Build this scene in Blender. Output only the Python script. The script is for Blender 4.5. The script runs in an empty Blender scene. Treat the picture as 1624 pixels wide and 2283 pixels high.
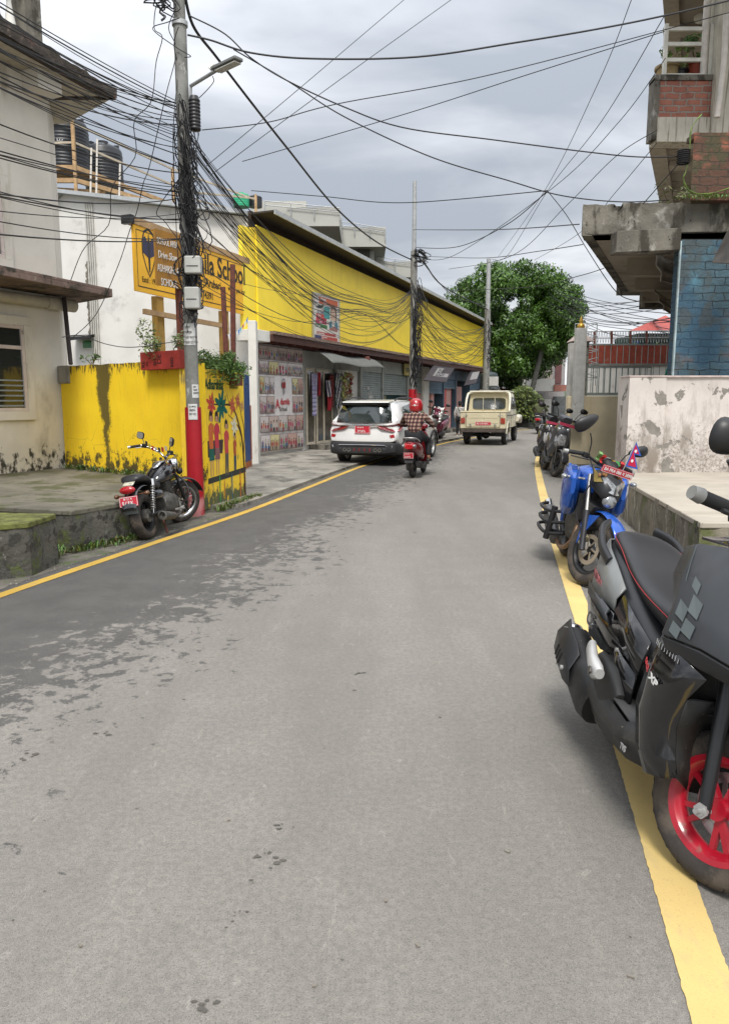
import bpy, bmesh, math, random
import numpy as np
from mathutils import Vector, Matrix, Euler, noise as mnoise
random.seed(7)
SC = bpy.context.scene
COL = SC.collection
R = math.radians
V = Vector
# ---------------------------------------------------------------- camera
CAM_H, PITCH, FPX = 1.5, R(8.55), 1649.0
cam_d = bpy.data.cameras.new('camera')
cam = bpy.data.objects.new('camera', cam_d); COL.objects.link(cam)
cam.location = (0, 0, CAM_H); cam.rotation_euler = (R(90) - PITCH, 0, 0)
cam_d.sensor_fit = 'VERTICAL'; cam_d.sensor_height = 36; cam_d.lens = FPX / 2283 * 36
cam_d.clip_start = 0.05; cam_d.clip_end = 3000
SC.camera = cam
# ---------------------------------------------------------------- sky (overcast)
W = bpy.data.worlds.new('World'); SC.world = W; W.use_nodes = True
SUN_EL, SUN_ROT = R(56), R(185)
def sky():
    nt = W.node_tree; N = nt.nodes; L = nt.links
    bg = N['Background']; bg.inputs['Strength'].default_value = 0.1
    st = N.new('ShaderNodeTexSky'); st.sky_type = 'NISHITA'; st.sun_disc = False
    st.sun_elevation = SUN_EL; st.sun_rotation = SUN_ROT; st.air_density = 1.2; st.dust_density = 3
    tc = N.new('ShaderNodeTexCoord'); sp = N.new('ShaderNodeSeparateXYZ'); L.new(tc.outputs['Generated'], sp.inputs[0])
    def M(op, a, b=None, c=None):
        m = N.new('ShaderNodeMath'); m.operation = op
        for i, v in enumerate((a, b, c)):
            if v is None: continue
            if isinstance(v, (int, float)): m.inputs[i].default_value = v
            else: L.new(v, m.inputs[i])
        return m.outputs[0]
    z = M('MAXIMUM', sp.outputs[2], 0.0)
    k = M('ADD', z, 0.16)
    cx = M('DIVIDE', sp.outputs[0], k); cy = M('DIVIDE', sp.outputs[1], k)
    cb = N.new('ShaderNodeCombineXYZ'); L.new(cx, cb.inputs[0]); L.new(cy, cb.inputs[1])
    def noi(scale, det, rough, off, dist=0.0):
        mp = N.new('ShaderNodeMapping'); mp.inputs['Location'].default_value = off
        mp.inputs['Scale'].default_value = (0.75, 1.0, 1)
        L.new(cb.outputs[0], mp.inputs[0])
        n = N.new('ShaderNodeTexNoise'); n.inputs['Scale'].default_value = scale
        n.inputs['Detail'].default_value = det; n.inputs['Roughness'].default_value = rough
        n.inputs['Distortion'].default_value = dist
        L.new(mp.outputs[0], n.inputs['Vector']); return n.outputs[0]
    n1 = noi(0.42, 7, .5, (3.1, .7, 0), .4); n2 = noi(1.5, 6, .5, (7, 2, 0), .6)
    s = M('MULTIPLY_ADD', n1, 0.72, M('MULTIPLY', n2, 0.28))
    r = N.new('ShaderNodeValToRGB'); L.new(s, r.inputs[0])
    e = r.color_ramp.elements
    e[0].position = .42; e[0].color = (2.9, 3.15, 3.55, 1)
    e[1].position = .60; e[1].color = (8.3, 8.4, 8.5, 1)
    a = e.new(.475); a.color = (4.3, 4.5, 4.85, 1)
    b = e.new(.53); b.color = (6.0, 6.15, 6.45, 1)
    # brighter towards the zenith, as under a real overcast
    up = M('MULTIPLY_ADD', M('POWER', z, 1.6), 1.5, 0.93)
    hz = M('MULTIPLY', M('POWER', M('SUBTRACT', 1.0, z), 14.0), 0.42)
    g = M('ADD', up, hz)
    vm = N.new('ShaderNodeVectorMath'); vm.operation = 'SCALE'; L.new(r.outputs[0], vm.inputs[0]); L.new(g, vm.inputs['Scale'])
    mx = N.new('ShaderNodeMix'); mx.data_type = 'RGBA'; mx.inputs[0].default_value = 0.9
    L.new(st.outputs[0], mx.inputs[6]); L.new(vm.outputs[0], mx.inputs[7])
    L.new(mx.outputs[2], bg.inputs['Color'])
sky()
sd = bpy.data.lights.new('sun', 'SUN'); sd.energy = 2.2; sd.angle = R(16); sd.color = (1, .96, .9)
sun = bpy.data.objects.new('sun', sd); COL.objects.link(sun)
# sun_rotation r: direction towards the sun = (sin r, cos r)
_sd = V((math.sin(SUN_ROT) * math.cos(SUN_EL), math.cos(SUN_ROT) * math.cos(SUN_EL), math.sin(SUN_EL)))
sun.rotation_euler = _sd.to_track_quat('Z', 'Y').to_euler(); sun.location = _sd * 60
SC.view_settings.view_transform = 'Standard'; SC.view_settings.look = 'None'
SC.view_settings.exposure = 0.6; SC.view_settings.gamma = 1; SC.view_settings.use_curve_mapping = False
SC.render.engine = 'CYCLES'
SC.cycles.max_bounces = 6; SC.cycles.diffuse_bounces = 3; SC.cycles.glossy_bounces = 3
SC.cycles.transparent_max_bounces = 6; SC.cycles.caustics_reflective = False; SC.cycles.caustics_refractive = False
# ---------------------------------------------------------------- photo geometry helpers
_cp, _sp = math.cos(PITCH), math.sin(PITCH)
def _ray(px, py):
    dx, dy = (px - 812) / FPX, (1141.5 - py) / FPX
    return V((dx, _cp + dy * _sp, -_sp + dy * _cp))
def P(px, py, Y):
    d = _ray(px, py); return V((0, 0, CAM_H)) + d * (Y / d.y)
def G(px, py, z=0.0):
    d = _ray(px, py); return V((0, 0, CAM_H)) + d * ((z - CAM_H) / d.z)
def PX(p):
    p = V(p); q = p - V((0, 0, CAM_H)); dep = q.y * _cp - q.z * _sp; u = q.y * _sp + q.z * _cp
    return (812 + FPX * q.x / dep, 1141.5 - FPX * u / dep)
# ---------------------------------------------------------------- materials
MATS = {}
def nodes_of(m):
    m.use_nodes = True; return m.node_tree.nodes, m.node_tree.links
def mathn(nt, op, a, b=None, c=None, clamp=False):
    m = nt.nodes.new('ShaderNodeMath'); m.operation = op; m.use_clamp = clamp
    for i, v in enumerate((a, b, c)):
        if v is None: continue
        if isinstance(v, (int, float)): m.inputs[i].default_value = v
        else: nt.links.new(v, m.inputs[i])
    return m.outputs[0]
def smooth(nt, v, lo, hi):
    m = nt.nodes.new('ShaderNodeMapRange'); m.interpolation_type = 'SMOOTHSTEP'
    nt.links.new(v, m.inputs[0]); m.inputs[1].default_value = lo; m.inputs[2].default_value = hi
    return m.outputs[0]
def noisen(nt, scale=5, det=4, rough=.55, vec=None, sc3=None, dist=0, space='Object', off=(0, 0, 0)):
    if vec is None:
        tc = nt.nodes.new('ShaderNodeTexCoord'); vec = tc.outputs[space]
    if sc3 or off != (0, 0, 0):
        mp = nt.nodes.new('ShaderNodeMapping'); nt.links.new(vec, mp.inputs[0])
        mp.inputs['Scale'].default_value = sc3 or (1, 1, 1); mp.inputs['Location'].default_value = off
        vec = mp.outputs[0]
    n = nt.nodes.new('ShaderNodeTexNoise'); nt.links.new(vec, n.inputs['Vector'])
    n.inputs['Scale'].default_value = scale; n.inputs['Detail'].default_value = det
    n.inputs['Roughness'].default_value = rough; n.inputs['Distortion'].default_value = dist
    return n.outputs[0]
def mixc(nt, fac, a, b, mode='MIX'):
    m = nt.nodes.new('ShaderNodeMix'); m.data_type = 'RGBA'; m.blend_type = mode
    for i, v in ((0, fac), (6, a), (7, b)):
        if isinstance(v, (int, float)): m.inputs[i].default_value = v
        elif isinstance(v, (tuple, list)): m.inputs[i].default_value = tuple(v)[:3] + (1,)
        else: nt.links.new(v, m.inputs[i])
    return m.outputs[2]
def bumpn(nt, h, strength=.3, dist=.01):
    b = nt.nodes.new('ShaderNodeBump'); b.inputs['Strength'].default_value = strength
    b.inputs['Distance'].default_value = dist; nt.links.new(h, b.inputs['Height'])
    nt.links.new(b.outputs[0], nt.nodes['Principled BSDF'].inputs['Normal'])
def mat(name, col, rough=.6, metal=0, var=.12, vs=6, bump=0, bs=40, bd=.005, spots=None, coat=0, spec=.5, layers=(), rvar=.0, alpha=None, trans=0, sheen=0):
    """base colour with soft tonal variation; layers: (colour, noise scale, (sx,sy,sz), lo, hi[, (z0, z1) world mask])"""
    if name in MATS: return MATS[name]
    m = bpy.data.materials.new(name); N, L = nodes_of(m); nt = m.node_tree
    b = N['Principled BSDF']; b.inputs['Roughness'].default_value = rough; b.inputs['Metallic'].default_value = metal
    b.inputs['Specular IOR Level'].default_value = spec
    if coat: b.inputs['Coat Weight'].default_value = coat; b.inputs['Coat Roughness'].default_value = .08
    if trans: b.inputs['Transmission Weight'].default_value = trans
    c = tuple(col) + (1,)
    if var:
        n = noisen(nt, vs, 5, .6)
        f = smooth(nt, n, .32, .68)
        c = mixc(nt, f, tuple(max(0, x * (1 - var)) for x in col), tuple(min(1, x * (1 + var)) for x in col))
    for ly in layers:
        lc, ls, l3, lo, hi = ly[:5]
        f = smooth(nt, noisen(nt, ls, 8, .65, sc3=l3, off=(ls * 1.3, ls * .7, 2.2)), lo, hi)
        if len(ly) > 5:
            gm = N.new('ShaderNodeNewGeometry'); s = N.new('ShaderNodeSeparateXYZ'); L.new(gm.outputs['Position'], s.inputs[0])
            zm = smooth(nt, s.outputs[2], ly[5][0], ly[5][1])
            if len(ly) > 6: # ragged threshold: lower zone gets more
                f = smooth(nt, mathn(nt, 'ADD', noisen(nt, ls, 8, .65, sc3=l3, off=(5, 3, 1)), mathn(nt, 'MULTIPLY', zm, ly[6])), lo, hi)
            else: f = mathn(nt, 'MULTIPLY', f, zm)
        c = mixc(nt, f, c, lc)
    if isinstance(c, tuple): b.inputs['Base Color'].default_value = c
    else: L.new(c, b.inputs['Base Color'])
    if rvar:
        n = noisen(nt, vs * 2, 4); L.new(mathn(nt, 'MULTIPLY_ADD', n, rvar, rough - rvar / 2), b.inputs['Roughness'])
    if bump: bumpn(nt, noisen(nt, bs, 6, .6), bump, bd)
    if alpha is not None: b.inputs['Alpha'].default_value = alpha
    MATS[name] = m; return m
def palette(name, rough=.6, var=.1, coat=0):
    """takes its colour from the mesh's own colour attribute (prints, murals, leaves, cloth patterns)"""
    if name in MATS: return MATS[name]
    m = bpy.data.materials.new(name); N, L = nodes_of(m); b = N['Principled BSDF']; b.inputs['Roughness'].default_value = rough
    a = N.new('ShaderNodeAttribute'); a.attribute_name = 'Col'
    f = noisen(m.node_tree, 9, 4)
    L.new(mixc(m.node_tree, var, a.outputs['Color'], f, 'OVERLAY'), b.inputs['Base Color'])
    if coat: b.inputs['Coat Weight'].default_value = coat
    MATS[name] = m; return m
# ---------------------------------------------------------------- mesh builder
class MB:
    def __init__(s, M=None): s.v = []; s.f = []; s.c = []; s.M = M or Matrix(); s.col = None
    def add(s, vs, fs):
        o = len(s.v); s.v += [s.M @ V(p) for p in vs]
        for f in fs: s.f.append(tuple(i + o for i in f)); s.c.append(s.col)
        return s
    def box(s, c, d, rot=None, taper=1.0):
        hx, hy, hz = d[0] / 2, d[1] / 2, d[2] / 2; q = []
        for z, t in ((-hz, 1), (hz, taper)):
            for x, y in ((-hx, -hy), (hx, -hy), (hx, hy), (-hx, hy)): q.append(V((x * t, y * t, z)))
        if rot is not None:
            m = rot if isinstance(rot, Matrix) else Euler(rot).to_matrix(); q = [m @ p for p in q]
        return s.add([p + V(c) for p in q], [(3, 2, 1, 0), (4, 5, 6, 7), (0, 1, 5, 4), (1, 2, 6, 5), (2, 3, 7, 6), (3, 0, 4, 7)])
    def bb(s, a, b): # box from min corner to max corner
        return s.box([(a[i] + b[i]) / 2 for i in range(3)], [abs(b[i] - a[i]) for i in range(3)])
    def poly(s, pts): return s.add(pts, [tuple(range(len(pts)))])
    def prism(s, pts, vec):
        n = len(pts); vec = V(vec); q = [V(p) for p in pts] + [V(p) + vec for p in pts]
        a = V((0, 0, 0))
        for i in range(1, n - 1): a += (q[i] - q[0]).cross(q[i + 1] - q[0])
        fs = [tuple(range(n - 1, -1, -1)), tuple(range(n, 2 * n))] + [(i, (i + 1) % n, (i + 1) % n + n, i + n) for i in range(n)]
        if a.dot(vec) < 0: fs = [tuple(reversed(f)) for f in fs]
        return s.add(q, fs)
    def xz(s, pts, y0, y1): # side profile extruded across y
        return s.prism([(p[0], y0, p[1]) for p in pts], (0, y1 - y0, 0))
    def rings(s, rs, caps=True, closed=False):
        n = len(rs[0]); vs = [p for r in rs for p in r]; fs = []
        m = len(rs) if closed else len(rs) - 1
        for i in range(m):
            a = i * n; b = ((i + 1) % len(rs)) * n
            for j in range(n): k = (j + 1) % n; fs.append((a + j, a + k, b + k, b + j))
        if caps and not closed: fs += [tuple(range(n - 1, -1, -1)), tuple(range((len(rs) - 1) * n, len(rs) * n))]
        return s.add(vs, fs)
    def tube(s, pts, r, n=8, closed=False, caps=True, flat=1.0):
        pts = [V(p) for p in pts]; N = len(pts); rs = []; up = None
        for i, p in enumerate(pts):
            if closed: t = pts[(i + 1) % N] - pts[i - 1]
            else: t = pts[min(i + 1, N - 1)] - pts[max(i - 1, 0)]
            if t.length < 1e-9: t = V((0, 0, 1))
            t.normalize()
            if up is None: up = V((0, 0, 1)) if abs(t.z) < .9 else V((1, 0, 0))
            x = t.cross(up)
            if x.length < 1e-6: x = t.orthogonal()
            x.normalize(); y = x.cross(t).normalized(); up = y
            rr = r[i] if isinstance(r, (list, tuple)) else r
            rs.append([p + (x * math.cos(a) + y * math.sin(a) * flat) * rr for a in [2 * math.pi * j / n for j in range(n)]])
        return s.rings(rs, caps, closed)
    def lathe(s, prof, c=(0, 0, 0), axis='Y', n=24, a0=0, a1=2 * math.pi):
        rs = []; full = abs(a1 - a0 - 2 * math.pi) < 1e-6; k = n if full else n + 1
        for i in range(k):
            a = a0 + (a1 - a0) * i / n; ca, sa = math.cos(a), math.sin(a); ring = []
            for r, h in prof:
                p = {'Y': (r * ca, h, r * sa), 'Z': (r * ca, r * sa, h), 'X': (h, r * ca, r * sa)}[axis]
                ring.append(V(p) + V(c))
            rs.append(ring)
        m = len(prof); vs = [p for q in rs for p in q]; fs = []
        for i in range(n):
            a = i * m; b = ((i + 1) % k) * m
            for j in range(m - 1):
                f = (a + j, a + j + 1, b + j + 1, b + j)
                fs.append(f if axis != 'Y' else f[::-1])
        return s.add(vs, fs)
    def ell(s, c, r, n=16, m=10, rot=None):
        vs = []; fs = []
        q = Euler(rot).to_matrix() if rot else Matrix.Identity(3)
        for i in range(m + 1):
            t = math.pi * i / m
            for j in range(n):
                a = 2 * math.pi * j / n
                vs.append(q @ V((r[0] * math.sin(t) * math.cos(a), r[1] * math.sin(t) * math.sin(a), r[2] * math.cos(t))) + V(c))
        for i in range(m):
            for j in range(n): k = (j + 1) % n; fs.append((i * n + j, (i + 1) * n + j, (i + 1) * n + k, i * n + k))
        return s.add(vs, fs)
    def hull(s, secs, n=20, axis='X', caps=True):
        """secs: (x, zlow, zhigh, halfwidth, squareness[, y centre[, top narrowing]]) superellipse sections along x"""
        rs = []
        for q in secs:
            x, z0, z1, hw, e = q[:5]; yc = q[5] if len(q) > 5 else 0; tn = q[6] if len(q) > 6 else 1.0
            ring = []
            for j in range(n):
                a = 2 * math.pi * j / n; ca, sa = math.cos(a), math.sin(a)
                y = math.copysign(abs(ca) ** (2 / e), ca); z = math.copysign(abs(sa) ** (2 / e), sa)
                w = hw * (1 + (tn - 1) * (z + 1) / 2)
                ring.append(V((x, yc + y * w, (z0 + z1) / 2 + z * (z1 - z0) / 2)))
            rs.append(ring)
        return s.rings(rs, caps)
    def shell(s, pts, th): # a bent panel: outline of 3-D points given thickness th along its mean normal
        pts = [V(p) for p in pts]; n = V((0, 0, 0)); c = sum(pts, V((0, 0, 0))) / len(pts)
        for i in range(len(pts)): n += (pts[i] - c).cross(pts[(i + 1) % len(pts)] - c)
        n.normalize(); k = len(pts)
        q = pts + [c] + [p - n * th for p in pts] + [c - n * th]
        fs = [(i, (i + 1) % k, k) for i in range(k)] + [((i + 1) % k + k + 1, i + k + 1, 2 * k + 1) for i in range(k)]
        fs += [((i + 1) % k, i, i + k + 1, (i + 1) % k + k + 1) for i in range(k)]
        return s.add(q, fs)
    def grid(s, f, nu, nv): # f(u, v) -> point
        vs = [f(i / nu, j / nv) for i in range(nu + 1) for j in range(nv + 1)]; w = nv + 1
        return s.add(vs, [(i * w + j, (i + 1) * w + j, (i + 1) * w + j + 1, i * w + j + 1) for i in range(nu) for j in range(nv)])
    def build(s, name, m=None, parent=None, smooth=35, bevel=0, sub=0, solid=0, fix=False):
        me = bpy.data.meshes.new(name); me.from_pydata([tuple(p) for p in s.v], [], s.f); me.validate()
        if any(c is not None for c in s.c):
            at = me.color_attributes.new('Col', 'FLOAT_COLOR', 'CORNER'); arr = []
            for p, c in zip(me.polygons, s.c):
                arr += (tuple(c or (.5, .5, .5)) + (1,)) * p.loop_total
            at.data.foreach_set('color', arr)
        if fix:
            bm = bmesh.new(); bm.from_mesh(me); bmesh.ops.remove_doubles(bm, verts=bm.verts, dist=1e-5)
            bmesh.ops.recalc_face_normals(bm, faces=bm.faces); bm.to_mesh(me); bm.free()
        if smooth:
            me.polygons.foreach_set('use_smooth', [True] * len(me.polygons))
            if smooth < 180: me.set_sharp_from_angle(angle=R(smooth))
        o = bpy.data.objects.new(name, me); COL.objects.link(o)
        if m: me.materials.append(m)
        if parent is not None: o.parent = parent
        if solid: q = o.modifiers.new('t', 'SOLIDIFY'); q.thickness = solid; q.offset = 0
        if bevel: q = o.modifiers.new('b', 'BEVEL'); q.width = bevel; q.segments = 2; q.limit_method = 'ANGLE'; q.angle_limit = R(30); q.harden_normals = True
        if sub: q = o.modifiers.new('s', 'SUBSURF'); q.levels = sub; q.render_levels = sub
        return o
def tag(o, label=None, cat=None, group=None, kind=None):
    if label: o['label'] = label
    if cat: o['category'] = cat
    if group: o['group'] = group
    if kind: o['kind'] = kind
    return o
def thing(name, label, cat, loc=(0, 0, 0), rz=0, group=None, rot=None, scale=1):
    o = bpy.data.objects.new(name, None); COL.objects.link(o); o.empty_display_size = .1
    o.location = loc; o.rotation_euler = rot or (0, 0, rz); o.scale = (scale,) * 3
    return tag(o, label, cat, group)
def copy_tree(o, parent=None):
    c = o.copy(); COL.objects.link(c); c.parent = parent
    for ch in o.children: copy_tree(ch, c)
    return c
def frame(a, b, z=0.0): # local frame: X from a to b, -Y towards the street side
    a, b = V((a[0], a[1], z)), V((b[0], b[1], z)); d = b - a
    return a, math.atan2(d.y, d.x), d.length
def text(s, size, m, parent, loc, rot=(R(90), 0, 0), name='lettering', ex=.002, sx=1.0, align='LEFT', bold=0, shear=0, label=None, M=None):
    cu = bpy.data.curves.new('t', 'FONT'); cu.body = s; cu.size = size; cu.extrude = ex; cu.align_x = align
    cu.offset = bold; cu.shear = shear; cu.resolution_u = 3
    o = bpy.data.objects.new('t', cu); COL.objects.link(o)
    me = bpy.data.meshes.new_from_object(o.evaluated_get(bpy.context.evaluated_depsgraph_get()))
    bpy.data.objects.remove(o); bpy.data.curves.remove(cu)
    me.transform(Matrix.Diagonal((sx, 1, 1, 1)))
    if M is not None: me.transform(M)
    o = bpy.data.objects.new(name, me); COL.objects.link(o); me.name = name
    me.materials.clear(); me.materials.append(m); o.parent = parent
    if M is None: o.location = loc; o.rotation_euler = rot
    if label: o['label'] = label
    return o
def vpx(): pass
# ================================================================ materials of the setting
def road_u(nt):
    g = nt.nodes.new('ShaderNodeNewGeometry'); s = nt.nodes.new('ShaderNodeSeparateXYZ'); nt.links.new(g.outputs['Position'], s.inputs[0])
    return mathn(nt, 'SUBTRACT', mathn(nt, 'MULTIPLY', s.outputs[0], .978), mathn(nt, 'MULTIPLY', s.outputs[1], .208)), s
def asphalt():
    m = bpy.data.materials.new('asphalt'); N, L = nodes_of(m); nt = m.node_tree; b = N['Principled BSDF']
    u, s = road_u(nt)
    big = noisen(nt, .55, 5, .6, sc3=(1, .45, 1)); mid = noisen(nt, 3.2, 6, .65)
    gr = noisen(nt, 150, 3, .8); fine = noisen(nt, 420, 2, .7)
    c = mixc(nt, smooth(nt, big, .3, .7), (.175, .164, .147), (.215, .201, .18))
    c = mixc(nt, mathn(nt, 'MULTIPLY', smooth(nt, mid, .4, .68), .3), c, (.265, .248, .22))
    g2 = noisen(nt, 38, 5, .75)
    c = mixc(nt, smooth(nt, g2, .36, .62), mixc(nt, .32, c, (.1, .095, .09)), mixc(nt, .10, c, (.46, .43, .38)))
    tr = noisen(nt, 1.7, 5, .6, sc3=(1, .16, 1), off=(3, 1, 0)); c = mixc(nt, mathn(nt, 'MULTIPLY', smooth(nt, tr, .38, .62), .3), c, (.125, .118, .106))
    # scuffed pale streaks
    sc = noisen(nt, 14, 6, .75, sc3=(1, .35, 1), dist=1.2)
    c = mixc(nt, mathn(nt, 'MULTIPLY', smooth(nt, sc, .59, .68), .28), c, (.40, .375, .335))
    # older dark tar strip along the left edge, worn through in patches
    rn_ = mathn(nt, 'ADD', mathn(nt, 'MULTIPLY', noisen(nt, 8, 9, .72, dist=.3), .75), mathn(nt, 'MULTIPLY', noisen(nt, .8, 3, .5), .25))
    wet = mathn(nt, 'SUBTRACT', 1.0, smooth(nt, mathn(nt, 'ADD', mathn(nt, 'MULTIPLY_ADD', u, .15, .15 * 2.3), rn_), .485, .515))
    core = mathn(nt, 'SUBTRACT', 1.0, smooth(nt, mathn(nt, 'ADD', u, mathn(nt, 'MULTIPLY', noisen(nt, 4, 8, .7), 1.6)), -2.3, -2.05))
    wet = mathn(nt, 'MAXIMUM', wet, core)
    dark = mixc(nt, smooth(nt, mid, .3, .7), (.042, .042, .042), (.07, .069, .067))
    c = mixc(nt, mathn(nt, 'MULTIPLY', wet, .93), c, dark)
    # small oil / tar spots
    v = N.new('ShaderNodeTexVoronoi'); v.inputs['Scale'].default_value = 1.15; v.inputs['Randomness'].default_value = 1
    tc = N.new('ShaderNodeTexCoord'); mp = N.new('ShaderNodeMapping'); mp.inputs['Scale'].default_value = (1, .6, 1)
    L.new(tc.outputs['Object'], mp.inputs[0])
    ad = N.new('ShaderNodeVectorMath'); ad.operation = 'ADD'; L.new(mp.outputs[0], ad.inputs[0])
    nn = N.new('ShaderNodeTexNoise'); nn.inputs['Scale'].default_value = 16; nn.inputs['Detail'].default_value = 4
    vs = N.new('ShaderNodeVectorMath'); vs.operation = 'SCALE'; vs.inputs['Scale'].default_value = .13; L.new(nn.outputs['Color'], vs.inputs[0]); L.new(vs.outputs[0], ad.inputs[1])
    L.new(ad.outputs[0], v.inputs['Vector'])
    sep = N.new('ShaderNodeSeparateColor'); L.new(v.outputs['Color'], sep.inputs[0])
    rad = mathn(nt, 'MULTIPLY', smooth(nt, sep.outputs[0], .45, 1.0), .085)
    spot = mathn(nt, 'LESS_THAN', v.outputs['Distance'], rad)
    c = mixc(nt, mathn(nt, 'MULTIPLY', spot, .62), c, (.07, .068, .065))
    # grain
    c = mixc(nt, smooth(nt, gr, .34, .52), mixc(nt, .56, c, (.05, .047, .043)), c)
    c = mixc(nt, mathn(nt, 'MULTIPLY', smooth(nt, fine, .52, .68), .5), c, (.52, .49, .44))
    L.new(c, b.inputs['Base Color'])
    L.new(mathn(nt, 'MULTIPLY_ADD', wet, -.06, .85), b.inputs['Roughness'])
    b.inputs['Specular IOR Level'].default_value = .35
    bumpn(nt, mathn(nt, 'ADD', gr, mathn(nt, 'MULTIPLY', fine, .6)), .5, .004)
    return m
def linepaint(name, col, worn):
    m = bpy.data.materials.new(name); N, L = nodes_of(m); nt = m.node_tree; b = N['Principled BSDF']
    gr = noisen(nt, 150, 3, .8); mid = noisen(nt, 6, 7, .7, sc3=(1, .5, 1)); lo = noisen(nt, 1.5, 4)
    c = mixc(nt, smooth(nt, lo, .3, .7), col, tuple(x * .82 for x in col))
    c = mixc(nt, mathn(nt, 'MULTIPLY', smooth(nt, mid, .55, .75), worn), c, (.28, .25, .2))
    c = mixc(nt, smooth(nt, gr, .28, .42), mixc(nt, .5, c, (.16, .14, .1)), c)
    L.new(c, b.inputs['Base Color']); b.inputs['Roughness'].default_value = .75
    bumpn(nt, gr, .4, .004); return m
M_asph = asphalt()
M_lineL = linepaint('yellow_line_paint', (.56, .36, .06), .5)
M_lineR = linepaint('pale_yellow_line_paint', (.68, .50, .19), .4)
M_dirt = mat('dirt', (.125, .115, .095), .9, var=.3, vs=3, bump=.5, bs=60, layers=[((.07, .1, .035), 5, None, .52, .62)])
M_apron = mat('apron_concrete', (.235, .22, .19), .85, var=.3, vs=1.6, bump=.35, bs=90, layers=[((.10, .095, .08), 1.8, (1, .6, 1), .5, .64), ((.4, .38, .34), 18, None, .6, .7)])
M_moss = mat('mossy_concrete', (.085, .082, .068), .9, var=.35, vs=2, bump=.8, bs=26, bd=.02, layers=[((.04, .037, .03), 9, None, .5, .58), ((.2, .19, .165), 16, (1, 1, .5), .63, .68), ((.085, .105, .03), 4, None, .55, .66)])
M_mosstop = mat('mossy_concrete_top', (.145, .135, .105), .85, var=.3, vs=1.3, bump=.3, bs=50, layers=[((.075, .08, .035), 1.7, None, .5, .62), ((.07, .063, .05), 7, None, .58, .66)])
M_mossgreen = mat('moss_covered_top', (.12, .13, .035), .9, var=.4, vs=9, bump=.8, bs=60, bd=.01)
M_pink = None
def peeling(name, base, under, dirt, lo=.53, zd=None, sc=2.2, dl=(.5, .66)):
    """old paint: base coat flaked off in patches, dark mildew streaks"""
    m = bpy.data.materials.new(name); N, L = nodes_of(m); nt = m.node_tree; b = N['Principled BSDF']; b.inputs['Roughness'].default_value = .85
    c = mixc(nt, smooth(nt, noisen(nt, 2, 5), .3, .7), base, tuple(x * .86 for x in base))
    n = noisen(nt, sc, 9, .62, dist=.5, off=(3, 9, 1)); f = smooth(nt, n, lo, lo + .012)
    d = smooth(nt, noisen(nt, 3.2, 9, .72, sc3=(1.2, 1.2, .35)), dl[0], dl[1])
    g = N.new('ShaderNodeNewGeometry'); s = N.new('ShaderNodeSeparateXYZ'); L.new(g.outputs['Position'], s.inputs[0])
    if zd:
        zz = smooth(nt, s.outputs[2], zd[0], zd[1])
        d = mathn(nt, 'MULTIPLY', d, mathn(nt, 'MULTIPLY_ADD', zz, .8, .2))
        d2 = smooth(nt, mathn(nt, 'ADD', noisen(nt, 24, 8, .8), mathn(nt, 'MULTIPLY', zz, .2)), .6, .8)
        d = mathn(nt, 'MAXIMUM', d, d2)
    c = mixc(nt, mathn(nt, 'MULTIPLY', d, .8), c, dirt)
    c = mixc(nt, f, c, mixc(nt, smooth(nt, noisen(nt, 12, 5), .3, .7), under, tuple(x * .75 for x in under)))
    L.new(c, b.inputs['Base Color'])
    bumpn(nt, mathn(nt, 'ADD', mathn(nt, 'MULTIPLY', noisen(nt, 40, 6), .4), mathn(nt, 'MULTIPLY', f, -.6)), .5, .01)
    return m
M_pink = peeling('peeling_pink_paint', (.60, .552, .515), (.24, .225, .2), (.13, .1, .07), .585, (1.9, .5), 2.1, (.47, .62))
M_cream = mat('cream_render', (.70, .665, .585), .85, var=.07, vs=1.6, bump=.15, bs=60, layers=[((.46, .43, .36), 1.6, (1, 1, .4), .56, .74), ((.055, .053, .042), 9, (1.2, 1.2, .7), .78, .92, (1.25, .45), .36)])
M_creamtop = mat('cream_render_upper', (.68, .645, .57), .85, var=.06, vs=1.5, layers=[((.42, .38, .3), 2, (1, 1, .3), .56, .75)])
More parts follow.
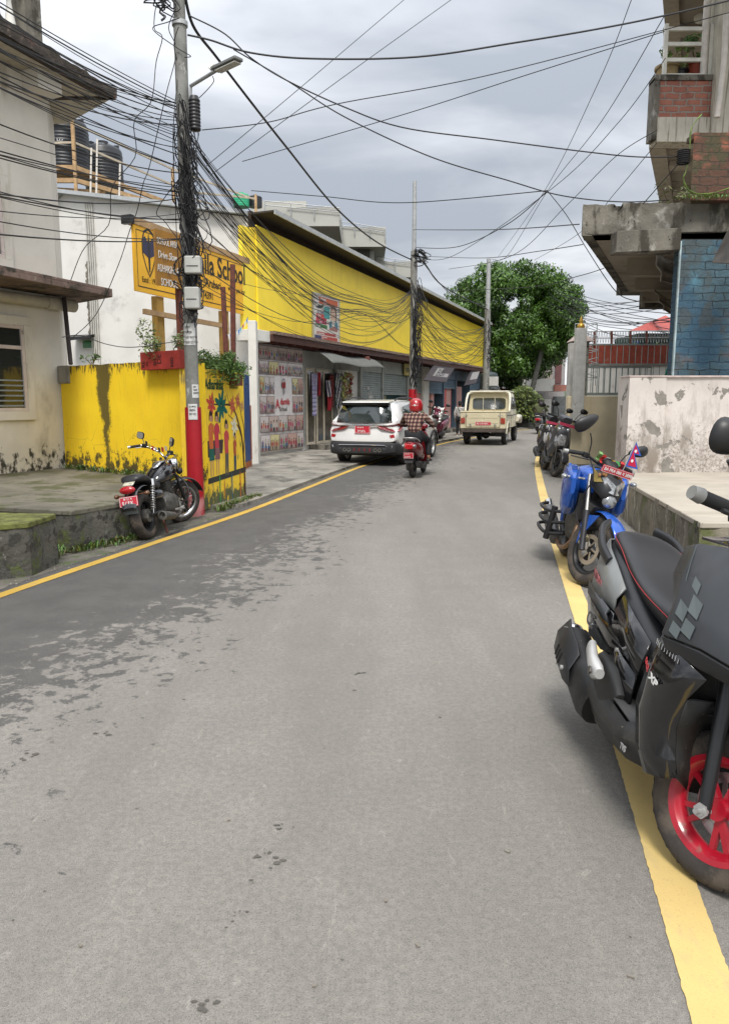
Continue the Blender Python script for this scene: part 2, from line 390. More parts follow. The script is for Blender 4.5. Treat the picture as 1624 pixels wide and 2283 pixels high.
def yellow_wall():
    m = bpy.data.materials.new('yellow_wall_paint'); N, L = nodes_of(m); nt = m.node_tree; b = N['Principled BSDF']; b.inputs['Roughness'].default_value = .75
    tc = N.new('ShaderNodeTexCoord'); s = N.new('ShaderNodeSeparateXYZ'); L.new(tc.outputs['Object'], s.inputs[0])
    x, z = s.outputs[0], s.outputs[2]
    c = mixc(nt, smooth(nt, noisen(nt, 1.6, 5), .3, .7), (.95, .66, .015), (.88, .58, .015))
    st = noisen(nt, 9, 7, .65, sc3=(3.5, 1, .22))
    c = mixc(nt, mathn(nt, 'MULTIPLY', smooth(nt, st, .54, .7), .35), c, (.42, .32, .04))
    # mildew rising from the bottom and running from the top
    zb = smooth(nt, z, .85, .0); zt = smooth(nt, z, 1.25, 1.62)
    d = smooth(nt, mathn(nt, 'ADD', noisen(nt, 7, 9, .74, sc3=(1, 1, .7)), mathn(nt, 'MULTIPLY', zb, .36)), .77, .86)
    t = smooth(nt, mathn(nt, 'ADD', noisen(nt, 8, 8, .7, sc3=(2.2, 1, .4)), mathn(nt, 'MULTIPLY', zt, .26)), .72, .79)
    # one broad black run-off stain
    xc = mathn(nt, 'ABSOLUTE', mathn(nt, 'ADD', x, mathn(nt, 'MULTIPLY_ADD', noisen(nt, 2.2, 5, sc3=(.4, 1, 1)), .35, -1.36)))
    wd = mathn(nt, 'MULTIPLY_ADD', z, .14, .03)
    rn = mathn(nt, 'SUBTRACT', wd, xc); rn = smooth(nt, mathn(nt, 'ADD', rn, mathn(nt, 'MULTIPLY_ADD', noisen(nt, 16, 8, .75), .3, -.17)), -.02, .06)
    f = mathn(nt, 'MAXIMUM', mathn(nt, 'MAXIMUM', d, t), mathn(nt, 'MULTIPLY', rn, .95))
    cr = N.new('ShaderNodeTexVoronoi'); cr.feature = 'DISTANCE_TO_EDGE'; cr.inputs['Scale'].default_value = 2.1
    L.new(mixc(nt, .12, tc.outputs['Object'], noisen(nt, 5, 5)), cr.inputs['Vector'])
    ck = mathn(nt, 'MULTIPLY', mathn(nt, 'LESS_THAN', cr.outputs['Distance'], .004), smooth(nt, z, 1.0, .3))
    c = mixc(nt, mathn(nt, 'MULTIPLY', ck, .7), c, (.15, .12, .03))
    c = mixc(nt, mathn(nt, 'MULTIPLY', f, .93), c, mixc(nt, noisen(nt, 30, 4), (.012, .012, .008), (.05, .047, .022)))
    L.new(c, b.inputs['Base Color']); bumpn(nt, noisen(nt, 35, 6), .3, .01); return m
M_ywall = yellow_wall()
M_yclad = mat('yellow_cladding', (.95, .72, .045), .5, var=.05, vs=1.5, layers=[((.84, .6, .04), 3, (1.5, 1.5, .2), .56, .75)])
M_white = mat('whitewash', (.66, .65, .62), .85, var=.06, vs=1.4, bump=.2, bs=40, layers=[((.42, .41, .385), 1.3, None, .55, .72), ((.24, .23, .2), 5, (1, 1, 2), .66, .76)])
M_white2 = mat('white_paint', (.68, .67, .63), .7, var=.06, vs=3, layers=[((.4, .38, .33), 4, (1, 1, .4), .6, .75)])
M_conc = mat('weathered_concrete', (.15, .138, .114), .9, var=.25, vs=2, bump=.6, bs=30, bd=.015, layers=[((.36, .345, .31), 3, None, .53, .66), ((.045, .04, .03), 2.6, (1, 1, .45), .5, .6), ((.02, .02, .015), 12, None, .62, .68)])
M_conc_dark = mat('stained_concrete', (.13, .12, .095), .9, var=.3, vs=2, bump=.5, bs=30, layers=[((.03, .027, .02), 3, None, .48, .6), ((.3, .28, .24), 7, None, .64, .7)])
M_soffit = mat('soffit_concrete', (.33, .29, .235), .85, var=.15, vs=1.5, bump=.2, bs=20, layers=[((.12, .1, .08), 2.5, (1, 2, 1), .55, .68)])
M_greyb = mat('grey_render', (.40, .40, .365), .8, var=.06, vs=.6, layers=[((.28, .28, .25), 1.2, (1, 1, .4), .56, .75)])
M_pale = mat('pale_streaked_concrete', (.52, .49, .41), .85, var=.1, vs=3, bump=.2, bs=40, layers=[((.25, .225, .17), 6, (3, 3, .18), .5, .62)])
M_steel = mat('galvanised_steel', (.36, .37, .37), .5, metal=.4, var=.12, vs=8, layers=[((.22, .2, .17), 5, (1, 1, .5), .6, .7)])
M_black = mat('black_plastic', (.012, .012, .013), .45, var=.2, vs=4)
M_cable = mat('cable_rubber', (.012, .012, .014), .55, var=0)
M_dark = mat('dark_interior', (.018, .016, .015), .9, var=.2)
M_rust = mat('rusty_brown_steel', (.12, .035, .022), .7, var=.25, vs=12, layers=[((.2, .09, .04), 14, None, .6, .7)])
M_wood = mat('raw_timber', (.4, .26, .13), .75, var=.2, vs=5, layers=[((.2, .12, .06), 7, (1, 1, 4), .55, .7)])
M_woody = mat('yellow_varnished_wood', (.42, .25, .05), .6, var=.15, layers=[((.2, .13, .06), 6, (2, 2, .3), .6, .7)])
M_red = mat('red_paint', (.42, .012, .02), .5, var=.12, vs=6, layers=[((.2, .02, .02), 9, None, .62, .72)])
M_redroof = mat('red_roof_sheet', (.33, .045, .03), .5, var=.15)
M_glass = mat('dark_glass', (.02, .025, .025), .06, var=0, spec=.9)
M_print = palette('printed_picture', .5)
M_mural = palette('mural_paint', .75, .25)
M_leaf = palette('leaf_green', .45, .15)
M_cloth = palette('cloth', .85, .1)
M_bluepaint = mat('blue_sheet_metal', (.0, .055, .22), .5, var=.15, vs=5)
M_grille = mat('grey_green_gate_paint', (.26, .3, .285), .5, var=.15)
M_tank = mat('black_tank_plastic', (.014, .016, .02), .4, var=.2, vs=2)
M_gtank = mat('green_tank_plastic', (.02, .33, .16), .45, var=.1)
M_creamwall = mat('cream_wall_paint', (.76, .66, .45), .8, var=.08, vs=2, layers=[((.42, .34, .2), 3, (1, 1, .4), .57, .75)])
def brick(name, c1, c2, mortar, paint=None, row=.076, w=.23, sp=None):
    m = bpy.data.materials.new(name); N, L = nodes_of(m); nt = m.node_tree; b = N['Principled BSDF']; b.inputs['Roughness'].default_value = .8
    tc = N.new('ShaderNodeTexCoord'); s = N.new('ShaderNodeSeparateXYZ'); L.new(tc.outputs['Object'], s.inputs[0])
    nz = N.new('ShaderNodeTexNoise'); nz.inputs['Scale'].default_value = 5; nz.inputs['Detail'].default_value = 3; L.new(tc.outputs['Object'], nz.inputs['Vector'])
    ns = N.new('ShaderNodeSeparateXYZ'); L.new(nz.outputs['Color'], ns.inputs[0])
    cb = N.new('ShaderNodeCombineXYZ')
    L.new(mathn(nt, 'ADD', mathn(nt, 'ADD', s.outputs[0], s.outputs[1]), mathn(nt, 'MULTIPLY_ADD', ns.outputs[0], .12, -.06)), cb.inputs[0])
    L.new(mathn(nt, 'ADD', s.outputs[2], mathn(nt, 'MULTIPLY_ADD', ns.outputs[1], .07, -.035)), cb.inputs[1])
    t = N.new('ShaderNodeTexBrick'); L.new(cb.outputs[0], t.inputs['Vector'])
    t.inputs['Scale'].default_value = 1; t.inputs['Brick Width'].default_value = w; t.inputs['Row Height'].default_value = row
    t.inputs['Mortar Size'].default_value = sp or .008; t.inputs['Mortar Smooth'].default_value = .35; t.inputs['Bias'].default_value = -.1
    t.inputs['Color1'].default_value = c1 + (1,); t.inputs['Color2'].default_value = c2 + (1,); t.inputs['Mortar'].default_value = mortar + (1,)
    c = t.outputs['Color']
    c = mixc(nt, mathn(nt, 'MULTIPLY', smooth(nt, noisen(nt, 9, 7, .7), .45, .7), .5), c, tuple(x * .45 for x in c1))
    if paint:
        for pc, ps, p0, p1 in paint: c = mixc(nt, mathn(nt, 'MULTIPLY', smooth(nt, noisen(nt, ps, 6, .6, off=(ps, 1, 4)), p0, p1), .75), c, pc)
    L.new(c, b.inputs['Base Color'])
    bumpn(nt, mathn(nt, 'ADD', mathn(nt, 'MULTIPLY', t.outputs['Fac'], -1.0), mathn(nt, 'MULTIPLY', noisen(nt, 22, 6), .7)), .9, .02)
    return m
M_bluebrick = brick('blue_painted_brick', (.055, .108, .14), (.04, .08, .1), (.012, .022, .03), [((.12, .085, .07), 2.2, .54, .64), ((.022, .07, .12), 1.1, .48, .6), ((.08, .22, .3), 1.7, .55, .7), ((.05, .06, .06), 3.1, .52, .64)], .108, .30)
M_redbrick = brick('red_brick', (.38, .15, .1), (.27, .10, .07), (.3, .26, .22), [((.4, .33, .27), 3, .6, .75)], .105, .25, .016)
M_mossbrick = brick('mossy_brick', (.33, .1, .055), (.22, .08, .05), (.09, .075, .05), [((.03, .025, .015), 1.7, .36, .52), ((.045, .05, .02), 4, .5, .62)], .11, .27)
# ================================================================ ground, road
def slab(name, pts, z, th, m, kind='structure'):
    b = MB(); b.prism([(p[0], p[1], z - th) for p in pts], (0, 0, th)); o = b.build(name, m, smooth=0); tag(o, kind=kind); return o
slab('ground', [(-260, -30), (260, -30), (260, 500), (-260, 500)], -.008, .2, M_dirt)
LEFTL = [(-14, -7.4), (-4, -5.05), (2, -3.68), (5.6, -2.83), (7.6, -2.28), (10, -1.61), (13, -.95), (16.4, -.22), (19, .45), (22, 1.35), (25, 2.35), (28, 3.4), (34, 6.0), (41, 9.4), (50, 14.5), (62, 22)]
RIGHTL = [(-14, -2.6), (-2, .12), (1.6, .865), (3.07, 1.16), (5.7, 1.66), (9, 2.3), (13, 3.12), (17, 3.98), (20, 4.7), (23.4, 5.6), (27, 7.0), (32, 9.3), (38, 12.6), (45, 17), (54, 23)]
def spline(tab, y):
    for i in range(len(tab) - 1):
        if y <= tab[i + 1][0] or i == len(tab) - 2:
            t = (y - tab[i][0]) / (tab[i + 1][0] - tab[i][0]); p0 = tab[max(i - 1, 0)]; p1, p2 = tab[i], tab[i + 1]; p3 = tab[min(i + 2, len(tab) - 1)]
            m1 = (p2[1] - p0[1]) / max(1e-6, p2[0] - p0[0]) * (p2[0] - p1[0]); m2 = (p3[1] - p1[1]) / max(1e-6, p3[0] - p1[0]) * (p2[0] - p1[0])
            return (2 * t**3 - 3 * t * t + 1) * p1[1] + (t**3 - 2 * t * t + t) * m1 + (-2 * t**3 + 3 * t * t) * p2[1] + (t**3 - t * t) * m2
YS = [-13.5 + i * .5 for i in range(134)]
def strip(name, l, r, z, m, ys=YS, rag=0, th=0):
    b = MB(); vs = []; rnd = random.Random(name)
    for y in ys: vs += [(l(y) + rnd.uniform(-rag, rag), y, z), (r(y) + rnd.uniform(-rag, rag), y, z)]
    b.add(vs, [(2 * i, 2 * i + 1, 2 * i + 3, 2 * i + 2) for i in range(len(ys) - 1)])
    o = b.build(name, m, smooth=0); return tag(o, kind='structure')
LX = lambda y: spline(LEFTL, y); RX = lambda y: spline(RIGHTL, y)
strip('road', lambda y: LX(y) - (.45 if y < 12 else .12), lambda y: RX(y) + (1.6 if y < 16 else .9), 0.0, M_asph)
fy = [-1 + i * .015 for i in range(700)] + [9.5 + i * .06 for i in range(510)]
strip('yellow_edge_line', lambda y: LX(y) - .055, lambda y: LX(y) + .055, .004, M_lineL, [y for y in fy if y < 40], .003).name = 'road_marking'
strip('pale_yellow_edge_line', lambda y: RX(y) - .068, lambda y: RX(y) + .068, .004, M_lineR, [y for y in fy if y < 40], .0022).name = 'road_marking'
# concrete apron in front of the shops
slab('pavement', [(-2.35, 10.2), (LX(10.4) - .22, 10.4), (LX(13) - .2, 13), (LX(16.4) - .18, 16.4), (LX(20) - .2, 20), (LX(24) - .2, 24), (LX(28) - .2, 28), (LX(34) - .2, 34), (LX(41) - .2, 41), (4.8, 41), (-5.5, 19.6), (-6, 12.2)], .05, .06, M_apron)
# kerb beyond the car
strip('kerb', lambda y: LX(y) - .3, lambda y: LX(y) - .16, .1, M_conc, [20 + i * .5 for i in range(40)])
# ---------------------------------------------------------------- left concrete platform and block
def rough_block(name, pts, z, m, mt, label, cat, jit=.012, kind=None):
    """cast block whose top is its own part (mossier); faces subdivided and worn"""
    t = thing(name, label, cat, (pts[0][0], pts[0][1], 0)); o0 = V((pts[0][0], pts[0][1], 0)); n = len(pts)
    b = MB(); area = sum(pts[i][0] * pts[(i + 1) % n][1] - pts[(i + 1) % n][0] * pts[i][1] for i in range(n))
    if area < 0: pts = pts[::-1]
    for i in range(n):
        a, c = V((*pts[i], 0)), V((*pts[(i + 1) % n], 0)); L = (c - a).length; nu = max(2, int(L / .12)); nv = max(2, int(z / .1))
        nor = V(((c - a).y, -(c - a).x, 0)).normalized()
        def f(u, v, a=a, c=c, nor=nor):
            p = a.lerp(c, u) + V((0, 0, v * z))
            k = (mnoise.noise(p * 5) * 1.6 + mnoise.noise(p * 17)) * jit * (0 if u in (0, 1) else 1) * (1.7 if v > .85 else 1)
            return p + nor * (k - (.02 if v == 1 else 0)) - o0
        b.grid(f, nu, nv)
    b.build('side_face', m, t, smooth=60)
    MB().prism([(p[0] - o0.x, p[1] - o0.y, z - .05) for p in pts], (0, 0, .052)).build('top_slab', mt, t, smooth=0, bevel=.012)
    return t
KX, KY = -2.27, 9.98
rough_block('concrete_platform', [(-2.9, 7.24), (-2.5, 8.05), (-2.36, 9.2), (KX - .12, KY + .02), (-4.9, 12.1), (-9, 12.4), (-9, 8.6), (-3.69, 7.5)], .42, M_moss, M_mosstop, 'raised mossy concrete platform in front of the stained yellow wall', 'platform', .012)
rough_block('concrete_block', [(-2.87, 6.24), (-2.84, 6.74), (-6, 7.2), (-6, 6.0), (-3.1, 6.1)], .47, M_moss, M_mossgreen, 'low green mossy concrete block at the lower left beside the road', 'block')
# ---------------------------------------------------------------- right platform
rough_block('concrete_platform', [(2.78, 6.05), (3.28, 9.25), (3.62, 10.9), (12, 10.9), (12, 6.05)], .5, mat('streaked_mossy_wall', (.17, .15, .115), .9, var=.3, vs=3, bump=.7, bs=30, bd=.015, layers=[((.4, .37, .31), 6, (2.5, 2.5, .22), .54, .66), ((.09, .1, .035), 3, (1, 1, .6), .5, .64), ((.03, .027, .02), 8, (1, 1, .4), .6, .68)]), mat('pale_cement_floor', (.39, .35, .29), .75, var=.12, vs=1.5, layers=[((.34, .3, .24), 2.2, (.6, 1.7, 1), .5, .68), ((.46, .425, .36), 4, (.5, 2.2, 1), .55, .72)]), 'raised cement platform with a pale floor beside the blue motorcycle', 'platform', .02)
# weeds along the foot of the left wall and kerb
def weeds(name, spots, label, cat, h=.2, n=9, cols=((.07, .13, .02), (.13, .2, .04)), kind='stuff', wl=.03, M=None):
    b = MB(); rnd = random.Random(name + label)
    for (x, y, z) in spots:
        for i in range(n):
            a = rnd.uniform(0, 6.28); L = h * rnd.uniform(.4, 1.1); w = wl * rnd.uniform(.5, 1.2); p = V((x + rnd.uniform(-.07, .07), y + rnd.uniform(-.07, .07), z))
            d = V((math.cos(a), math.sin(a), 0)); t = d * L * .55 + V((0, 0, L)); s = V((-d.y, d.x, 0)) * w
            b.col = tuple(rnd.uniform(cols[0][k], cols[1][k]) for k in range(3))
            m1 = p + t * .5 + V((0, 0, L * .12)); e = p + t - V((0, 0, L * .15))
            b.add([p, m1 + s, e, m1 - s], [(0, 1, 2, 3)])
    return b, b.build(name, M_leaf, smooth=0)
rnd = random.Random(3)
sp = [(-2.9 + .4 * t + rnd.uniform(-.02, .09), 7.24 + .81 * t + 0, .0) for t in [i / 22 for i in range(22)]] + [(-2.93 - rnd.uniform(0, .2), 7.0 + rnd.uniform(-.1, .15), 0) for i in range(14)]
sp += [(-2.05 + (i / 50) * .36 + rnd.uniform(0, .07), 10.0 + (i / 50) * 1.45, 0) for i in range(50)] + [(-2.4 - rnd.uniform(0, 2.2), 0, .42) for i in range(0)]
for i in range(40):
    t = rnd.random() ** .8; sp.append((-2.5 - 2.3 * t, 10.1 + 1.85 * t - rnd.uniform(.02, .12), .42))
b_, o_ = weeds('weeds', sp, 'w', 'weeds', .11, 12, ((.05, .085, .015), (.13, .17, .035)), wl=.012); tag(o_, 'low green weeds along the foot of the walls and the road edge', 'weeds', kind='stuff')

# tar and oil spots worn into the road
b = MB(); rs_ = random.Random(11)
def blot(px, py, w, n=5):
    c0 = G(px, py)
    for k in range(max(1, n - 2)):
        c1 = c0 + V((rs_.gauss(0, w * .7), rs_.gauss(0, w * .6), .0022 + .0004 * k)); r = w * rs_.uniform(.12, .42); m_ = 14; q = [c1 + V((math.cos(a) * r * rs_.uniform(.5, 1.3), math.sin(a) * r * .7 * rs_.uniform(.5, 1.3), 0)) for a in [2 * math.pi * i / m_ for i in range(m_)]]; b.poly(q)
for px, py, w, n in ((633, 1843, .03, 6), (598, 1918, .035, 9), (572, 1970, .02, 4), (540, 2035, .02, 6), (530, 2062, .015, 4), (458, 2245, .03, 9), (100, 1990, .012, 3), (34, 2052, .012, 3), (830, 1805, .015, 3), (802, 1500, .03, 6), (790, 1540, .02, 4), (712, 1672, .02, 3), (750, 1240, .05, 4), (1390, 2095, .015, 3), (1020, 1760, .01, 2), (300, 1800, .02, 3), (1180, 1990, .008, 2), (880, 1380, .02, 3), (945, 1700, .01, 2), (230, 1640, .04, 6), (70, 1690, .05, 7), (735, 1330, .03, 4), (760, 2140, .012, 3), (1300, 1790, .012, 3)): blot(px, py, w, n)
o = b.build('road_stain', mat('tar_spot', (.085, .078, .068), .7, var=.2), bpy.data.objects['road'], smooth=0)
b = MB()
for px, py in ((930, 2110), (410, 1560), (1240, 1480), (1130, 1900), (700, 2200), (510, 1830), (180, 2110), (1405, 2180), (980, 1600), (860, 2010), (320, 1395), (290, 1302)):
    c0 = G(px, py); a = rs_.uniform(0, 3); b.box(c0 + V((0, 0, .004)), (rs_.uniform(.006, .02), rs_.uniform(.005, .012), .004), (0, 0, a))
b.build('road_grit', mat('grey_grit', (.2, .18, .15), .8), bpy.data.objects['road'], smooth=0)

strip('road_shoulder', lambda y: LX(y) - .46, lambda y: LX(y) - .15 - .05 * mnoise.noise(V((0, y * 2, 0))), .0025, M_dirt, [4 + i * .1 for i in range(60)], .02).name = 'verge'
b = MB(); rg = random.Random(21)
for i in range(900):
    y = rg.uniform(2.2, 16); left = rg.random() < .6; e = abs(rg.gauss(0, .12)); x = (LX(y) - .1 - e) if left else (RX(y) + .3 + rg.uniform(0, .9) ** 2); s_ = rg.uniform(.003, .011); c0 = V((x, y, s_ * .4)); b.col = (lambda g: (g, g * .95, g * .86))(rg.uniform(.06, .3))
    q = [c0 + V((rg.uniform(.6, 1) * s_ * dx, rg.uniform(.6, 1) * s_ * dy, rg.uniform(-.3, .1) * s_)) for dx, dy in ((1, 0), (0, 1), (-1, 0), (0, -1))] + [c0 + V((0, 0, s_ * .7))]; b.add(q, [(0, 1, 4), (1, 2, 4), (2, 3, 4), (3, 0, 4)])
o = b.build('gravel', palette('loose_gravel', .9), smooth=0); tag(o, 'loose grit gathered along both edges of the road', 'gravel', kind='stuff')
# ================================================================ left cream building
def wallbox(b, a, c, z0, z1, th, ins=0): # prism wall from a to c (front face on the line), thickness away from -Y local
    a, c = V((*a[:2], 0)), V((*c[:2], 0)); d = (c - a).normalized(); n = V((-d.y, d.x, 0)) * th
    p = [a, c, c + n, a + n]; b.prism([(q.x, q.y, z0) for q in p], (0, 0, z1 - z0)); return b
CB = thing('cream_building', 'cream rendered house at the left edge with mildewed base and overhanging roof slab', 'building', (-4.9, 8, .42))
o0 = V((-4.9, 8, .42))
def LB(m=None): return MB(Matrix.Translation(-o0) @ (m or Matrix()))
C0 = V((-4.85, 12.1, 0)); wd = V((.447, .894, 0)); wn = V((.894, -.447, 0))
WM = Matrix.Translation(C0) @ Matrix((wn, wd, V((0, 0, 1)))).transposed().to_4x4() # local x out of the wall, y along it
def house(b, z0, z1): q = C0 - wd * 9; b.prism([(q.x, q.y, z0), (C0.x, C0.y, z0), (-5.35, 13.6, z0), (-12, 13.6, z0), (-12, 4, z0)], (0, 0, z1 - z0))
b = LB(); house(b, 0, 3.13); b.build('lower_wall', M_cream, CB, smooth=0)
b = LB(); house(b, 3.215, 6.27); b.build('upper_wall', M_creamtop, CB, smooth=0)
b = LB(); b.prism([(-6.9, 4.2, 3.13), (-4.0, 12.15, 3.13), (-5.4, 13.4, 3.13), (-12, 12.6, 3.13), (-12, 4, 3.13)], (0, 0, .085)); b.prism([(-6.9, 4.2, 3.21), (-4.0, 12.15, 3.21), (-4.12, 12.2, 3.21), (-7.03, 4.25, 3.21)], (0, 0, .05))
b.build('sunshade_slab', mat('reddish_stained_slab', (.17, .12, .1), .9, var=.3, vs=3, bump=.5, bs=30, layers=[((.045, .04, .03), 4, None, .5, .6), ((.3, .24, .2), 9, None, .62, .7)]), CB, smooth=0, bevel=.01)
b = LB(); b.prism([(-7.1, 4.2, 6.29), (-3.98, 12.65, 6.29), (-5.2, 13.8, 6.29), (-12, 13.1, 6.29), (-12, 4, 6.29)], (0, 0, .1)); b.build('roof_slab', mat('cream_soffit', (.5, .46, .37), .85, var=.1, layers=[((.25, .22, .16), 2, None, .55, .7)]), CB, smooth=0)
b = LB()
def rim(u, v):
    p = V((-7.1 + 3.13 * u, 4.2 + 8.47 * u, 6.27 + (.2 if u < .86 else .13) * v)); k = mnoise.noise(p * 6) * .02 + mnoise.noise(p * 20) * .012
    return p + V((.02 + k, -.01, k * 1.5 if v == 1 else 0))
b.grid(rim, 90, 4); b.prism([(-7.09, 4.2, 6.27), (-3.97, 12.67, 6.27), (-4.17, 12.67, 6.27), (-7.3, 4.2, 6.27)], (0, 0, .12)); b.bb((-10, 12.62, 6.27), (-3.98, 12.72, 6.4))
b.build('slab_rim', mat('black_mossy_edge', (.05, .04, .032), .95, var=.4, vs=8, bump=.9, bs=40, bd=.02, layers=[((.16, .12, .09), 12, None, .58, .66), ((.1, .05, .04), 4, None, .56, .64)]), CB, smooth=60)
LB(WM).bb((.0, -.45, 6.02), (.36, -.02, 6.288)).build('corbel', M_creamtop, CB, smooth=0)
LB(WM).bb((.0, -9, 5.98), (.03, -.452, 6.268)).build('wall_band', M_creamtop, CB, smooth=0)
LB(WM).bb((-.3, -.28, 6.4), (-.02, .02, 8.6)).build('parapet_pillar', M_conc, CB, smooth=0, bevel=.01)
for i in range(12):
    b = LB(WM); b.lathe([(.03, 6.62), (.06, 6.63), (.055, 6.75), (.085, 6.93), (.05, 7.13), (.035, 7.25), (.06, 7.4), (.06, 7.5)], (-.14, -.45 - i * .24, 0), 'Z', 10); b.build('baluster', M_white2, CB, smooth=50)
b = LB(WM); b.bb((-.25, -9, 7.5), (-.03, -.29, 7.65)); b.bb((-.25, -9, 6.4), (-.03, -.29, 6.62)); b.build('handrail', M_conc, CB, smooth=0)
b = LB(WM); b.tube([(.12, -7, 2.97), (.12, -.3, 3.0)], .085, 16); b.tube([(.12, -.34, 3.0), (.12, .2, 3.0)], .1, 16); b.build('gutter_pipe', mat('grey_cream_pvc', (.46, .43, .35), .5, var=.1), CB, smooth=60)
def window(parent, o0, y0, y1, z0, z1, x0, name='window', slats=True):
    M0 = Matrix.Translation(-o0) @ WM; pinkw = mat('pinkish_frame_paint', (.6, .52, .48), .7, var=.08, layers=[((.3, .25, .22), 8, None, .6, .7)])
    b = MB(M0); fx = x0 + .02
    for a, c in (((fx, y0 - .13, z0 - .13), (fx + .02, y1 + .13, z0)), ((fx, y0 - .13, z1), (fx + .02, y1 + .13, z1 + .13)), ((fx, y0 - .13, z0), (fx + .02, y0, z1)), ((fx, y1, z0), (fx + .02, y1 + .13, z1))): b.bb(a, c)
    w = b.build(name, M_creamtop, parent, smooth=0, bevel=.004)
    b = MB(M0); t = .055; zm = z0 + (z1 - z0) * .72; ym = (y0 + y1) / 2
    for a, c in (((x0, y0, z0), (x0 + .035, y1, z0 + t)), ((x0, y0, z1 - t), (x0 + .035, y1, z1)), ((x0, y0, z0 + t), (x0 + .035, y0 + t, z1 - t)), ((x0, y1 - t, z0 + t), (x0 + .035, y1, z1 - t)), ((x0, y0 + t, zm), (x0 + .032, y1 - t, zm + t)), ((x0, ym - .03, z0 + t), (x0 + .03, ym + .03, zm))): b.bb(a, c)
    b.build('frame', pinkw, w, smooth=0, bevel=.005)
    MB(M0).bb((x0 - .02, y0 + .02, z0 + .02), (x0 + .008, y1 - .02, z1 - .02)).build('pane', M_glass, w, smooth=0)
    if slats:
        b = MB(M0); z = z0 + .09
        while z < z0 + (zm - z0) * .55: b.box((x0 + .016, (y0 + y1) / 2, z), (.05, y1 - y0 - 2 * t, .004), (0, R(35), 0)); z += .075
        b.build('louvre', mat('louvre_glass', (.34, .36, .34), .2, var=.1), w, smooth=0)
    return w
window(CB, o0, -1.85, -.72, 1.34, 2.62, .01)
window(CB, o0, -2.0, -.95, 3.55, 4.72, .01, slats=False)
# ---------------------------------------------------------------- dark leaning post
o = MB().tube([P(143, 664, 11.9), P(158, 812, 11.6)], .035, 8).build('steel_post', mat('black_rust', (.03, .022, .02), .7, var=.2)); tag(o, 'thin black steel post propping the sunshade slab above the yellow wall', 'post')
# ================================================================ stained yellow wall (front run) and mural wall
ywa = (-4.84, 11.98); ywc = (KX, KY)
loc, rz, Lw = frame(ywa, ywc, .42)
YW = thing('yellow_wall', 'yellow compound wall with black mildew stains behind the black motorcycle', 'wall', loc, rz)
def top_jag(L, z, th, n=40, amp=.02): 
    pts = [(0, -.05)]
    return pts
b = MB(); n = 60
def yw(u, v):
    x = u * Lw; z = -.02 + v * 1.64
    if v == 1: z += mnoise.noise(V((x * 4, 0, 0))) * .02
    return V((x, mnoise.noise(V((x * 3, z * 3, 1))) * .006, z))
b.grid(yw, n, 14); b.grid(lambda u, v: V((u * Lw, v * .2, yw(u, 1).z)), n, 1); b.bb((0, .01, 0), (Lw, .2, 1.58))
b.build('wall_face', M_ywall, YW, smooth=60)
MB().bb((-.05, -.03, 1.35), (.28, .22, 1.63)).build('cement_patch', mat('grey_cement', (.25, .23, .19), .9, var=.2, bump=.4), YW, smooth=0, bevel=.02)
# mural wall: from the corner K along the road to MR
MRX, MRY = -1.84, 11.45
loc, rz2, Lm = frame((KX + .02, KY - .06), (MRX, MRY), 0)
MW = thing('mural_wall', 'yellow wall end painted with a flowering tree and playing children behind the utility pole', 'wall', loc, rz2)
HM = 1.93
b = MB(); b.bb((0, 0, 0), (Lm, .22, HM)); b.build('wall_body', mat('mural_ground_paint', (.9, .61, .035), .75, var=.06, layers=[((.45, .33, .08), 8, (2, 2, .3), .52, .68), ((.3, .22, .08), 9, (2, 2, .35), .9, 1.0, (1.35, 1.85), .42), ((.11, .12, .05), 7, (1.5, 1.5, 1), .80, .92, (.55, .1), .45)]), MW, smooth=0, bevel=.008)
# ---- mural figures: flat painted shapes, a couple of millimetres of paint
def flatp(b, pts, col, y=-.003): b.col = col; b.poly([(p[0], y, p[1]) for p in pts])
def petal(cx, cz, L, w, a, n=8):
    q = []
    for i in range(n):
        t = 2 * math.pi * i / n; u = L * (.5 + .5 * math.cos(t)); v = w * math.sin(t); q.append((cx + u * math.cos(a) - v * math.sin(a), cz + u * math.sin(a) + v * math.cos(a)))
    return q
def curve2(pts, n=10):
    out = []
    for i in range(n + 1):
        t = i / n * (len(pts) - 1); k = min(int(t), len(pts) - 2); f = t - k
        p0, p1, p2, p3 = pts[max(k - 1, 0)], pts[k], pts[k + 1], pts[min(k + 2, len(pts) - 1)]
        out.append(tuple(.5 * (2 * p1[j] + (p2[j] - p0[j]) * f + (2 * p0[j] - 5 * p1[j] + 4 * p2[j] - p3[j]) * f * f + (3 * p1[j] - p0[j] - 3 * p2[j] + p3[j]) * f**3) for j in range(len(p1))))
    return out
def ribbon(b, pts, w0, w1, col, y=-.003, n=14):
    q = curve2(pts, n); b.col = col
    L = []; Rr = []
    for i, p in enumerate(q):
        a = q[max(i - 1, 0)]; c = q[min(i + 1, len(q) - 1)]; d = V((c[0] - a[0], c[1] - a[1])).normalized(); w = (w0 + (w1 - w0) * i / (len(q) - 1)) / 2
        L.append((p[0] - d.y * w, y, p[1] + d.x * w)); Rr.append((p[0] + d.y * w, y, p[1] - d.x * w))
    for i in range(len(q) - 1): b.add([L[i], Rr[i], Rr[i + 1], L[i + 1]], [(0, 1, 2, 3)])
LM = Lm
b = MB(); BR = (.075, .03, .012)
ribbon(b, [(LM * .97, .02), (LM * .93, .8), (LM * .84, 1.12), (LM * .66, 1.42), (LM * .38, 1.44), (LM * .12, 1.46)], .07, .014, BR)
ribbon(b, [(LM * .95, .7), (LM * .98, 1.05), (LM * .9, 1.3), (LM * .84, 1.5)], .035, .01, BR); ribbon(b, [(LM * .9, .95), (LM * .78, 1.15), (LM * .55, 1.3)], .03, .01, BR)
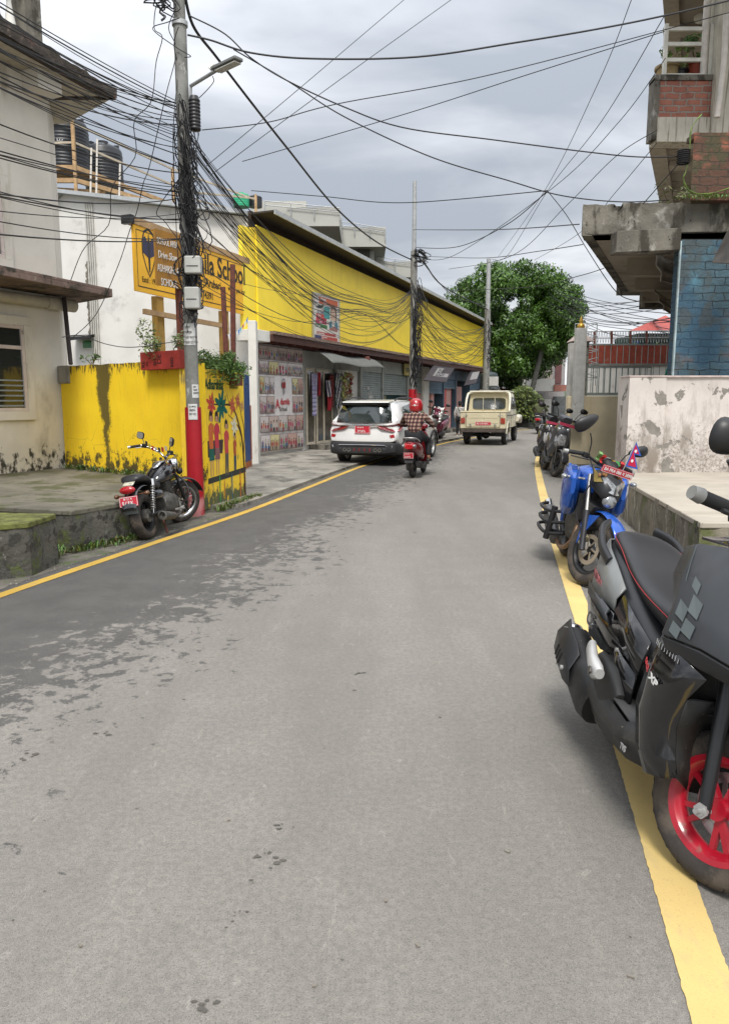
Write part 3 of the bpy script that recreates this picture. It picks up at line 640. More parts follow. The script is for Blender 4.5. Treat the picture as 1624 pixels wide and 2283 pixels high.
ribbon(b, [(LM * .6, 1.43), (LM * .52, 1.6)], .01, .008, BR); ribbon(b, [(LM * .33, 1.44), (LM * .35, .95), (LM * .37, .75)], .01, .01, BR)
flatp(b, [(.02, .72), (LM * .37, .76), (LM * .4, .95), (.02, .95)], (.05, .03, .03), -.0022)
flatp(b, [(.0, .35), (Lm, .41), (Lm, .49), (0, .43)], (.03, .035, .03), -.0025)
b.build('painted_branches', M_mural, MW, smooth=0)
b = MB()
for cx, cz, s, col in ((.12, 1.45, .19, (.55, .06, .04)), (.37, 1.43, .27, (.0, .12, .09)), (.66, 1.43, .16, (.55, .12, .05)), (.81, 1.5, .13, (.5, .13, .06)), (.93, 1.42, .1, (.55, .3, .12)), (.7, 1.13, .17, (.75, .7, .5))):
    for k in range(8): flatp(b, petal(cx * LM, cz, s * (1 if k % 2 else .75), s * .16, k * math.pi / 4 + .4), col, -.004)
    flatp(b, petal(cx * LM - .01, cz, .02, .01, 0), (.7, .6, .3), -.0045)
for cx, cz, a in ((.15, 1.1, 1.3), (.44, 1.12, 1.1), (.5, 1.5, 2), (.52, 1.2, 3.5), (.18, 1.5, 2), (.86, .8, 1.5), (.78, .62, 1.4)): flatp(b, petal(cx * LM, cz, .09, .014, a), (.06, .16, .04), -.004)
b.build('painted_flowers', M_mural, MW, smooth=0)
def kid(x, z, h, top, bot, skin=(.5, .27, .16), skirt=True):
    b = MB(); s = h
    flatp(b, petal(x - .05 * s, z + .88 * s, .15 * s, .055 * s, 0.0, 10), skin, -.004)
    flatp(b, [(x - .075 * s, z + .8 * s), (x - .06 * s, z + .97 * s), (x, z + 1.0 * s), (x + .07 * s, z + .96 * s), (x + .08 * s, z + .8 * s), (x + .04 * s, z + .92 * s), (x - .04 * s, z + .92 * s)], (.02, .012, .01), -.005)
    flatp(b, [(x - .1 * s, z + .5 * s), (x - .11 * s, z + .76 * s), (x - .03 * s, z + .81 * s), (x + .04 * s, z + .81 * s), (x + .11 * s, z + .76 * s), (x + .14 * s, z + .62 * s), (x + .07 * s, z + .68 * s), (x + .08 * s, z + .42 * s), (x - .08 * s, z + .42 * s)], top, -.0045)
    flatp(b, [(x - .09 * s, z + .44 * s), (x + .09 * s, z + .44 * s), (x + .12 * s, z + .24 * s), (x - .1 * s, z + .24 * s)] if skirt else [(x - .08 * s, z + .44 * s), (x + .08 * s, z + .44 * s), (x + .07 * s, z + .05 * s), (x + .01 * s, z + .05 * s), (x, z + .3 * s), (x - .03 * s, z + .05 * s), (x - .09 * s, z + .05 * s)], bot, -.0042)
    if skirt:
        for q in (-.04, .05): flatp(b, [(x + (q - .02) * s, z + .25 * s), (x + (q + .02) * s, z + .25 * s), (x + (q + .012) * s, z), (x + (q - .012) * s, z)], skin, -.004)
    b.build('painted_child', M_mural, MW, smooth=0)
kid(.1 * LM, .45, .92, (.55, .13, .03), (.01, .11, .08)); kid(.24 * LM, .46, .9, (.5, .04, .06), (.22, .1, .1)); kid(.48 * LM, .38, .86, (.5, .06, .06), (.1, .09, .07), skirt=False); kid(.7 * LM, .44, .6, (.42, .08, .03), (.03, .06, .1), skirt=False)
b = MB()
for cx, cz, h, col in ((.28, .06, .34, (.03, .3, .06)), (.6, .05, .34, (.03, .13, .2)), (.83, .05, .34, (.6, .15, .03)), (.4, .1, .2, (.5, .2, .04))):
    x = cx * LM; flatp(b, [(x - .018, cz), (x + .018, cz), (x + .018, cz + h), (x, cz + h + .07), (x - .018, cz + h)], col, -.0048)
b.build('painted_pencils', M_mural, MW, smooth=0)
text('Adharshila', .2, mat('dark_green_letter_paint', (.01, .06, .03), .7), MW, (-.02, -.004, 1.66), sx=.82, bold=.004)
text('school', .17, mat('faded_letter_paint', (.2, .2, .03), .7, var=.3), MW, (.95, -.004, 1.68), sx=.8, bold=.003)
for o in list(MW.children):
    if o.name.split('.')[0] != 'wall_body': o.scale.x = .80; o.location.x = o.location.x * .8 + .2 * LM
# ---------------------------------------------------------------- blue gate with orange frame, white gate pillar
gx0, gy0 = P(541, 1000, 14.2).x, 14.2
loc, rz, Lg = frame((P(538, 1000, 15.5).x, 15.5), (P(559, 1000, 16.6).x, 16.6), .05)
g = thing('blue_gate', 'blue sheet metal gate leaf with orange frame beside the photo banner', 'gate', loc, rz)
MB().bb((0, 0, .14), (Lg, .03, 2.0)).build('panel', M_bluepaint, g, smooth=0)
b = MB(); b.bb((0, -.01, 0), (Lg + .06, .04, .13)); b.bb((Lg, -.01, .14), (Lg + .1, .04, 1.35)); b.build('frame', mat('orange_brown_paint', (.42, .12, .03), .6), g, smooth=0)
o = MB().bb((P(558, 1000, 17.2).x, 17.2, 0), (P(571, 1000, 17.2).x + .05, 17.5, 3.3)).build('gate_pillar', M_white2, smooth=0, bevel=.01); tag(o, 'narrow white gate pillar between the blue gate and the photo banner', 'pillar')
# ---------------------------------------------------------------- planters on the walls
def planter(name, a, d, z, label, m, writing=None):
    loc, rz, L = frame(a, d, z); t = thing(name, label, 'planter', loc, rz)
    b = MB(); b.bb((0, -.14, 0), (L, -.12, .24)); b.bb((0, .12, 0), (L, .14, .24)); b.bb((0, -.12, 0), (.02, .12, .24)); b.bb((L - .02, -.12, 0), (L, .12, .24)); b.bb((.02, -.12, 0), (L - .02, .12, .02)); b.build('box', m, t, smooth=0, bevel=.004)
    MB().bb((.02, -.12, .02), (L - .02, .12, .2)).build('soil', mat('soil', (.05, .035, .02), .95), t, smooth=0)
    if writing:
        for s, x, z, sz, r in writing: text(s, sz, mat('black_letter_paint', (.03, .01, .01), .7), t, (x, -.143, z), rot=(R(90), R(r), 0) if r else (R(90), 0, 0), sx=.9)
    return t
dK = V((ywc[0] - ywa[0], ywc[1] - ywa[1], 0)).normalized()
pl0 = V((ywc[0], ywc[1], 0)) - dK * .92 + V((dK.y, -dK.x, 0)) * .02
M_redbox = mat('red_painted_box', (.3, .03, .022), .65, var=.2)
planter('planter_box', (pl0.x, pl0.y), tuple((pl0 + dK * .85)[:2]), 1.92, 'red planter box with faded black writing on top of the stained yellow wall', M_redbox, [('RE', .1, .03, .09, -90), ('DL', .17, .05, .06, -90), ('SH', .36, .05, .09, -90), ('DE', .46, .07, .12, -90), ('RED', .72, .02, .08, -90)])
def bush(name, c, r, n, label, cat, leaf=.035, cols=((.03, .08, .012), (.12, .22, .035)), droop=0, seed=1, group=None, stems=True):
    t = thing(name, label, cat, (c[0], c[1], c[2]), group=group); rnd = random.Random(seed); b = MB()
    lobes = [(V((rnd.uniform(-1, 1) * r[0], rnd.uniform(-1, 1) * r[1], rnd.uniform(.1, 1) * r[2])), rnd.uniform(.3, .55) * min(r[0], r[2])) for _ in range(max(4, n // 130))]
    for i in range(n):
        q, rr = rnd.choice(lobes); d = V((rnd.gauss(0, 1), rnd.gauss(0, 1), rnd.gauss(0, 1))).normalized(); p = q + d * rr * rnd.uniform(.5, 1.15)
        if droop and rnd.random() < droop: p.z -= rnd.uniform(0, r[2] * .9); p.y -= .1
        L = leaf * rnd.uniform(.6, 1.4); u = V((rnd.gauss(0, 1), rnd.gauss(0, 1), rnd.gauss(0, .6))).normalized(); w = u.cross(d).normalized() * L * .35
        k = rnd.random(); b.col = tuple(cols[0][j] + (cols[1][j] - cols[0][j]) * k for j in range(3))
        b.add([p - u * L, p + w + d * L * .15, p + u * L, p - w + d * L * .15], [(0, 1, 2, 3)])
    b.build('foliage', M_leaf, t, smooth=0)
    if stems:
        b = MB()
        for q, rr in lobes: b.tube([(q.x * .2, q.y * .3, -.02), (q.x * .6, q.y * .6, q.z * .5), tuple(q)], [.008, .006, .003], 5)
        b.build('stem', mat('plant_stem', (.1, .08, .03), .8), t)
    return t
pm = pl0 + dK * .42; bush('potted_plant', (pm.x, pm.y, 2.1), (.32, .08, .36), 420, 'sparse tall plant with thin pale leaves in the red planter box', 'plant', .03, ((.07, .11, .03), (.25, .3, .12)), seed=4)
mid = P(497, 820, 10.9); bush('trailing_plant', (-2.02, 10.85, 1.9), (.28, .6, .24), 3600, 'dense green bush trailing over the top of the mural wall', 'plant', .026, droop=.25, seed=8)
o = MB().bb((-.09, -.16, 0), (.13, .1, .17)).build('planter_box', mat('brown_painted_box', (.16, .05, .035), .7, var=.2), smooth=0, bevel=.004); o.location = (-1.99, 11.05, 1.72); o.rotation_euler = (0, 0, rz2); tag(o, 'small brown box hanging under the bush on the mural wall', 'planter')
bush('small_plant', tuple(P(205, 808, 11.6)), (.12, .05, .14), 26, 'little weed growing from the top of the yellow wall above the black stain', 'plant', .05, ((.04, .08, .02), (.1, .16, .05)), seed=6)
bush('small_plant', (-3.05, 6.95, 0), (.12, .08, .12), 40, 'broad leaved seedling in the gap between the block and the platform', 'plant', .06, ((.06, .14, .02), (.15, .28, .06)), seed=9)
# ================================================================ long school building with the yellow cladding
FN, FF = V((-2.85, 19.4)), V((6.3, 41.2))
loc, rzF, LF = frame(FN, FF, 0)
SB = thing('school_building', 'long low school building clad in bright yellow sheet above a row of shops', 'building', loc, rzF)
fd = (FF - FN).normalized()
def S(px, off=0.0, ry=1.0): # distance along the facade (moved off metres towards the street) of the ray through column px
    k = (px - 812) / FPX / 1.0; n = V((fd.y, -fd.x)) * off; a = FN + n
    # ray x = k' * y with the pitch-corrected column at about eye level
    k = k / ry
    return (k * a.y - a.x) / (fd.x - k * fd.y)
def fpt(s, off, z): # world point of facade coordinates
    q = FN + fd * s + V((fd.y, -fd.x)) * off; return V((q.x, q.y, z))
def zt(s, z0, z1): return z0 + (z1 - z0) * s / LF
# upper wall body (grey-white) and gable end
b = MB(); b.xz([(.3, 3.2), (.3, 6.05), (LF, 5.55), (LF, 3.2)], .1, 9.5)
b.bb((.3, 0.0, 2.95), (LF, 9.5, 3.2)); b.bb((0, 0, 2.95), (.3, .5, 3.24)); b.build('upper_wall', M_dark, SB, smooth=0)
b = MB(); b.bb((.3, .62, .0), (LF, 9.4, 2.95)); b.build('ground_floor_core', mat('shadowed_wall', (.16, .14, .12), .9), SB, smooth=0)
# cladding: corrugated sheets in panels
b = MB(); s = 0
pts = []
while s < LF:
    e = min(s + 2.36, LF)
    b.xz([(s + .006, 3.25), (s + .006, zt(s, 5.85, 5.4)), (e, zt(e, 5.85, 5.4)), (e, 3.25)], -.16, -.1); s = e
b.xz([(0, 3.25), (0, 5.8), (.02, 5.8), (.02, 3.25)], -.1, .3)
b.build('yellow_cladding', M_yclad, SB, smooth=0, bevel=.004)
b = MB(); b.bb((-.62, -.12, 3.25), (-.02, -.02, 5.72)); b.build('end_cladding', M_yclad, SB, smooth=0)
b = MB(); b.xz([(0.02, 5.8), (0.02, 6.2), (LF, 5.6), (LF, 5.35)], -.02, .1); b.build('shaded_band', mat('eave_shade', (.035, .02, .012), .85, var=.3, vs=2), SB, smooth=0)  # shade under the eaves put into the band's near-black colour
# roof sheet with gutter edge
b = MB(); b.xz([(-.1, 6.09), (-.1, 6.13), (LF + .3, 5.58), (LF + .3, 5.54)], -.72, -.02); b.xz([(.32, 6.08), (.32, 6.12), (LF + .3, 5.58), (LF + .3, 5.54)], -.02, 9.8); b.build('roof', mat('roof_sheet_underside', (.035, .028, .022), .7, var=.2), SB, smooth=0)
s = -.1
b = MB()
while s < LF - .9: e = s + 1.22; b.xz([(s + .01, zt(s, 6.03, 5.47)), (s + .01, zt(s, 6.15, 5.59)), (e, zt(e, 6.15, 5.59)), (e, zt(e, 6.03, 5.47))], -.76, -.722); s = e
b.build('gutter', mat('zinc_gutter', (.42, .43, .42), .5, metal=.3, var=.1), SB, smooth=0)
# shop canopy: slab edge with brick-tile course, red joists
b = MB(); b.bb((.0, -.62, 3.17), (LF, -.0, 3.25)); b.build('canopy_slab', mat('tiled_brown_edge', (.17, .11, .085), .85, var=.35, vs=14, layers=[((.4, .36, .3), 20, (1, 1, 3), .55, .62)]), SB, smooth=0)
b = MB(); b.bb((.0, -.57, 3.0), (LF, -.5, 3.17)); b.build('fascia_board', mat('red_brown_fascia', (.075, .03, .022), .7, var=.2), SB, smooth=0)
for k in range(48):
    s = .35 + k * .48
    if s > LF - .1: break
    MB().bb((s, -.49, 2.97), (s + .09, -.0, 3.12)).build('joist', mat('red_brown_joist', (.09, .025, .02), .7), SB, smooth=0)
MB().bb((-.75, -.5, 2.97), (-.0, .1, 3.24)).build('slab_end', M_white2, SB, smooth=0, bevel=.01)
# plinth step
b = MB(); b.bb((3.2, -.5, .05), (LF, .62, .2)); b.build('plinth', M_conc, SB, smooth=0, bevel=.01)
# ---- shop fronts
M_shut = mat('grey_shutter', (.20, .235, .225), .5, var=.1, vs=2, layers=[((.12, .12, .1), 3, None, .58, .72)])
M_shutb = mat('blue_shutter', (.1, .15, .2), .5, var=.15, vs=2)
M_lint = mat('grey_shop_lintel', (.27, .28, .26), .7, var=.12, vs=2, layers=[((.15, .15, .13), 2, None, .58, .7)])
def shutter(s0, s1, z0, z1, m=M_shut, y=.02):
    b = MB(); n = int((z1 - z0) / .075)
    pts = []
    for i in range(n * 3 + 1):
        z = z0 + (z1 - z0) * i / (n * 3); pts.append((y + (-.014 if i % 3 == 1 else 0 if i % 3 == 2 else .006), z))
    vs = []; fs = []
    for i, (yy, z) in enumerate(pts): vs += [(s0, yy, z), (s1, yy, z)]
    b.add(vs, [(2 * i, 2 * i + 1, 2 * i + 3, 2 * i + 2) for i in range(len(pts) - 1)])
    b.bb((s0, y - .03, z0 - .03), (s1, y + .01, z0 + .03)); return b.build('shutter', m, SB, smooth=0)
def pier(s, w=.16, m=M_lint, z1=2.95, y=-.04): return MB().bb((s - w / 2, y, .2), (s + w / 2, .62, z1)).build('pier', m, SB, smooth=0, bevel=.006)
s_p0, s_p1 = S(572), S(677)
MB().bb((0, -.02, 0), (s_p1, .6, 2.95)).build('end_wall', M_white2, SB, smooth=0)
edges = [677, 748, 803, 851, 906, 939, 950, 985, 1012, 1043, 1066]
se = [S(p) for p in edges]
for k, s in enumerate(se): pier(s, .15, M_lint if k < 5 else M_shutb if k > 5 else M_white2)
for i in range(len(se) - 1): MB().bb((se[i] + .076, .0, 2.5), (se[i + 1] - .076, .6, 2.95)).build('lintel', M_lint if i < 5 else mat('blue_grey_lintel', (.1, .13, .17), .7, var=.2), SB, smooth=0)
def interior(i, cols, seed=0):
    """goods on the shelves at the back of an open shop: one fitted shelf unit"""
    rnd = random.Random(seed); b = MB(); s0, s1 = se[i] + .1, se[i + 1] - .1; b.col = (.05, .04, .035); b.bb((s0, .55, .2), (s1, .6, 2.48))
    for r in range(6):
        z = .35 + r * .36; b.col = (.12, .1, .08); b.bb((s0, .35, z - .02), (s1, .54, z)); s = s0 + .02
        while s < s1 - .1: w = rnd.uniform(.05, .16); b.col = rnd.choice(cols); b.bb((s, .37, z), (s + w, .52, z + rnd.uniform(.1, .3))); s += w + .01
    b.build('stocked_shelves', M_print, SB, smooth=0)
interior(1, [(.3, .12, .08), (.2, .02, .03), (.25, .22, .18), (.3, .3, .3), (.05, .08, .1)], 3)
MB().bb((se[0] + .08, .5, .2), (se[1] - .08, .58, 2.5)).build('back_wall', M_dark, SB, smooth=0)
# white framed glazed doors of the clothes shop
for k, (u0, u1) in enumerate(((.10, .34), (.40, .62), (.62, .9))):
    w = se[1] - se[0]; a0, a1 = se[0] + w * u0, se[0] + w * u1; t = .045; b = MB()
    for q in (((a0, -.01, .2), (a0 + t, .03, 2.45)), ((a1 - t, -.01, .2), (a1, .03, 2.45)), ((a0 + t, -.01, .2), (a1 - t, .03, .27)), ((a0 + t, -.01, 2.38), (a1 - t, .03, 2.45))): b.bb(*q)
    d = b.build('glass_door', mat('cream_door_frame', (.55, .49, .38), .6), SB, smooth=0)
    MB().bb((a0 + t, .008, .27), (a1 - t, .016, 2.38)).build('pane', mat('door_glass', (.09, .08, .065), .1, spec=.8, var=.2), d, smooth=0)
shutter(se[2] + .08, se[3] - .08, .22, 2.48)
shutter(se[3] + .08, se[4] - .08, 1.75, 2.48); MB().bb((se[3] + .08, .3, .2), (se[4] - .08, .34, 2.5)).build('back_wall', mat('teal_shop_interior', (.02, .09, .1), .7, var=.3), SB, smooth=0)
for k in (0, 1): MB().bb((se[3] + .2 + k * .5, .27, 1.2), (se[3] + .6 + k * .5, .298, 1.7)).build('window', mat('greenish_yellow_pane', (.25, .27, .07), .3, var=.3), SB, smooth=0)
shutter(se[4] + .08, se[5] - .08, 1.85, 2.48)
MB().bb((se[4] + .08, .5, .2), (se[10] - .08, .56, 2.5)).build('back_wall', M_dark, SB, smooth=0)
for i, (u0, u1, colr) in {6: (0.05, .45, (.35, .12, .1)), 7: (.1, .95, (.55, .07, .07)), 8: (.0, .0, None)}.items() if False else ():
    pass
def curtain(s0, s1, z0, z1, c1, c2, y=.1, label='curtain'):
    b = MB(); n = 40
    for i in range(n):
        b.col = c1 if (i // 3) % 2 else c2; x0 = s0 + (s1 - s0) * i / n; x1 = s0 + (s1 - s0) * (i + 1) / n
        y0 = y + .03 * math.sin(i * .9); y1 = y + .03 * math.sin((i + 1) * .9); b.add([(x0, y0, z0), (x1, y1, z0), (x1, y1, z1), (x0, y0, z1)], [(0, 1, 2, 3)])
    o = b.build('curtain', M_cloth, SB, smooth=0, fix=False); return o
PK = (.62, .13, .13); PK2 = (.7, .33, .3)
curtain(se[4] + .25, se[5] - .1, .9, 2.1, PK, PK2)
curtain(se[6] + .1, se[6] + .75, .2, 1.85, (.3, .1, .07), (.4, .2, .14)); MB().bb((se[6] + .8, .12, .2), (se[6] + 1.35, .15, 1.9)).build('open_door', mat('pink_door_paint', (.55, .3, .27), .6), SB, smooth=0)
shutter(se[6] + .08, se[7] - .08, 1.85, 2.48, M_shutb)
curtain(se[7] + .15, se[8] - .5, .2, 2.1, PK, (.6, .4, .36)); shutter(se[7] + .08, se[8] - .08, 2.1, 2.48, M_shutb)
MB().bb((se[8] + .25, .1, .2), (se[8] + 1.5, .14, 2.2)).build('open_door', mat('pink_door_paint', (.55, .3, .27), .6), SB, smooth=0)
shutter(se[9] + .08, se[10] - .08, .22, 2.48, M_shutb)
MB().bb((S(939), -.08, .2), (S(950), -.03, 2.94)).build('white_post', M_white2, SB, smooth=0)
# ---- grey scalloped awning over the clothes shop
b = MB()
def aw(u, v):
    s = se[0] + .1 + (se[2] - se[0] - .1) * u; q = v; return V((s, -.3 - .62 * q, 2.93 - .1 * q - .26 * q * q + .03 * math.sin(u * 9)))
b.grid(aw, 24, 8); o = b.build('shop_awning', mat('grey_awning_sheet', (.13, .135, .125), .8, var=.1, vs=4), SB, smooth=80, solid=.012)
# ---------------------------------------------------------------- white gable wall of the hall behind
GW = thing('white_hall', 'tall whitewashed hall end wall with conduit pipes behind the yellow school sign', 'building', (FN.x, FN.y, 0))
o1 = V((FN.x, FN.y, 0)); T1 = Matrix.Translation(-o1)
gl = V((-8.74, 21.9)); gr = V((-2.93, 19.4)); dN = V((.387, .922))
def gpt(u, z, off=0): q = gl.lerp(gr, u); n = (gr - gl).normalized(); n = V((n.y, -n.x)); return V((q.x + n.x * off, q.y + n.y * off, z))
b = MB(T1); top = [(0, 7.3), (.06, 7.62), (1, 6.52)]
b.prism([gpt(0, 0), gpt(1, 0), gpt(1, 6.05), gpt(.06, 7.2), gpt(0, 7.0)], (dN.x * 8, dN.y * 8, 0)); b.build('end_wall', M_white, GW, smooth=0)
for (u0, z0), (u1, z1) in ((( .055, 7.2), (1.0, 6.08)), ((-.05, 6.85), (.055, 7.2))):
    b = MB(T1); p = [gpt(u0, z0, .25), gpt(u1, z1, .25), gpt(u1, z1 + .1, .25), gpt(u0, z0 + .1, .25)]; b.prism(p, (dN.x * 9, dN.y * 9, 0)); b.build('roof_sheet', mat('pale_roof_edge', (.42, .44, .45), .5, metal=.2, var=.08), GW, smooth=0)
for k, px in enumerate((196, 201, 205, 209)):
    zt_, zb_ = (6.9, 2.9 - .12 * k); t = (px - 122) / (553 - 122.); uu = .185 + .012 * k
    b = MB(T1); b.tube([gpt(uu, zt_, .05), gpt(uu + .002, 5, .05), gpt(uu + .0, zb_, .05)], .022, 6); b.build('conduit_pipe', mat('grey_white_pvc', (.5, .49, .45), .5), GW)
b = MB(T1); rn = random.Random(5)
for k in range(34):
    z = 3.0 + k * .07; p = gpt(.178 + rn.uniform(-.008, .004), z, .012); b.ell(p, (.06, .02, .06), 8, 5)
b.build('cement_smear', mat('dark_cement_smear', (.16, .145, .12), .9, var=.3), GW)
b = MB(T1); b.prism([gpt(.085, 3.25, .02), gpt(.2, 3.3, .02), gpt(.2, 3.36, .02), gpt(.085, 3.36, .02)], (-.15, -.45, -.1)); b.build('window_hood', M_black, GW, smooth=0)
b = MB(T1); b.prism([gpt(.12, 2.95, .01), gpt(.2, 2.95, .01), gpt(.2, 3.22, .01), gpt(.12, 3.22, .01)], (0, -.03, 0)); w = b.build('window', M_white2, GW, smooth=0)
b = MB(T1); b.prism([gpt(.128, 2.98, .03), gpt(.192, 2.98, .03), gpt(.192, 3.19, .03), gpt(.128, 3.19, .03)], (0, -.02, 0)); b.build('pane', mat('green_curtain_glass', (.02, .16, .04), .3, var=.4, vs=8), w, smooth=0)
# ---------------------------------------------------------------- water tanks on their timber stand
def tank(c, r, h, label, m=M_tank, rings=True, group='water tanks on the roofs', txt=True):
    t = thing('water_tank', label, 'water tank', c, group=group); pr = [(0, 0), (r, 0), (r, .02)]; n = int(h * .78 / .1)
    for i in range(n):
        z = .05 + i * .1; pr += [(r, z), (r * 1.02, z + .025), (r * 1.02, z + .055), (r, z + .08)]
    pr += [(r, h * .82), (r * .93, h * .88), (r * .6, h * .95), (r * .3, h * .97), (r * .3, h * 1.04), (0, h * 1.05)]
    MB().lathe(pr, (0, 0, 0), 'Z', 36).build('body', m, t, smooth=50)
    for k in range(6 if txt else 0): a = k * 1.05; MB().box((r * .75 * math.cos(a), r * .75 * math.sin(a), h * .9), (.16, .07, h * .12), (0, 0, a)).build('lug', m, t, smooth=0)
    return t
YT = 25.0
tp = P(150, 385, YT); TT = tp.z
t1 = tank((P(150, 385, YT).x, YT, TT), .70, 1.66, 'large black ribbed water tank nearest the left house on the timber stand')
t2 = tank((P(229, 405, YT + 1.6).x, YT + 1.8, TT - .05), .62, 1.5, 'smaller black ribbed water tank behind the large one on the timber stand')
Mw = mat('white_letter_paint', (.7, .7, .68), .6)
for t, r, s, z in ((t1, .72, '1000 Ltr', .72),):
    for k, ch in enumerate(s):
        a = R(-118) + k * .1; text(ch, .13, Mw, t, (r * math.cos(a), r * math.sin(a), z), rot=(R(90), 0, a + R(90)))
ST = thing('tank_stand', 'timber and steel stand with rails carrying the two black water tanks', 'stand', (tp.x, YT, TT - .9)); oS = V((tp.x, YT, TT - .9)); TS = Matrix.Translation(-oS)
def beamb(b, p, q, w=.09, h=.12): 
    p, q = V(p), V(q); d = (q - p); L = d.length; m = d.to_track_quat('X', 'Z').to_matrix(); b.box((p + q) / 2, (L, w, h), m)
x0, x1 = tp.x - .7, P(190, 380, YT).x + .1
def part_beams(name, lst, m, w=.09, h=.12):
    for p, q in lst: b = MB(TS); beamb(b, p, q, w, h); b.build(name, m, ST, smooth=0)
A, B_, C_, D_ = V((x0, YT - .75, TT)), V((x1 - .12, YT - .75, TT)), V((x1 + 1.9, YT + 3.2, TT - .1)), V((x1 + 4.6, YT + 5.2, TT - .3))
part_beams('deck_beam', [(A - V((0, 0, .07)), B_ - V((0, 0, .07))), (B_ - V((0, 0, .07)), C_ - V((0, 0, .1))), (A - V((0, 0, .45)), B_ - V((0, 0, .45))), (B_ - V((0, 0, .45)), D_ - V((0, 0, .4))), (A + V((.2, .8, -.5)), B_ + V((.6, .8, -.6)))], M_wood, .1, .13)
part_beams('deck_plank', [(A + V((0, .3 * k, -.02)), B_ + V((.12 * k, .3 * k, -.02))) for k in range(1, 6)], M_wood, .2, .04)
part_beams('post', [(B_ + V((0, -.07, -.95)), B_ + V((0, -.07, 1.28))), (C_ + V((0, 0, -.8)), C_ + V((0, 0, 1.2))), (A + V((0, 0, -.9)), A + V((0, 0, 0))), (D_ + V((0, 0, -.6)), D_ + V((0, 0, 1.0)))], M_wood, .09, .09)
part_beams('rail', [(A + V((0, -.02, 1.2)), B_ + V((0, -.02, 1.25))), (A + V((0, -.02, .62)), B_ + V((0, -.02, .66))), (B_ + V((.03, 0, 1.22)), C_ + V((0, 0, 1.15))), (B_ + V((.03, 0, .65)), C_ + V((0, 0, .6))), (C_ + V((0, 0, 1.15)), D_ + V((0, 0, .8))), (C_ + V((0, 0, .3)), D_ + V((0, 0, .2))), (C_ + V((.0, -.3, .35)), D_ + V((0, 0, .85)))], mat('pale_steel_angle', (.42, .36, .27), .6, var=.15), .05, .06)
for k, (px, y0, y1) in enumerate(((217, 310, 436), (204, 330, 436), (268, 365, 438))):
    b = MB(TS); b.tube([P(px - 2, y1, YT - 1.1), P(px, y0, YT - 1.1)], .03, 8); b.build('water_pipe', mat('white_pvc', (.6, .56, .5), .5), ST)
# ---------------------------------------------------------------- grey building behind the roof
BG = thing('grey_building', 'plain grey concrete block with roof railings rising behind the yellow school', 'building', (0, 44, 0)); TB = Matrix.Translation((0, -44, 0))
def px_block(b, x0, x1, yt, yb, Y, d): p, q = P(x0, yb, Y), P(x1, yt, Y); b.bb((p.x, Y, p.z), (q.x, Y + d, q.z))
for i, (x0, x1, yt, yb, Y, n) in enumerate(((560, 682, 448, 480, 40, 'parapet'), (600, 682, 480, 620, 40.15, 'wall'), (682, 760, 478, 506, 42.5, 'parapet'), (736, 860, 506, 550, 44, 'parapet'), (736, 834, 552, 640, 45.0, 'wall'), (640, 756, 462, 504, 39.4, 'upper_wall'), (832, 930, 583, 618, 47, 'parapet'), (832, 920, 618, 700, 47.5, 'wall'), (700, 740, 506, 560, 43, 'wall'))):
    b = MB(TB); px_block(b, x0, x1, yt, yb, Y, 6); b.build(n, M_greyb, BG, smooth=0)
for (x0, x1, yt, yb, Y) in ((762, 790, 548, 566, 44.7), (796, 824, 548, 600, 44.7), (700, 728, 512, 540, 42.3)):
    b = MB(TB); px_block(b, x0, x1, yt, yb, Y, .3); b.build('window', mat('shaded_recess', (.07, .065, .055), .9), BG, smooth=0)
for (xs, y0, y1, Y) in (((590, 648, 700, 757), 448, 464, 39.3), ((736, 790, 824, 858), 492, 510, 43.9), ((840, 880, 928), 572, 584, 46.9)):
    b = MB(TB)
    for i in range(len(xs)):
        yy = y0 + (y1 - y0) * i / (len(xs) - 1) * 1.0; q = P(xs[i], yy + 14, Y); p = P(xs[i], yy, Y); b.tube([q - V((0, 0, .3)), p], .03, 6)
    for dz in (0, .2): b.tube([P(xs[i], y0 + (y1 - y0) * i / (len(xs) - 1), Y) - V((0, 0, dz)) for i in range(len(xs))], .022, 6)
    b.build('railing', M_steel, BG)
b = MB(TB); b.tube([P(715, 545, 42.2), P(742, 512, 42.2), P(735, 490, 42.2), P(716, 478, 42.2)], .06, 6); b.build('overflow_pipe', M_white2, BG)
tank(tuple(P(538, 462, 36)), .36, .62, 'bright green water tank with white straps on the far roof', M_gtank, txt=False)
tank(tuple(P(569, 462, 36.5)), .32, .52, 'small black water tank beside the green tank on the far roof', txt=False)
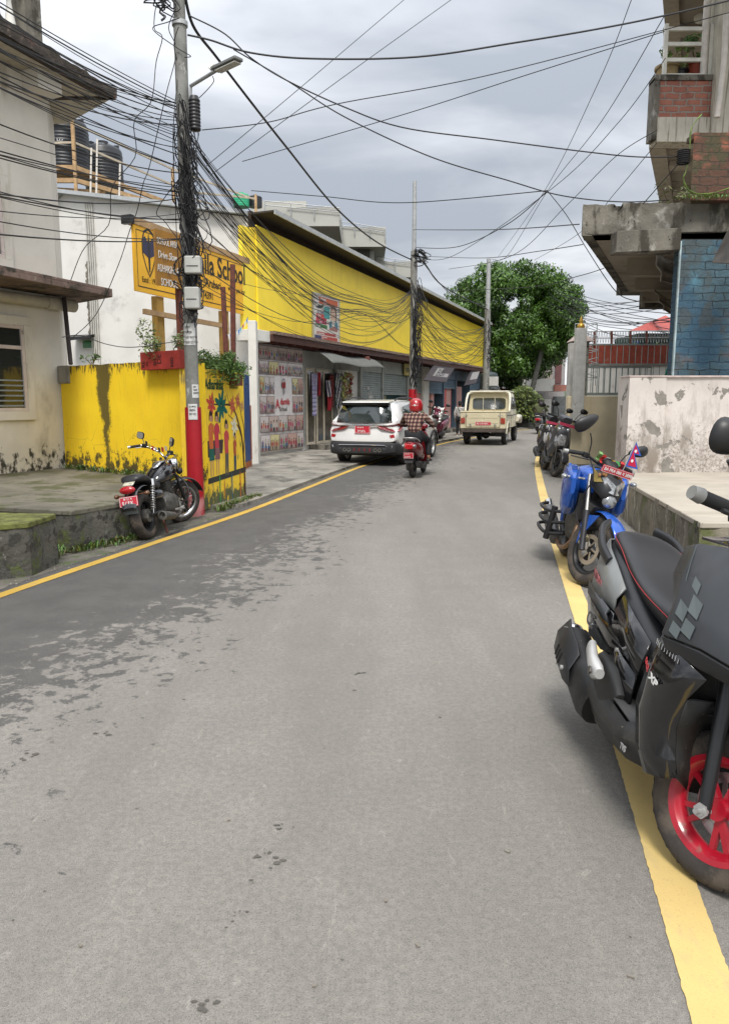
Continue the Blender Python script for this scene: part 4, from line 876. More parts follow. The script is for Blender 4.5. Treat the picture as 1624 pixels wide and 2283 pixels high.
# ================================================================ photo banner on the end wall
loc, _, Lb = frame(fpt(S(576, .05), .05, 0)[:2], fpt(S(676, .05), .05, 0)[:2], .1)
BN = thing('photo_banner', 'tall school banner of class photographs round a red crest on white cloth', 'banner', loc, rzF)
HB = 2.88
b = MB()
def bn(u, v): return V((u * Lb, -.02 + .008 * math.sin(u * 40) + .01 * math.sin(v * 9), v * HB + (.03 * math.sin(u * 3) if v == 0 else 0)))
b.grid(bn, 50, 20); b.build('cloth', mat('white_banner_vinyl', (.72, .69, .68), .5, var=.04), BN, smooth=60, solid=.004)
rnd = random.Random(12)
def photo(x0, x1, z0, z1, kind):
    b = MB(); y = -.042; bgc = rnd.choice([(.55, .5, .48), (.5, .4, .36), (.62, .58, .56), (.45, .4, .38), (.6, .55, .3), (.5, .33, .28)])
    def rect(a0, c0, a1, c1, col, yy): b.col = col; b.poly([(a0, yy, c0), (a1, yy, c0), (a1, yy, c1), (a0, yy, c1)])
    rect(x0, z0, x1, z1, (.1, .03, .03), y); rect(x0 + .01, z0 + .01, x1 - .01, z1 - .01, bgc, y - .002)
    n = max(2, int((x1 - x0) / rnd.choice((.07, .11, .14)))); w = (x1 - x0 - .03) / n; H = z1 - z0
    rect(x0 + .01, z0 + .01, x1 - .01, z0 + H * rnd.uniform(.15, .3), tuple(c * .6 for c in bgc), y - .003)
    rows = 1 if kind == 1 else rnd.choice((1, 2, 2))
    for r in range(rows):
        uni = rnd.choice([(.3, .03, .05), (.05, .12, .25), (.45, .15, .05), (.06, .05, .06), (.5, .45, .4), (.4, .05, .1)])
        for i in range(n):
            cx = x0 + .015 + w * (i + .5) + rnd.uniform(-.008, .008); hh = H * rnd.uniform(.5, .72) * (1 if rows == 1 else .62); zb = z0 + .02 + r * H * .32; yy = y - .004 - .002 * (rows - r)
            c1 = uni if rnd.random() < .6 else (rnd.uniform(.05, .5), rnd.uniform(.03, .35), rnd.uniform(.03, .35))
            b.col = c1; b.poly([(cx - w * .3, yy, zb + hh * .35), (cx + w * .3, yy, zb + hh * .35), (cx + w * .38, yy, zb + hh * .7), (cx + w * .12, yy, zb + hh * .82), (cx - w * .12, yy, zb + hh * .82), (cx - w * .38, yy, zb + hh * .7)])
            b.col = rnd.choice([(.04, .035, .05), (.35, .3, .28), (.2, .05, .06)]); b.poly([(cx - w * .28, yy, zb), (cx + w * .28, yy, zb), (cx + w * .3, yy, zb + hh * .35), (cx - w * .3, yy, zb + hh * .35)])
            b.col = rnd.choice([(.4, .22, .14), (.3, .17, .1)]); hr = min(w * .2, hh * .1); b.poly([(cx + hr * math.cos(t), yy - .001, zb + hh * .9 + hr * 1.3 * math.sin(t)) for t in [k * math.pi / 4 for k in range(8)]])
            b.col = (.015, .01, .01); b.poly([(cx - hr, yy - .0015, zb + hh * .92), (cx + hr, yy - .0015, zb + hh * .92), (cx + hr * .7, yy - .0015, zb + hh * 1.03), (cx - hr * .7, yy - .0015, zb + hh * 1.03)])
    b.build('photograph', M_print, BN, smooth=0)
def rowp(z0, z1, xs):
    for a, c in zip(xs[:-1], xs[1:]): photo(Lb * a + .006, Lb * c - .006, z0, z1, rnd.choice((1, 2)))
rowp(.07, .5, (.02, .22, .42, .6, .82, .98)); rowp(.57, 1.0, (.02, .2, .4, .6, .8, .98))
rowp(1.07, 1.52, (.02, .16, .33)); rowp(1.07, 1.52, (.72, .86, .98)); rowp(1.58, 2.03, (.02, .12, .22, .33)); rowp(1.58, 2.03, (.72, .86, .98))
rowp(2.09, 2.44, (.02, .22, .42, .62, .98)); rowp(2.48, 2.83, (.02, .2, .42, .62, .8, .98))
M_cr = mat('crimson_print', (.5, .02, .03), .5, var=0); M_bk = mat('black_print', (.02, .018, .018), .5, var=0)
text('A', .36, M_cr, BN, (Lb * .35, -.045, 1.2), sx=.85, bold=.006); text('dharshila', .24, M_cr, BN, (Lb * .45, -.045, 1.3), sx=.62, bold=.003); text('School', .17, M_bk, BN, (Lb * .43, -.045, 1.12), sx=.9)
def crest(parent, cx, cz, s, dark, acc, y=-.045, name='crest'):
    b = MB(); b.col = dark
    out = [(-.0, .5), (-.16, .42), (-.24, .2), (-.23, -.05), (-.12, -.32), (0, -.5), (.12, -.32), (.23, -.05), (.24, .2), (.16, .42)]
    q = [(p[0] * s, p[1] * s) for p in out]
    for i in range(len(q)):
        a, c = q[i], q[(i + 1) % len(q)]; b.add([(cx + a[0], y, cz + a[1]), (cx + c[0], y, cz + c[1]), (cx + c[0] * .87, y, cz + c[1] * .9), (cx + a[0] * .87, y, cz + a[1] * .9)], [(0, 1, 2, 3)])
    b.col = acc
    for sg in (-1, 1): b.poly([(cx + sg * s * .03, y - .001, cz - s * .1), (cx + sg * s * .2, y - .001, cz - s * .02), (cx + sg * s * .2, y - .001, cz + s * .25), (cx + sg * s * .12, y - .001, cz + s * .32), (cx + sg * s * .03, y - .001, cz + s * .2)][::sg])
    b.col = dark; b.poly([(cx - s * .02, y - .002, cz - s * .38), (cx + s * .02, y - .002, cz - s * .38), (cx + s * .045, y - .002, cz + s * .15), (cx, y - .002, cz + s * .4), (cx - s * .045, y - .002, cz + s * .15)])
    return b.build(name, M_print, parent, smooth=0)
crest(BN, Lb * .53, 1.78, .46, (.02, .018, .018), (.42, .02, .03))
# ================================================================ framed school notice on the cladding
NB = thing('school_notice_board', 'white framed school admission board with orange heading fixed on the yellow cladding', 'sign', fpt(S(698, .2, 1.03), .2, 3.17), rzF)
wN = S(755, .2, 1.03) - S(698, .2, 1.03); hN = 1.42
b = MB(); b.bb((0, 0, 0), (wN, .05, hN)); b.build('panel', mat('off_white_print', (.66, .63, .57), .5, var=.04), NB, smooth=0)
b = MB(); t = .03
for q in (((-t, -.02, -t), (0, .06, hN + t)), ((wN, -.02, -t), (wN + t, .06, hN + t)), ((0, -.02, -t), (wN, .06, 0)), ((0, -.02, hN), (wN, .06, hN + t))): b.bb(*q)
b.build('frame', mat('pale_aluminium', (.5, .5, .46), .4, metal=.5), NB, smooth=0)
b = MB()
def rr(b, u0, v0, u1, v1, col, y=-.003): b.col = col; b.poly([(u0 * wN, y, v0 * hN), (u1 * wN, y, v0 * hN), (u1 * wN, y, v1 * hN), (u0 * wN, y, v1 * hN)])
rr(b, .04, .83, .95, .97, (.55, .11, .03)); rr(b, .14, .63, .46, .675, (.12, .13, .16)); rr(b, .11, .56, .48, .62, (.5, .06, .05)); rr(b, .1, .49, .49, .555, (.5, .02, .03)); rr(b, .08, .42, .5, .485, (.5, .03, .1)); rr(b, .06, .34, .52, .41, (.03, .16, .03))
rr(b, .12, .2, .86, .255, (.42, .05, .04)); rr(b, .04, .05, .93, .18, (.42, .06, .04)); rr(b, .04, .05, .28, .18, (.04, .05, .13), -.004)
rr(b, .4, .55, .62, .8, (.05, .3, .3), -.0035); b.col = (.66, .64, .6); b.poly([(wN * (.13 + .085 * math.cos(a)), -.005, hN * .9 + wN * .085 * math.sin(a)) for a in [k * math.pi / 6 for k in range(12)]])
b.col = (.02, .045, .03); b.poly([(wN * .07, -.005, hN * .74), (wN * .2, -.005, hN * .79), (wN * .4, -.005, hN * .82), (wN * .36, -.005, hN * .76), (wN * .2, -.005, hN * .72)])
# a plain smiling pupil with a book
b.col = (.16, .09, .05); b.poly([(wN * (.78 + .13 * math.cos(a)), -.005, hN * .665 + wN * .17 * math.sin(a)) for a in [k * math.pi / 7 for k in range(14)]])
b.col = (.55, .38, .27); b.poly([(wN * (.76 + .1 * math.cos(a)), -.006, hN * .62 + wN * .14 * math.sin(a)) for a in [k * math.pi / 7 for k in range(14)]])
b.col = (.05, .2, .26); b.poly([(wN * .6, -.0055, hN * .37), (wN * .96, -.0055, hN * .37), (wN * .94, -.0055, hN * .5), (wN * .84, -.0055, hN * .55), (wN * .68, -.0055, hN * .55), (wN * .6, -.0055, hN * .47)])
b.col = (.6, .58, .52); b.poly([(wN * .7, -.0065, hN * .36), (wN * .8, -.0065, hN * .36), (wN * .82, -.0065, hN * .54), (wN * .7, -.0065, hN * .54)])
b.col = (.3, .14, .12); b.poly([(wN * .58, -.007, hN * .33), (wN * .92, -.007, hN * .31), (wN * .95, -.007, hN * .36), (wN * .84, -.007, hN * .43), (wN * .62, -.007, hN * .37)])
b.build('printed_blocks', M_print, NB, smooth=0)
for s, sz, u, v, sx in (('Adharshila', .11, .26, .905, .85), ('School', .11, .36, .84, .9), ('Play Group', .05, .17, .64, .8), ('Nursery', .07, .16, .572, .85), ('LKG', .08, .22, .5, .9), ('UKG', .08, .22, .43, .9), ('Class I to X', .08, .075, .35, .8), ('Contact us for More', .07, .15, .208, .78)): text(s, sz, Mw, NB, (u * wN, -.006, v * hN), sx=sx, bold=.001)
for k in range(3): text(('Mandikhatar Arubari, Kathmandu', '01-4374391', 'adharshilaschool@gmail.com')[k], .042, Mw, NB, (.3 * wN, -.006, (.145 - .042 * k) * hN), sx=.66)
# ================================================================ big school sign on posts
s0, s1 = P(297, 499, 14.8), P(555, 590, 19.1)
loc, rzS, LS = frame(s0[:2], s1[:2], 3.61)
SG = thing('school_sign', 'long orange yellow school name board on timber posts behind the utility pole', 'sign', loc, rzS)
HS = 1.24
MB().bb((0, 0, 0), (LS, .05, HS)).build('board', mat('orange_yellow_sign', (.86, .46, .02), .5, var=.06, vs=1), SG, smooth=0)
MB().bb((-.02, -.02, HS), (LS, .16, HS + .14)).build('top_beam', M_wood, SG, smooth=0); MB().bb((-.1, -.03, HS - .01), (-.0, .2, HS + .15)).build('end_cap', M_black, SG, smooth=0)
b = MB(); b.col = (.03, .02, .01)
for q in (((.07, .09), (LS - .07, .11)), ((.07, HS - .09), (LS - .07, HS - .075)), ((.07, .11), (.085, HS - .09))): b.poly([(q[0][0], -.003, q[0][1]), (q[1][0], -.003, q[0][1]), (q[1][0], -.003, q[1][1]), (q[0][0], -.003, q[1][1])])
b.build('border_line', M_print, SG, smooth=0)
crest(SG, .46, .78, .95, (.02, .018, .025), (.03, .03, .07), -.005); M_sb = mat('sign_lettering_black', (.03, .02, .012), .6, var=0)
text('Estd : 1993', .15, M_sb, SG, (.2, -.005, .2), sx=.8)
text('Adharshila School', .62, M_sb, SG, (.85, -.005, .72), sx=.78, bold=.012); text('Mandikhatar, Arubari', .25, M_sb, SG, (1.35, -.005, .44), sx=.85, bold=.003); text('Tel: 01-4374391', .22, M_sb, SG, (1.6, -.005, .17), sx=.85, bold=.003); text('where you learn to lead', .17, M_sb, SG, (3.5, -.005, .48), sx=.8)
for s in (.75, LS - 1.2): MB().bb((s, .06, -3.65), (s + .24, .2, 0)).build('post', M_woody, SG, smooth=0, bevel=.01)
MB().bb((.2, -.06, -.42), (3.4, .02, -.32)).build('cross_rail', M_wood, SG, smooth=0)
# small brown board on its post
YB = 11.0
q0, q1 = P(345, 514, YB), P(412, 640, YB - .1)
loc, rzb, wb = frame((q0.x, YB), (P(413, 560, YB + .55).x, YB + .55), q1.z + .05)
hb = q0.z - q1.z - .02
BB = thing('school_area_board', 'small brown hand painted drive slow board partly behind the utility pole', 'sign', loc, rzb)
MB().bb((0, 0, 0), (wb, .03, hb)).build('panel', mat('brown_ochre_board', (.33, .16, .025), .6, var=.12, vs=3, layers=[((.2, .1, .03), 5, None, .58, .7)]), BB, smooth=0)
for k, (s, sz, x, sx) in enumerate((('SCHOOL AREA', .13, .05, .52), ('Drive Slow', .15, .06, .62), ('ADHARSHILA', .15, .03, .53), ('SCHOOL', .15, .12, .62))): text(s, sz, Mw, BB, (x * .7, -.004, hb - .2 - k * .19), sx=sx * .92, shear=.2 if k == 1 else 0)
MB().bb((wb - .14, .035, -2.0), (wb - .06, .1, hb)).build('post', M_rust, BB, smooth=0)
for k, (px, yt) in enumerate(((516, 590), (499, 640))):
    p = P(px, yt, 12.6 + k * .5); o = MB().box((p.x, p.y, (p.z + 1.7) / 2), (.075, .075, p.z - 1.7), (0, R(-1 if k else 1), 0)).build('steel_post', M_rust, smooth=0)
    tag(o, ('taller rust brown steel post standing in the bush in front of the school sign', 'shorter rust brown steel post leaning beside the taller one in the bush')[k], 'post')
# ================================================================ right side: pink wall, blue brick wall, house with balconies
YP = 10.45
xa = P(1387, 1050, YP).x
PW = thing('pink_wall', 'peeling pink compound wall with broad end pillar above the cement platform', 'wall', (xa, YP, .5), R(-2)); oP = None
b = MB(); zt0 = 1.33
def pw(u, v): x = .52 + 4.5 * u; z = v * zt0; return V((x, mnoise.noise(V((x * 3, z * 3, 2))) * .012, z + (mnoise.noise(V((x * 5, 0, 5))) * .008 if v == 1 else 0)))
b.grid(pw, 60, 18); b.bb((.52, .015, 0), (5.0, .22, zt0 - .01)); b.build('wall_face', M_pink, PW, smooth=60)
b = MB()
for f in (lambda u, v: V((.5 * u, -.1 + mnoise.noise(V((u * 2, v * 3, 7))) * .012, v * 1.33)), lambda u, v: V((0, .4 - .5 * u, v * 1.33))): b.grid(f, 12, 22)
b.bb((.005, -.085, 0), (.495, .3, 1.32)); b.build('end_pillar', M_pink, PW, smooth=60)
b = MB(); b.bb((-.01, -.11, 1.32), (.51, .3, 1.345)); b.bb((.51, -.03, 1.32), (5.0, .24, 1.345)); b.build('coping', mat('dusty_pink_coping', (.46, .38, .35), .8, var=.2), PW, smooth=0, bevel=.006)
# blue brick wall (side wall of a small house), canopy, upper storeys
HB_ = thing('brick_house', 'old house with blue painted brick front, mossy concrete canopy and brick balcony at upper right', 'building', (4.6, 10.9, 0)); oH = V((4.6, 10.9, 0)); TH = Matrix.Translation(-oH)
YBW = 10.95
xb = P(1519, 534, YBW).x
def hpart(name, f, m, **k): b = MB(TH); f(b); return b.build(name, m, HB_, **k)
ztb = P(1519, 534, YBW).z
hpart('blue_brick_wall', lambda b: (b.bb((xb, YBW, .5), (12, YBW + .25, ztb))), M_bluebrick, smooth=0)
hpart('corner_strip', lambda b: b.bb((xb - .025, YBW - .012, .5), (xb - .003, YBW + .03, ztb - .02)), mat('pale_blue_edge', (.3, .38, .4), .7, var=.25), smooth=0)
hpart('inner_wall', lambda b: b.prism([(xb + .02, YBW + .26, .5), (xb + .02 + .47 * 7, YBW + 7.26, .5), (14, YBW + 7.26, .5), (14, YBW + .26, .5)], (0, 0, ztb - .55)), mat('unpainted_side_wall', (.2, .17, .14), .9, var=.2), smooth=0)
# canopy slab, cantilevered towards the road, with downstand beams
c0 = P(1296, 524, 11.4); zc = c0.z; cf = P(1385, 661, 17.2)
dirE = V((cf.x - c0.x, cf.y - c0.y)).normalized(); perp = V((dirE.y, -dirE.x)); 
front = V((c0.x, c0.y)); fr2 = V((12, 10.85)); fl = V((cf.x, cf.y))
def rimc(b):
    n = 70
    def f(u, v):
        q = front.lerp(V((12.0, 10.6)), u); p = V((q.x, q.y, zc + .01 + v * .42)); k = mnoise.noise(p * 3) * .03 + mnoise.noise(p * 11) * .015
        if v == 1: p.z += k * 1.5
        if v == 1 and .050 < u < .062: p.z -= .12
        return p + V((0, k, 0))
    b.grid(f, n * 2, 8); b.prism([(front.x, front.y + .02, zc), (12, 10.62, zc), (12, 10.95, zc), (front.x + .15, front.y + .4, zc)], (0, 0, .40))
hpart('canopy_rim', rimc, M_conc, smooth=60)
hpart('canopy_slab', lambda b: b.prism([(front.x, front.y + .03, zc), (12, 10.66, zc), (12, 17.4, zc), (fl.x, fl.y, zc)], (0, 0, .12)), M_soffit, smooth=0)
def edge(b):
    def f(u, v): q = front.lerp(fl, u); p = V((q.x, q.y, zc - .01 + v * .2)); return p + V((-1, .3, 0)) * (mnoise.noise(p * 6) * .03)
    b.grid(f, 40, 3); b.prism([(front.x, front.y, zc - .01), (fl.x, fl.y, zc - .01), (fl.x + .15, fl.y, zc - .01), (front.x + .15, front.y, zc - .01)], (0, 0, .2))
hpart('canopy_edge', edge, M_conc_dark, smooth=60)
xB = P(1366, 500, 11.3).x
hpart('front_beam', lambda b: b.prism([(xB, 11.12, zc - .3), (xb - .02, 10.93, zc - .3), (xb - .02, 11.3, zc - .3), (xB, 11.4, zc - .3)], (0, 0, .3)), M_conc, smooth=0, bevel=.01)
for y in (13.2, 14.9, 16.6):
    xl_ = front.x + (y - front.y) * dirE.x / dirE.y + .5
    hpart('cross_beam', lambda b: b.prism([(xl_, y, zc - .28), (xb + .4 * (y - YBW), y, zc - .28), (xb + .4 * (y - YBW), y + .22, zc - .28), (xl_ + .1, y + .22, zc - .28)], (0, 0, .28)), M_soffit, smooth=0)
hpart('far_beam', lambda b: b.bb((fl.x + .45, 17.0, zc - .36), (xb + 3.2, 17.35, zc + .1)), M_conc_dark, smooth=0)
hpart('far_edge', lambda b: b.bb((fl.x + .0, 17.36, zc - .02), (xb + 4, 17.6, zc + .3)), M_conc_dark, smooth=0)
# old cloth sheets strung under the canopy
for k, q in enumerate((((1451, 542, 11.9), (1506, 580, 12.5), (1506, 629, 12.3), (1474, 627, 11.8)), ((1456, 644, 14.6), (1504, 668, 15), (1504, 700, 14.8), (1480, 692, 14.4)))):
    A_, B2, C2, D2 = [P(*w) for w in q]; b = MB()
    def f(u, v): p = A_.lerp(B2, u).lerp(D2.lerp(C2, u), v); return p + V((0, .05 * math.sin(v * 14 + u * 3) + .12 * math.sin(math.pi * u), .03 * math.sin(u * 5)))
    b.grid(f, 14, 30); o = b.build('hanging_sheet', mat('dusty_cloth', (.6, .56, .49), .9, var=.15, vs=3), smooth=80, solid=.006)
    tag(o, ('dusty grey cloth sheet hung beneath the mossy canopy nearest the blue brick', 'second dusty cloth sheet hung deeper beneath the canopy')[k], 'cloth')
# mossy red brick mass on the canopy
zm0 = zc + .4; p1 = P(1536, 268, 11.1); xm = P(1534, 440, 11.1).x
def mass(b):
    b.prism([(xm, 11.05, zm0), (12, 11.05, zm0), (12, 12.4, zm0), (xm + .65, 12.4, zm0)], (0, 0, p1.z - .25 - zm0))
    for i in range(12): b.bb((xm + .42 * i, 11.05, p1.z - .25), (xm + .42 * (i + 1), 11.3, p1.z - .18 + .03 * math.sin(i * 5) + .03 * i))
hpart('mossy_brick_parapet', mass, M_mossbrick, smooth=0)
# balcony storey (further back)
YL = 13.6
bl, br = P(1462, 262, YL), P(1580, 262, YL)
xL, xR = P(1466, 262, YL).x, P(1581, 262, YL).x
zb0, zb1, zb2 = P(1460, 318, YL).z, P(1465, 262, YL).z, P(1466, 180, YL).z
hpart('balcony_wall', lambda b: b.bb((xL, YL, zb1), (xR, YL + .2, zb2)), M_redbrick, smooth=0)
hpart('balcony_edge_plaster', lambda b: b.bb((xL - .1, YL - .02, zb0 + .05), (xL - .003, YL + .25, zb2 + .04)), M_conc, smooth=0)
hpart('balcony_coping', lambda b: b.bb((xL - .1, YL - .03, zb2 + .002), (xR, YL + .26, zb2 + .09)), M_conc, smooth=0)
hpart('balcony_beam', lambda b: b.bb((xL - .02, YL - .04, zb0), (xR, YL + .3, zb1 - .002)), M_pale, smooth=0, bevel=.01)
SLp = .447
def sheared(b, x0, x1, y0, y1, z0, z1): b.prism([(x0, y0, z0), (x1, y0, z0), (x1 + SLp * (y1 - y0), y1, z0), (x0 + SLp * (y1 - y0), y1, z0)], (0, 0, z1 - z0))
M_tan = mat('tan_soffit_beam', (.4, .36, .29), .8)
hpart('balcony_floor', lambda b: sheared(b, xL, xL + 5, YL + .31, YL + 6.5, zb0 + .1, zb0 + .25), M_soffit, smooth=0)
hpart('balcony_edge_beam', lambda b: sheared(b, xL - .02, xL + .28, YL + .31, YL + 6.5, zb0, zb0 + .1), M_tan, smooth=0)
hpart('balcony_side_wall', lambda b: sheared(b, xL - .0, xL + .12, YL + .31, YL + 6.5, zb0 + .26, zb2), M_pale, smooth=0)
for y in (1.3, 3.1, 4.9): hpart('soffit_beam', lambda b: sheared(b, xL + .3 + SLp * (y - .31), xL + 4, YL + y, YL + y + .3, zb0 - .0, zb0 + .1), M_tan, smooth=0)
zU = 8.98
def xU(y): return 5.62 + .4425 * (y - 15.24)
hpart('upper_slab', lambda b: b.prism([(xU(11), 11, zU + .13), (12, 11, zU + .13), (14, 18.5, zU + .13), (xU(18.5), 18.5, zU + .13)], (0, 0, .15)), mat('tan_ceiling', (.36, .32, .26), .8, var=.08), smooth=0)
hpart('upper_edge_beam', lambda b: b.prism([(xU(11), 11, zU), (xU(11) + .3, 11, zU), (xU(18.5) + .3, 18.5, zU), (xU(18.5), 18.5, zU)], (0, 0, .13)), M_tan, smooth=0)
for y in (12.4, 14.4, 16.4): hpart('ceiling_beam', lambda b: b.prism([(xU(y) + .3, y, zU - .0), (12, y, zU), (12, y + .3, zU), (xU(y + .3) + .3, y + .3, zU)], (0, 0, .13)), M_tan, smooth=0)
z = zU
hpart('ceiling_lamp', lambda b: b.lathe([(0, zU + .02), (.13, zU + .04), (.16, zU + .1), (.16, zU + .13)], (P(1552, 88, 16.3).x, P(1552, 88, 16.3).y - .2, 0), 'Z', 20), M_white2, smooth=60)
hpart('back_wall', lambda b: b.bb((xR + 2.1, YL + 3.2, zb2 - 1.4), (12, YL + 3.4, z)), mat('tan_back_wall', (.3, .26, .2), .9), smooth=0)
hpart('column', lambda b: b.bb((xR + .002, YL - .1, P(1583, 265, YL).z - .3), (xR + .36, YL + .3, 12)), M_pale, smooth=0, bevel=.01)
hpart('outer_brick_wall', lambda b: b.bb((xR + .365, YL + .05, zb0 + .2), (12, YL + .3, 12)), M_redbrick, smooth=0)
hpart('downpipe', lambda b: b.tube([P(1618, 30, 13.3), P(1612, 140, 13.3), P(1597, 262, 13.3)], .05, 12), mat('white_pvc', (.6, .56, .5), .5), smooth=60)
hpart('thin_downpipe', lambda b: b.tube([P(1576, 0, 13.7), P(1566, 170, 13.7)], .06, 12), mat('white_pvc', (.6, .56, .5), .5), smooth=60)
# railing on the balcony wall and pots behind it
def rail(b):
    pass
for dz in (.06, .31, .56, .8): hpart('rail', lambda b: b.bb((xL + .12, YL + .08, zb2 + .06 + dz - .03), (xR - .003, YL + .13, zb2 + .06 + dz + .03)), mat('white_rail_paint', (.66, .65, .58), .5), smooth=0)
for x in (xL + .06, xR - .06): hpart('rail_post', lambda b: b.bb((x, YL + .06, zb2 + .095), (x + .06, YL + .12, zb2 + .93)), mat('white_rail_paint', (.66, .65, .58), .5), smooth=0)
hpart('rail', lambda b: b.prism([(xL + .05, YL + .14, zb2 + .85), (xL + .1, YL + .14, zb2 + .85), (xL + 1.8, YL + 3.9, zb2 + .85), (xL + 1.75, YL + 3.9, zb2 + .85)], (0, 0, .05)), mat('white_rail_paint', (.66, .65, .58), .5), smooth=0)
def pot(c, r, h, m, label, plant=None):
    t = thing('flower_pot', label, 'pot', c); MB().lathe([(0, .02), (r * .72, .02), (r * .95, h * .85), (r * 1.12, h * .86), (r * 1.12, h), (r * .95, h), (r * .9, h * .9), (0, h * .88)], (0, 0, 0), 'Z', 20).build('pot_body', m, t, smooth=40)
M_terra = mat('terracotta_plastic', (.36, .07, .035), .6)
zs = zb2 + .09
pot((P(1560, 160, YL + .3).x, YL + .42, zs), .2, .36, M_terra, 'terracotta pot at the right end of the balcony railing')
pot((P(1492, 175, YL + .3).x, YL + .42, zs), .2, .3, mat('tan_pot', (.35, .26, .13), .8), 'squat tan pot at the left end of the balcony railing')
pot((P(1520, 175, YL + .3).x, YL + .42, zs), .13, .24, M_black, 'small black pot between the tan and terracotta pots')
bush('pot_plant', (P(1560, 160, YL + .3).x, YL + .42, zs + .36), (.22, .15, .5), 260, 'feathery upright green plant in the terracotta balcony pot', 'plant', .05, ((.06, .13, .03), (.16, .28, .07)), seed=21)
bush('pot_plant', (P(1492, 175, YL + .3).x, YL + .42, zs + .3), (.2, .15, .3), 220, 'low leafy green plant in the tan balcony pot', 'plant', .04, ((.06, .13, .02), (.2, .3, .05)), seed=22)
b_, o_ = weeds('pot_plant', [(P(1520, 175, YL + .3).x, YL + .38, zs + .22)] * 3, 's', '', .3, 14, ((.3, .33, .16), (.45, .48, .3)), wl=.012); tag(o_, 'striped arching spider plant in the small black balcony pot', 'plant')
bush('roof_weed', (P(1497, 452, 12).x, 11.9, zm0 + .02), (.28, .2, .45), 60, 'straggly tall weed rooted on the canopy beside the mossy brick', 'plant', .045, ((.1, .14, .04), (.25, .26, .12)), seed=23)
b_, o_ = weeds('moss_tufts', [(xm - .1 + rnd.random() * 1.4, 10.9 + rnd.random() * .15, zc + .41 + 0 * rnd.random()) for _ in range(60)], 'm', '', .07, 9, ((.05, .09, .01), (.14, .2, .03)), wl=.01); tag(o_, 'bright green moss tufts along the canopy top', 'moss', kind='stuff')
# cactus climber looping from the parapet
cac = [P(x, y, 10.8) for x, y in ((1652, 215), (1607, 262), (1585, 290), (1583, 340), (1575, 392), (1600, 420), (1640, 424), (1700, 400))]
cac = [P(x * 1.0, y, 10.85) for x, y in ((1562, 256), (1540, 285), (1536, 330), (1528, 380), (1522, 397), (1530, 420), (1548, 431), (1580, 432), (1624, 420), (1680, 400))]
o = MB().tube(curve2([tuple(p) for p in cac], 40), [.02 + .008 * math.sin(i * 1.3) for i in range(41)], 6, flat=.4).build('climbing_cactus', mat('cactus_green', (.16, .24, .05), .6, var=.25), smooth=40); tag(o, 'pale green climbing cactus stem looping down the mossy brick', 'cactus')
# corrugated sheet shading at the far right
b = MB(); 
def sh(u, v): p = P(1624 - 62 * v * (1 - .2 * u) + 60 * u, 470 + 130 * v, 10.4); p.y -= .5 * u; p.z += .012 * math.sin(v * 30); return p
b.poly([P(1700, 420, 10.3), P(1618, 520, 10.3), P(1586, 586, 10.3), P(1700, 590, 9.5)]); o = b.build('sheet_hood', mat('dark_tin_sheet', (.05, .045, .04), .7, var=.3), smooth=0, solid=.015); tag(o, 'dark tin sheet hood jutting from the right edge over the blue brick', 'awning')
# ================================================================ cream gate wall with grille and pillars behind
YC = 17.6
c0_, c1_ = P(1262, 990, YC), P(1388, 990, YC)
CWl = thing('cream_wall', 'low cream plastered wall carrying a grey steel grille beyond the pink wall', 'wall', (c0_.x, YC, 0))
Lc = c1_.x - c0_.x + .6; zc_ = P(1300, 883, YC).z
MB().bb((0, 0, 0), (Lc, .2, zc_)).build('wall_body', M_creamwall, CWl, smooth=0, bevel=.01); MB().bb((-.02, -.05, 0), (.5, .0, zc_ + .003)).build('end_pier', M_creamwall, CWl, smooth=0, bevel=.01)
def grille(parent, T, p0, p1, z0, z1, n, r=.013, name='bar'):
    for i in range(n + 1): b = MB(T); q = V(p0).lerp(V(p1), i / n); b.tube([(q.x, q.y, z0), (q.x, q.y, z1)], r, 6); b.build(name, M_grille, parent)
    for z in (z0, z1): b = MB(T); beamb(b, (p0[0], p0[1], z), (p1[0], p1[1], z), .04, .04); b.build('rail', M_grille, parent, smooth=0)
zg0, zg1 = zc_ + .06, P(1300, 818, YC).z
grille(CWl, Matrix(), (.45, .1, 0), (Lc, .1, 0), zg0, zg1, 11)
# taller grille fence behind with white wall and red boards
YF = 19.5
f0, f1 = P(1318, 765, YF), P(1500, 765, YF)
GF = thing('steel_grille_fence', 'tall thin barred steel grille fence before the red boarded wall', 'fence', (f0.x, YF, 0))
grille(GF, Matrix(), (-.3, 0, 0), (f1.x - f0.x, 0, 0), P(1400, 880, YF).z, P(1400, 768, YF).z, 15, .01)
b = MB(); beamb(b, (-.3, -.012, P(1400, 813, YF).z), (f1.x - f0.x, -.012, P(1400, 813, YF).z), .03, .05); b.build('middle_rail', M_grille, GF, smooth=0)
YR = 21.5
RW = thing('red_boarded_wall', 'white wall topped with dark red boards and barbed wire beyond the grille', 'wall', (P(1310, 800, YR).x, YR, 0)); oR = V((P(1310, 800, YR).x, YR, 0)); TR = Matrix.Translation(-oR)
xr0, xr1 = P(1310, 800, YR).x, P(1540, 800, YR).x
b = MB(TR); b.bb((xr0 - .25, YR, 0), (xr1, YR + .2, P(1400, 816, YR).z)); b.build('lower_wall', M_white2, RW, smooth=0)
b = MB(TR); b.bb((xr0, YR - .04, P(1400, 816, YR).z), (xr1, YR + .1, P(1400, 768, YR).z)); b.build('boarding', mat('dark_red_board', (.23, .04, .02), .75, var=.2, layers=[((.3, .24, .18), 1.2, None, .6, .66)]), RW, smooth=0)
for px in (1324, 1362, 1404, 1440): b = MB(TR); b.tube([P(px, 768, YR - .1), P(px, 738, YR - .1)], .035, 6); b.build('wire_post', M_rust, RW)
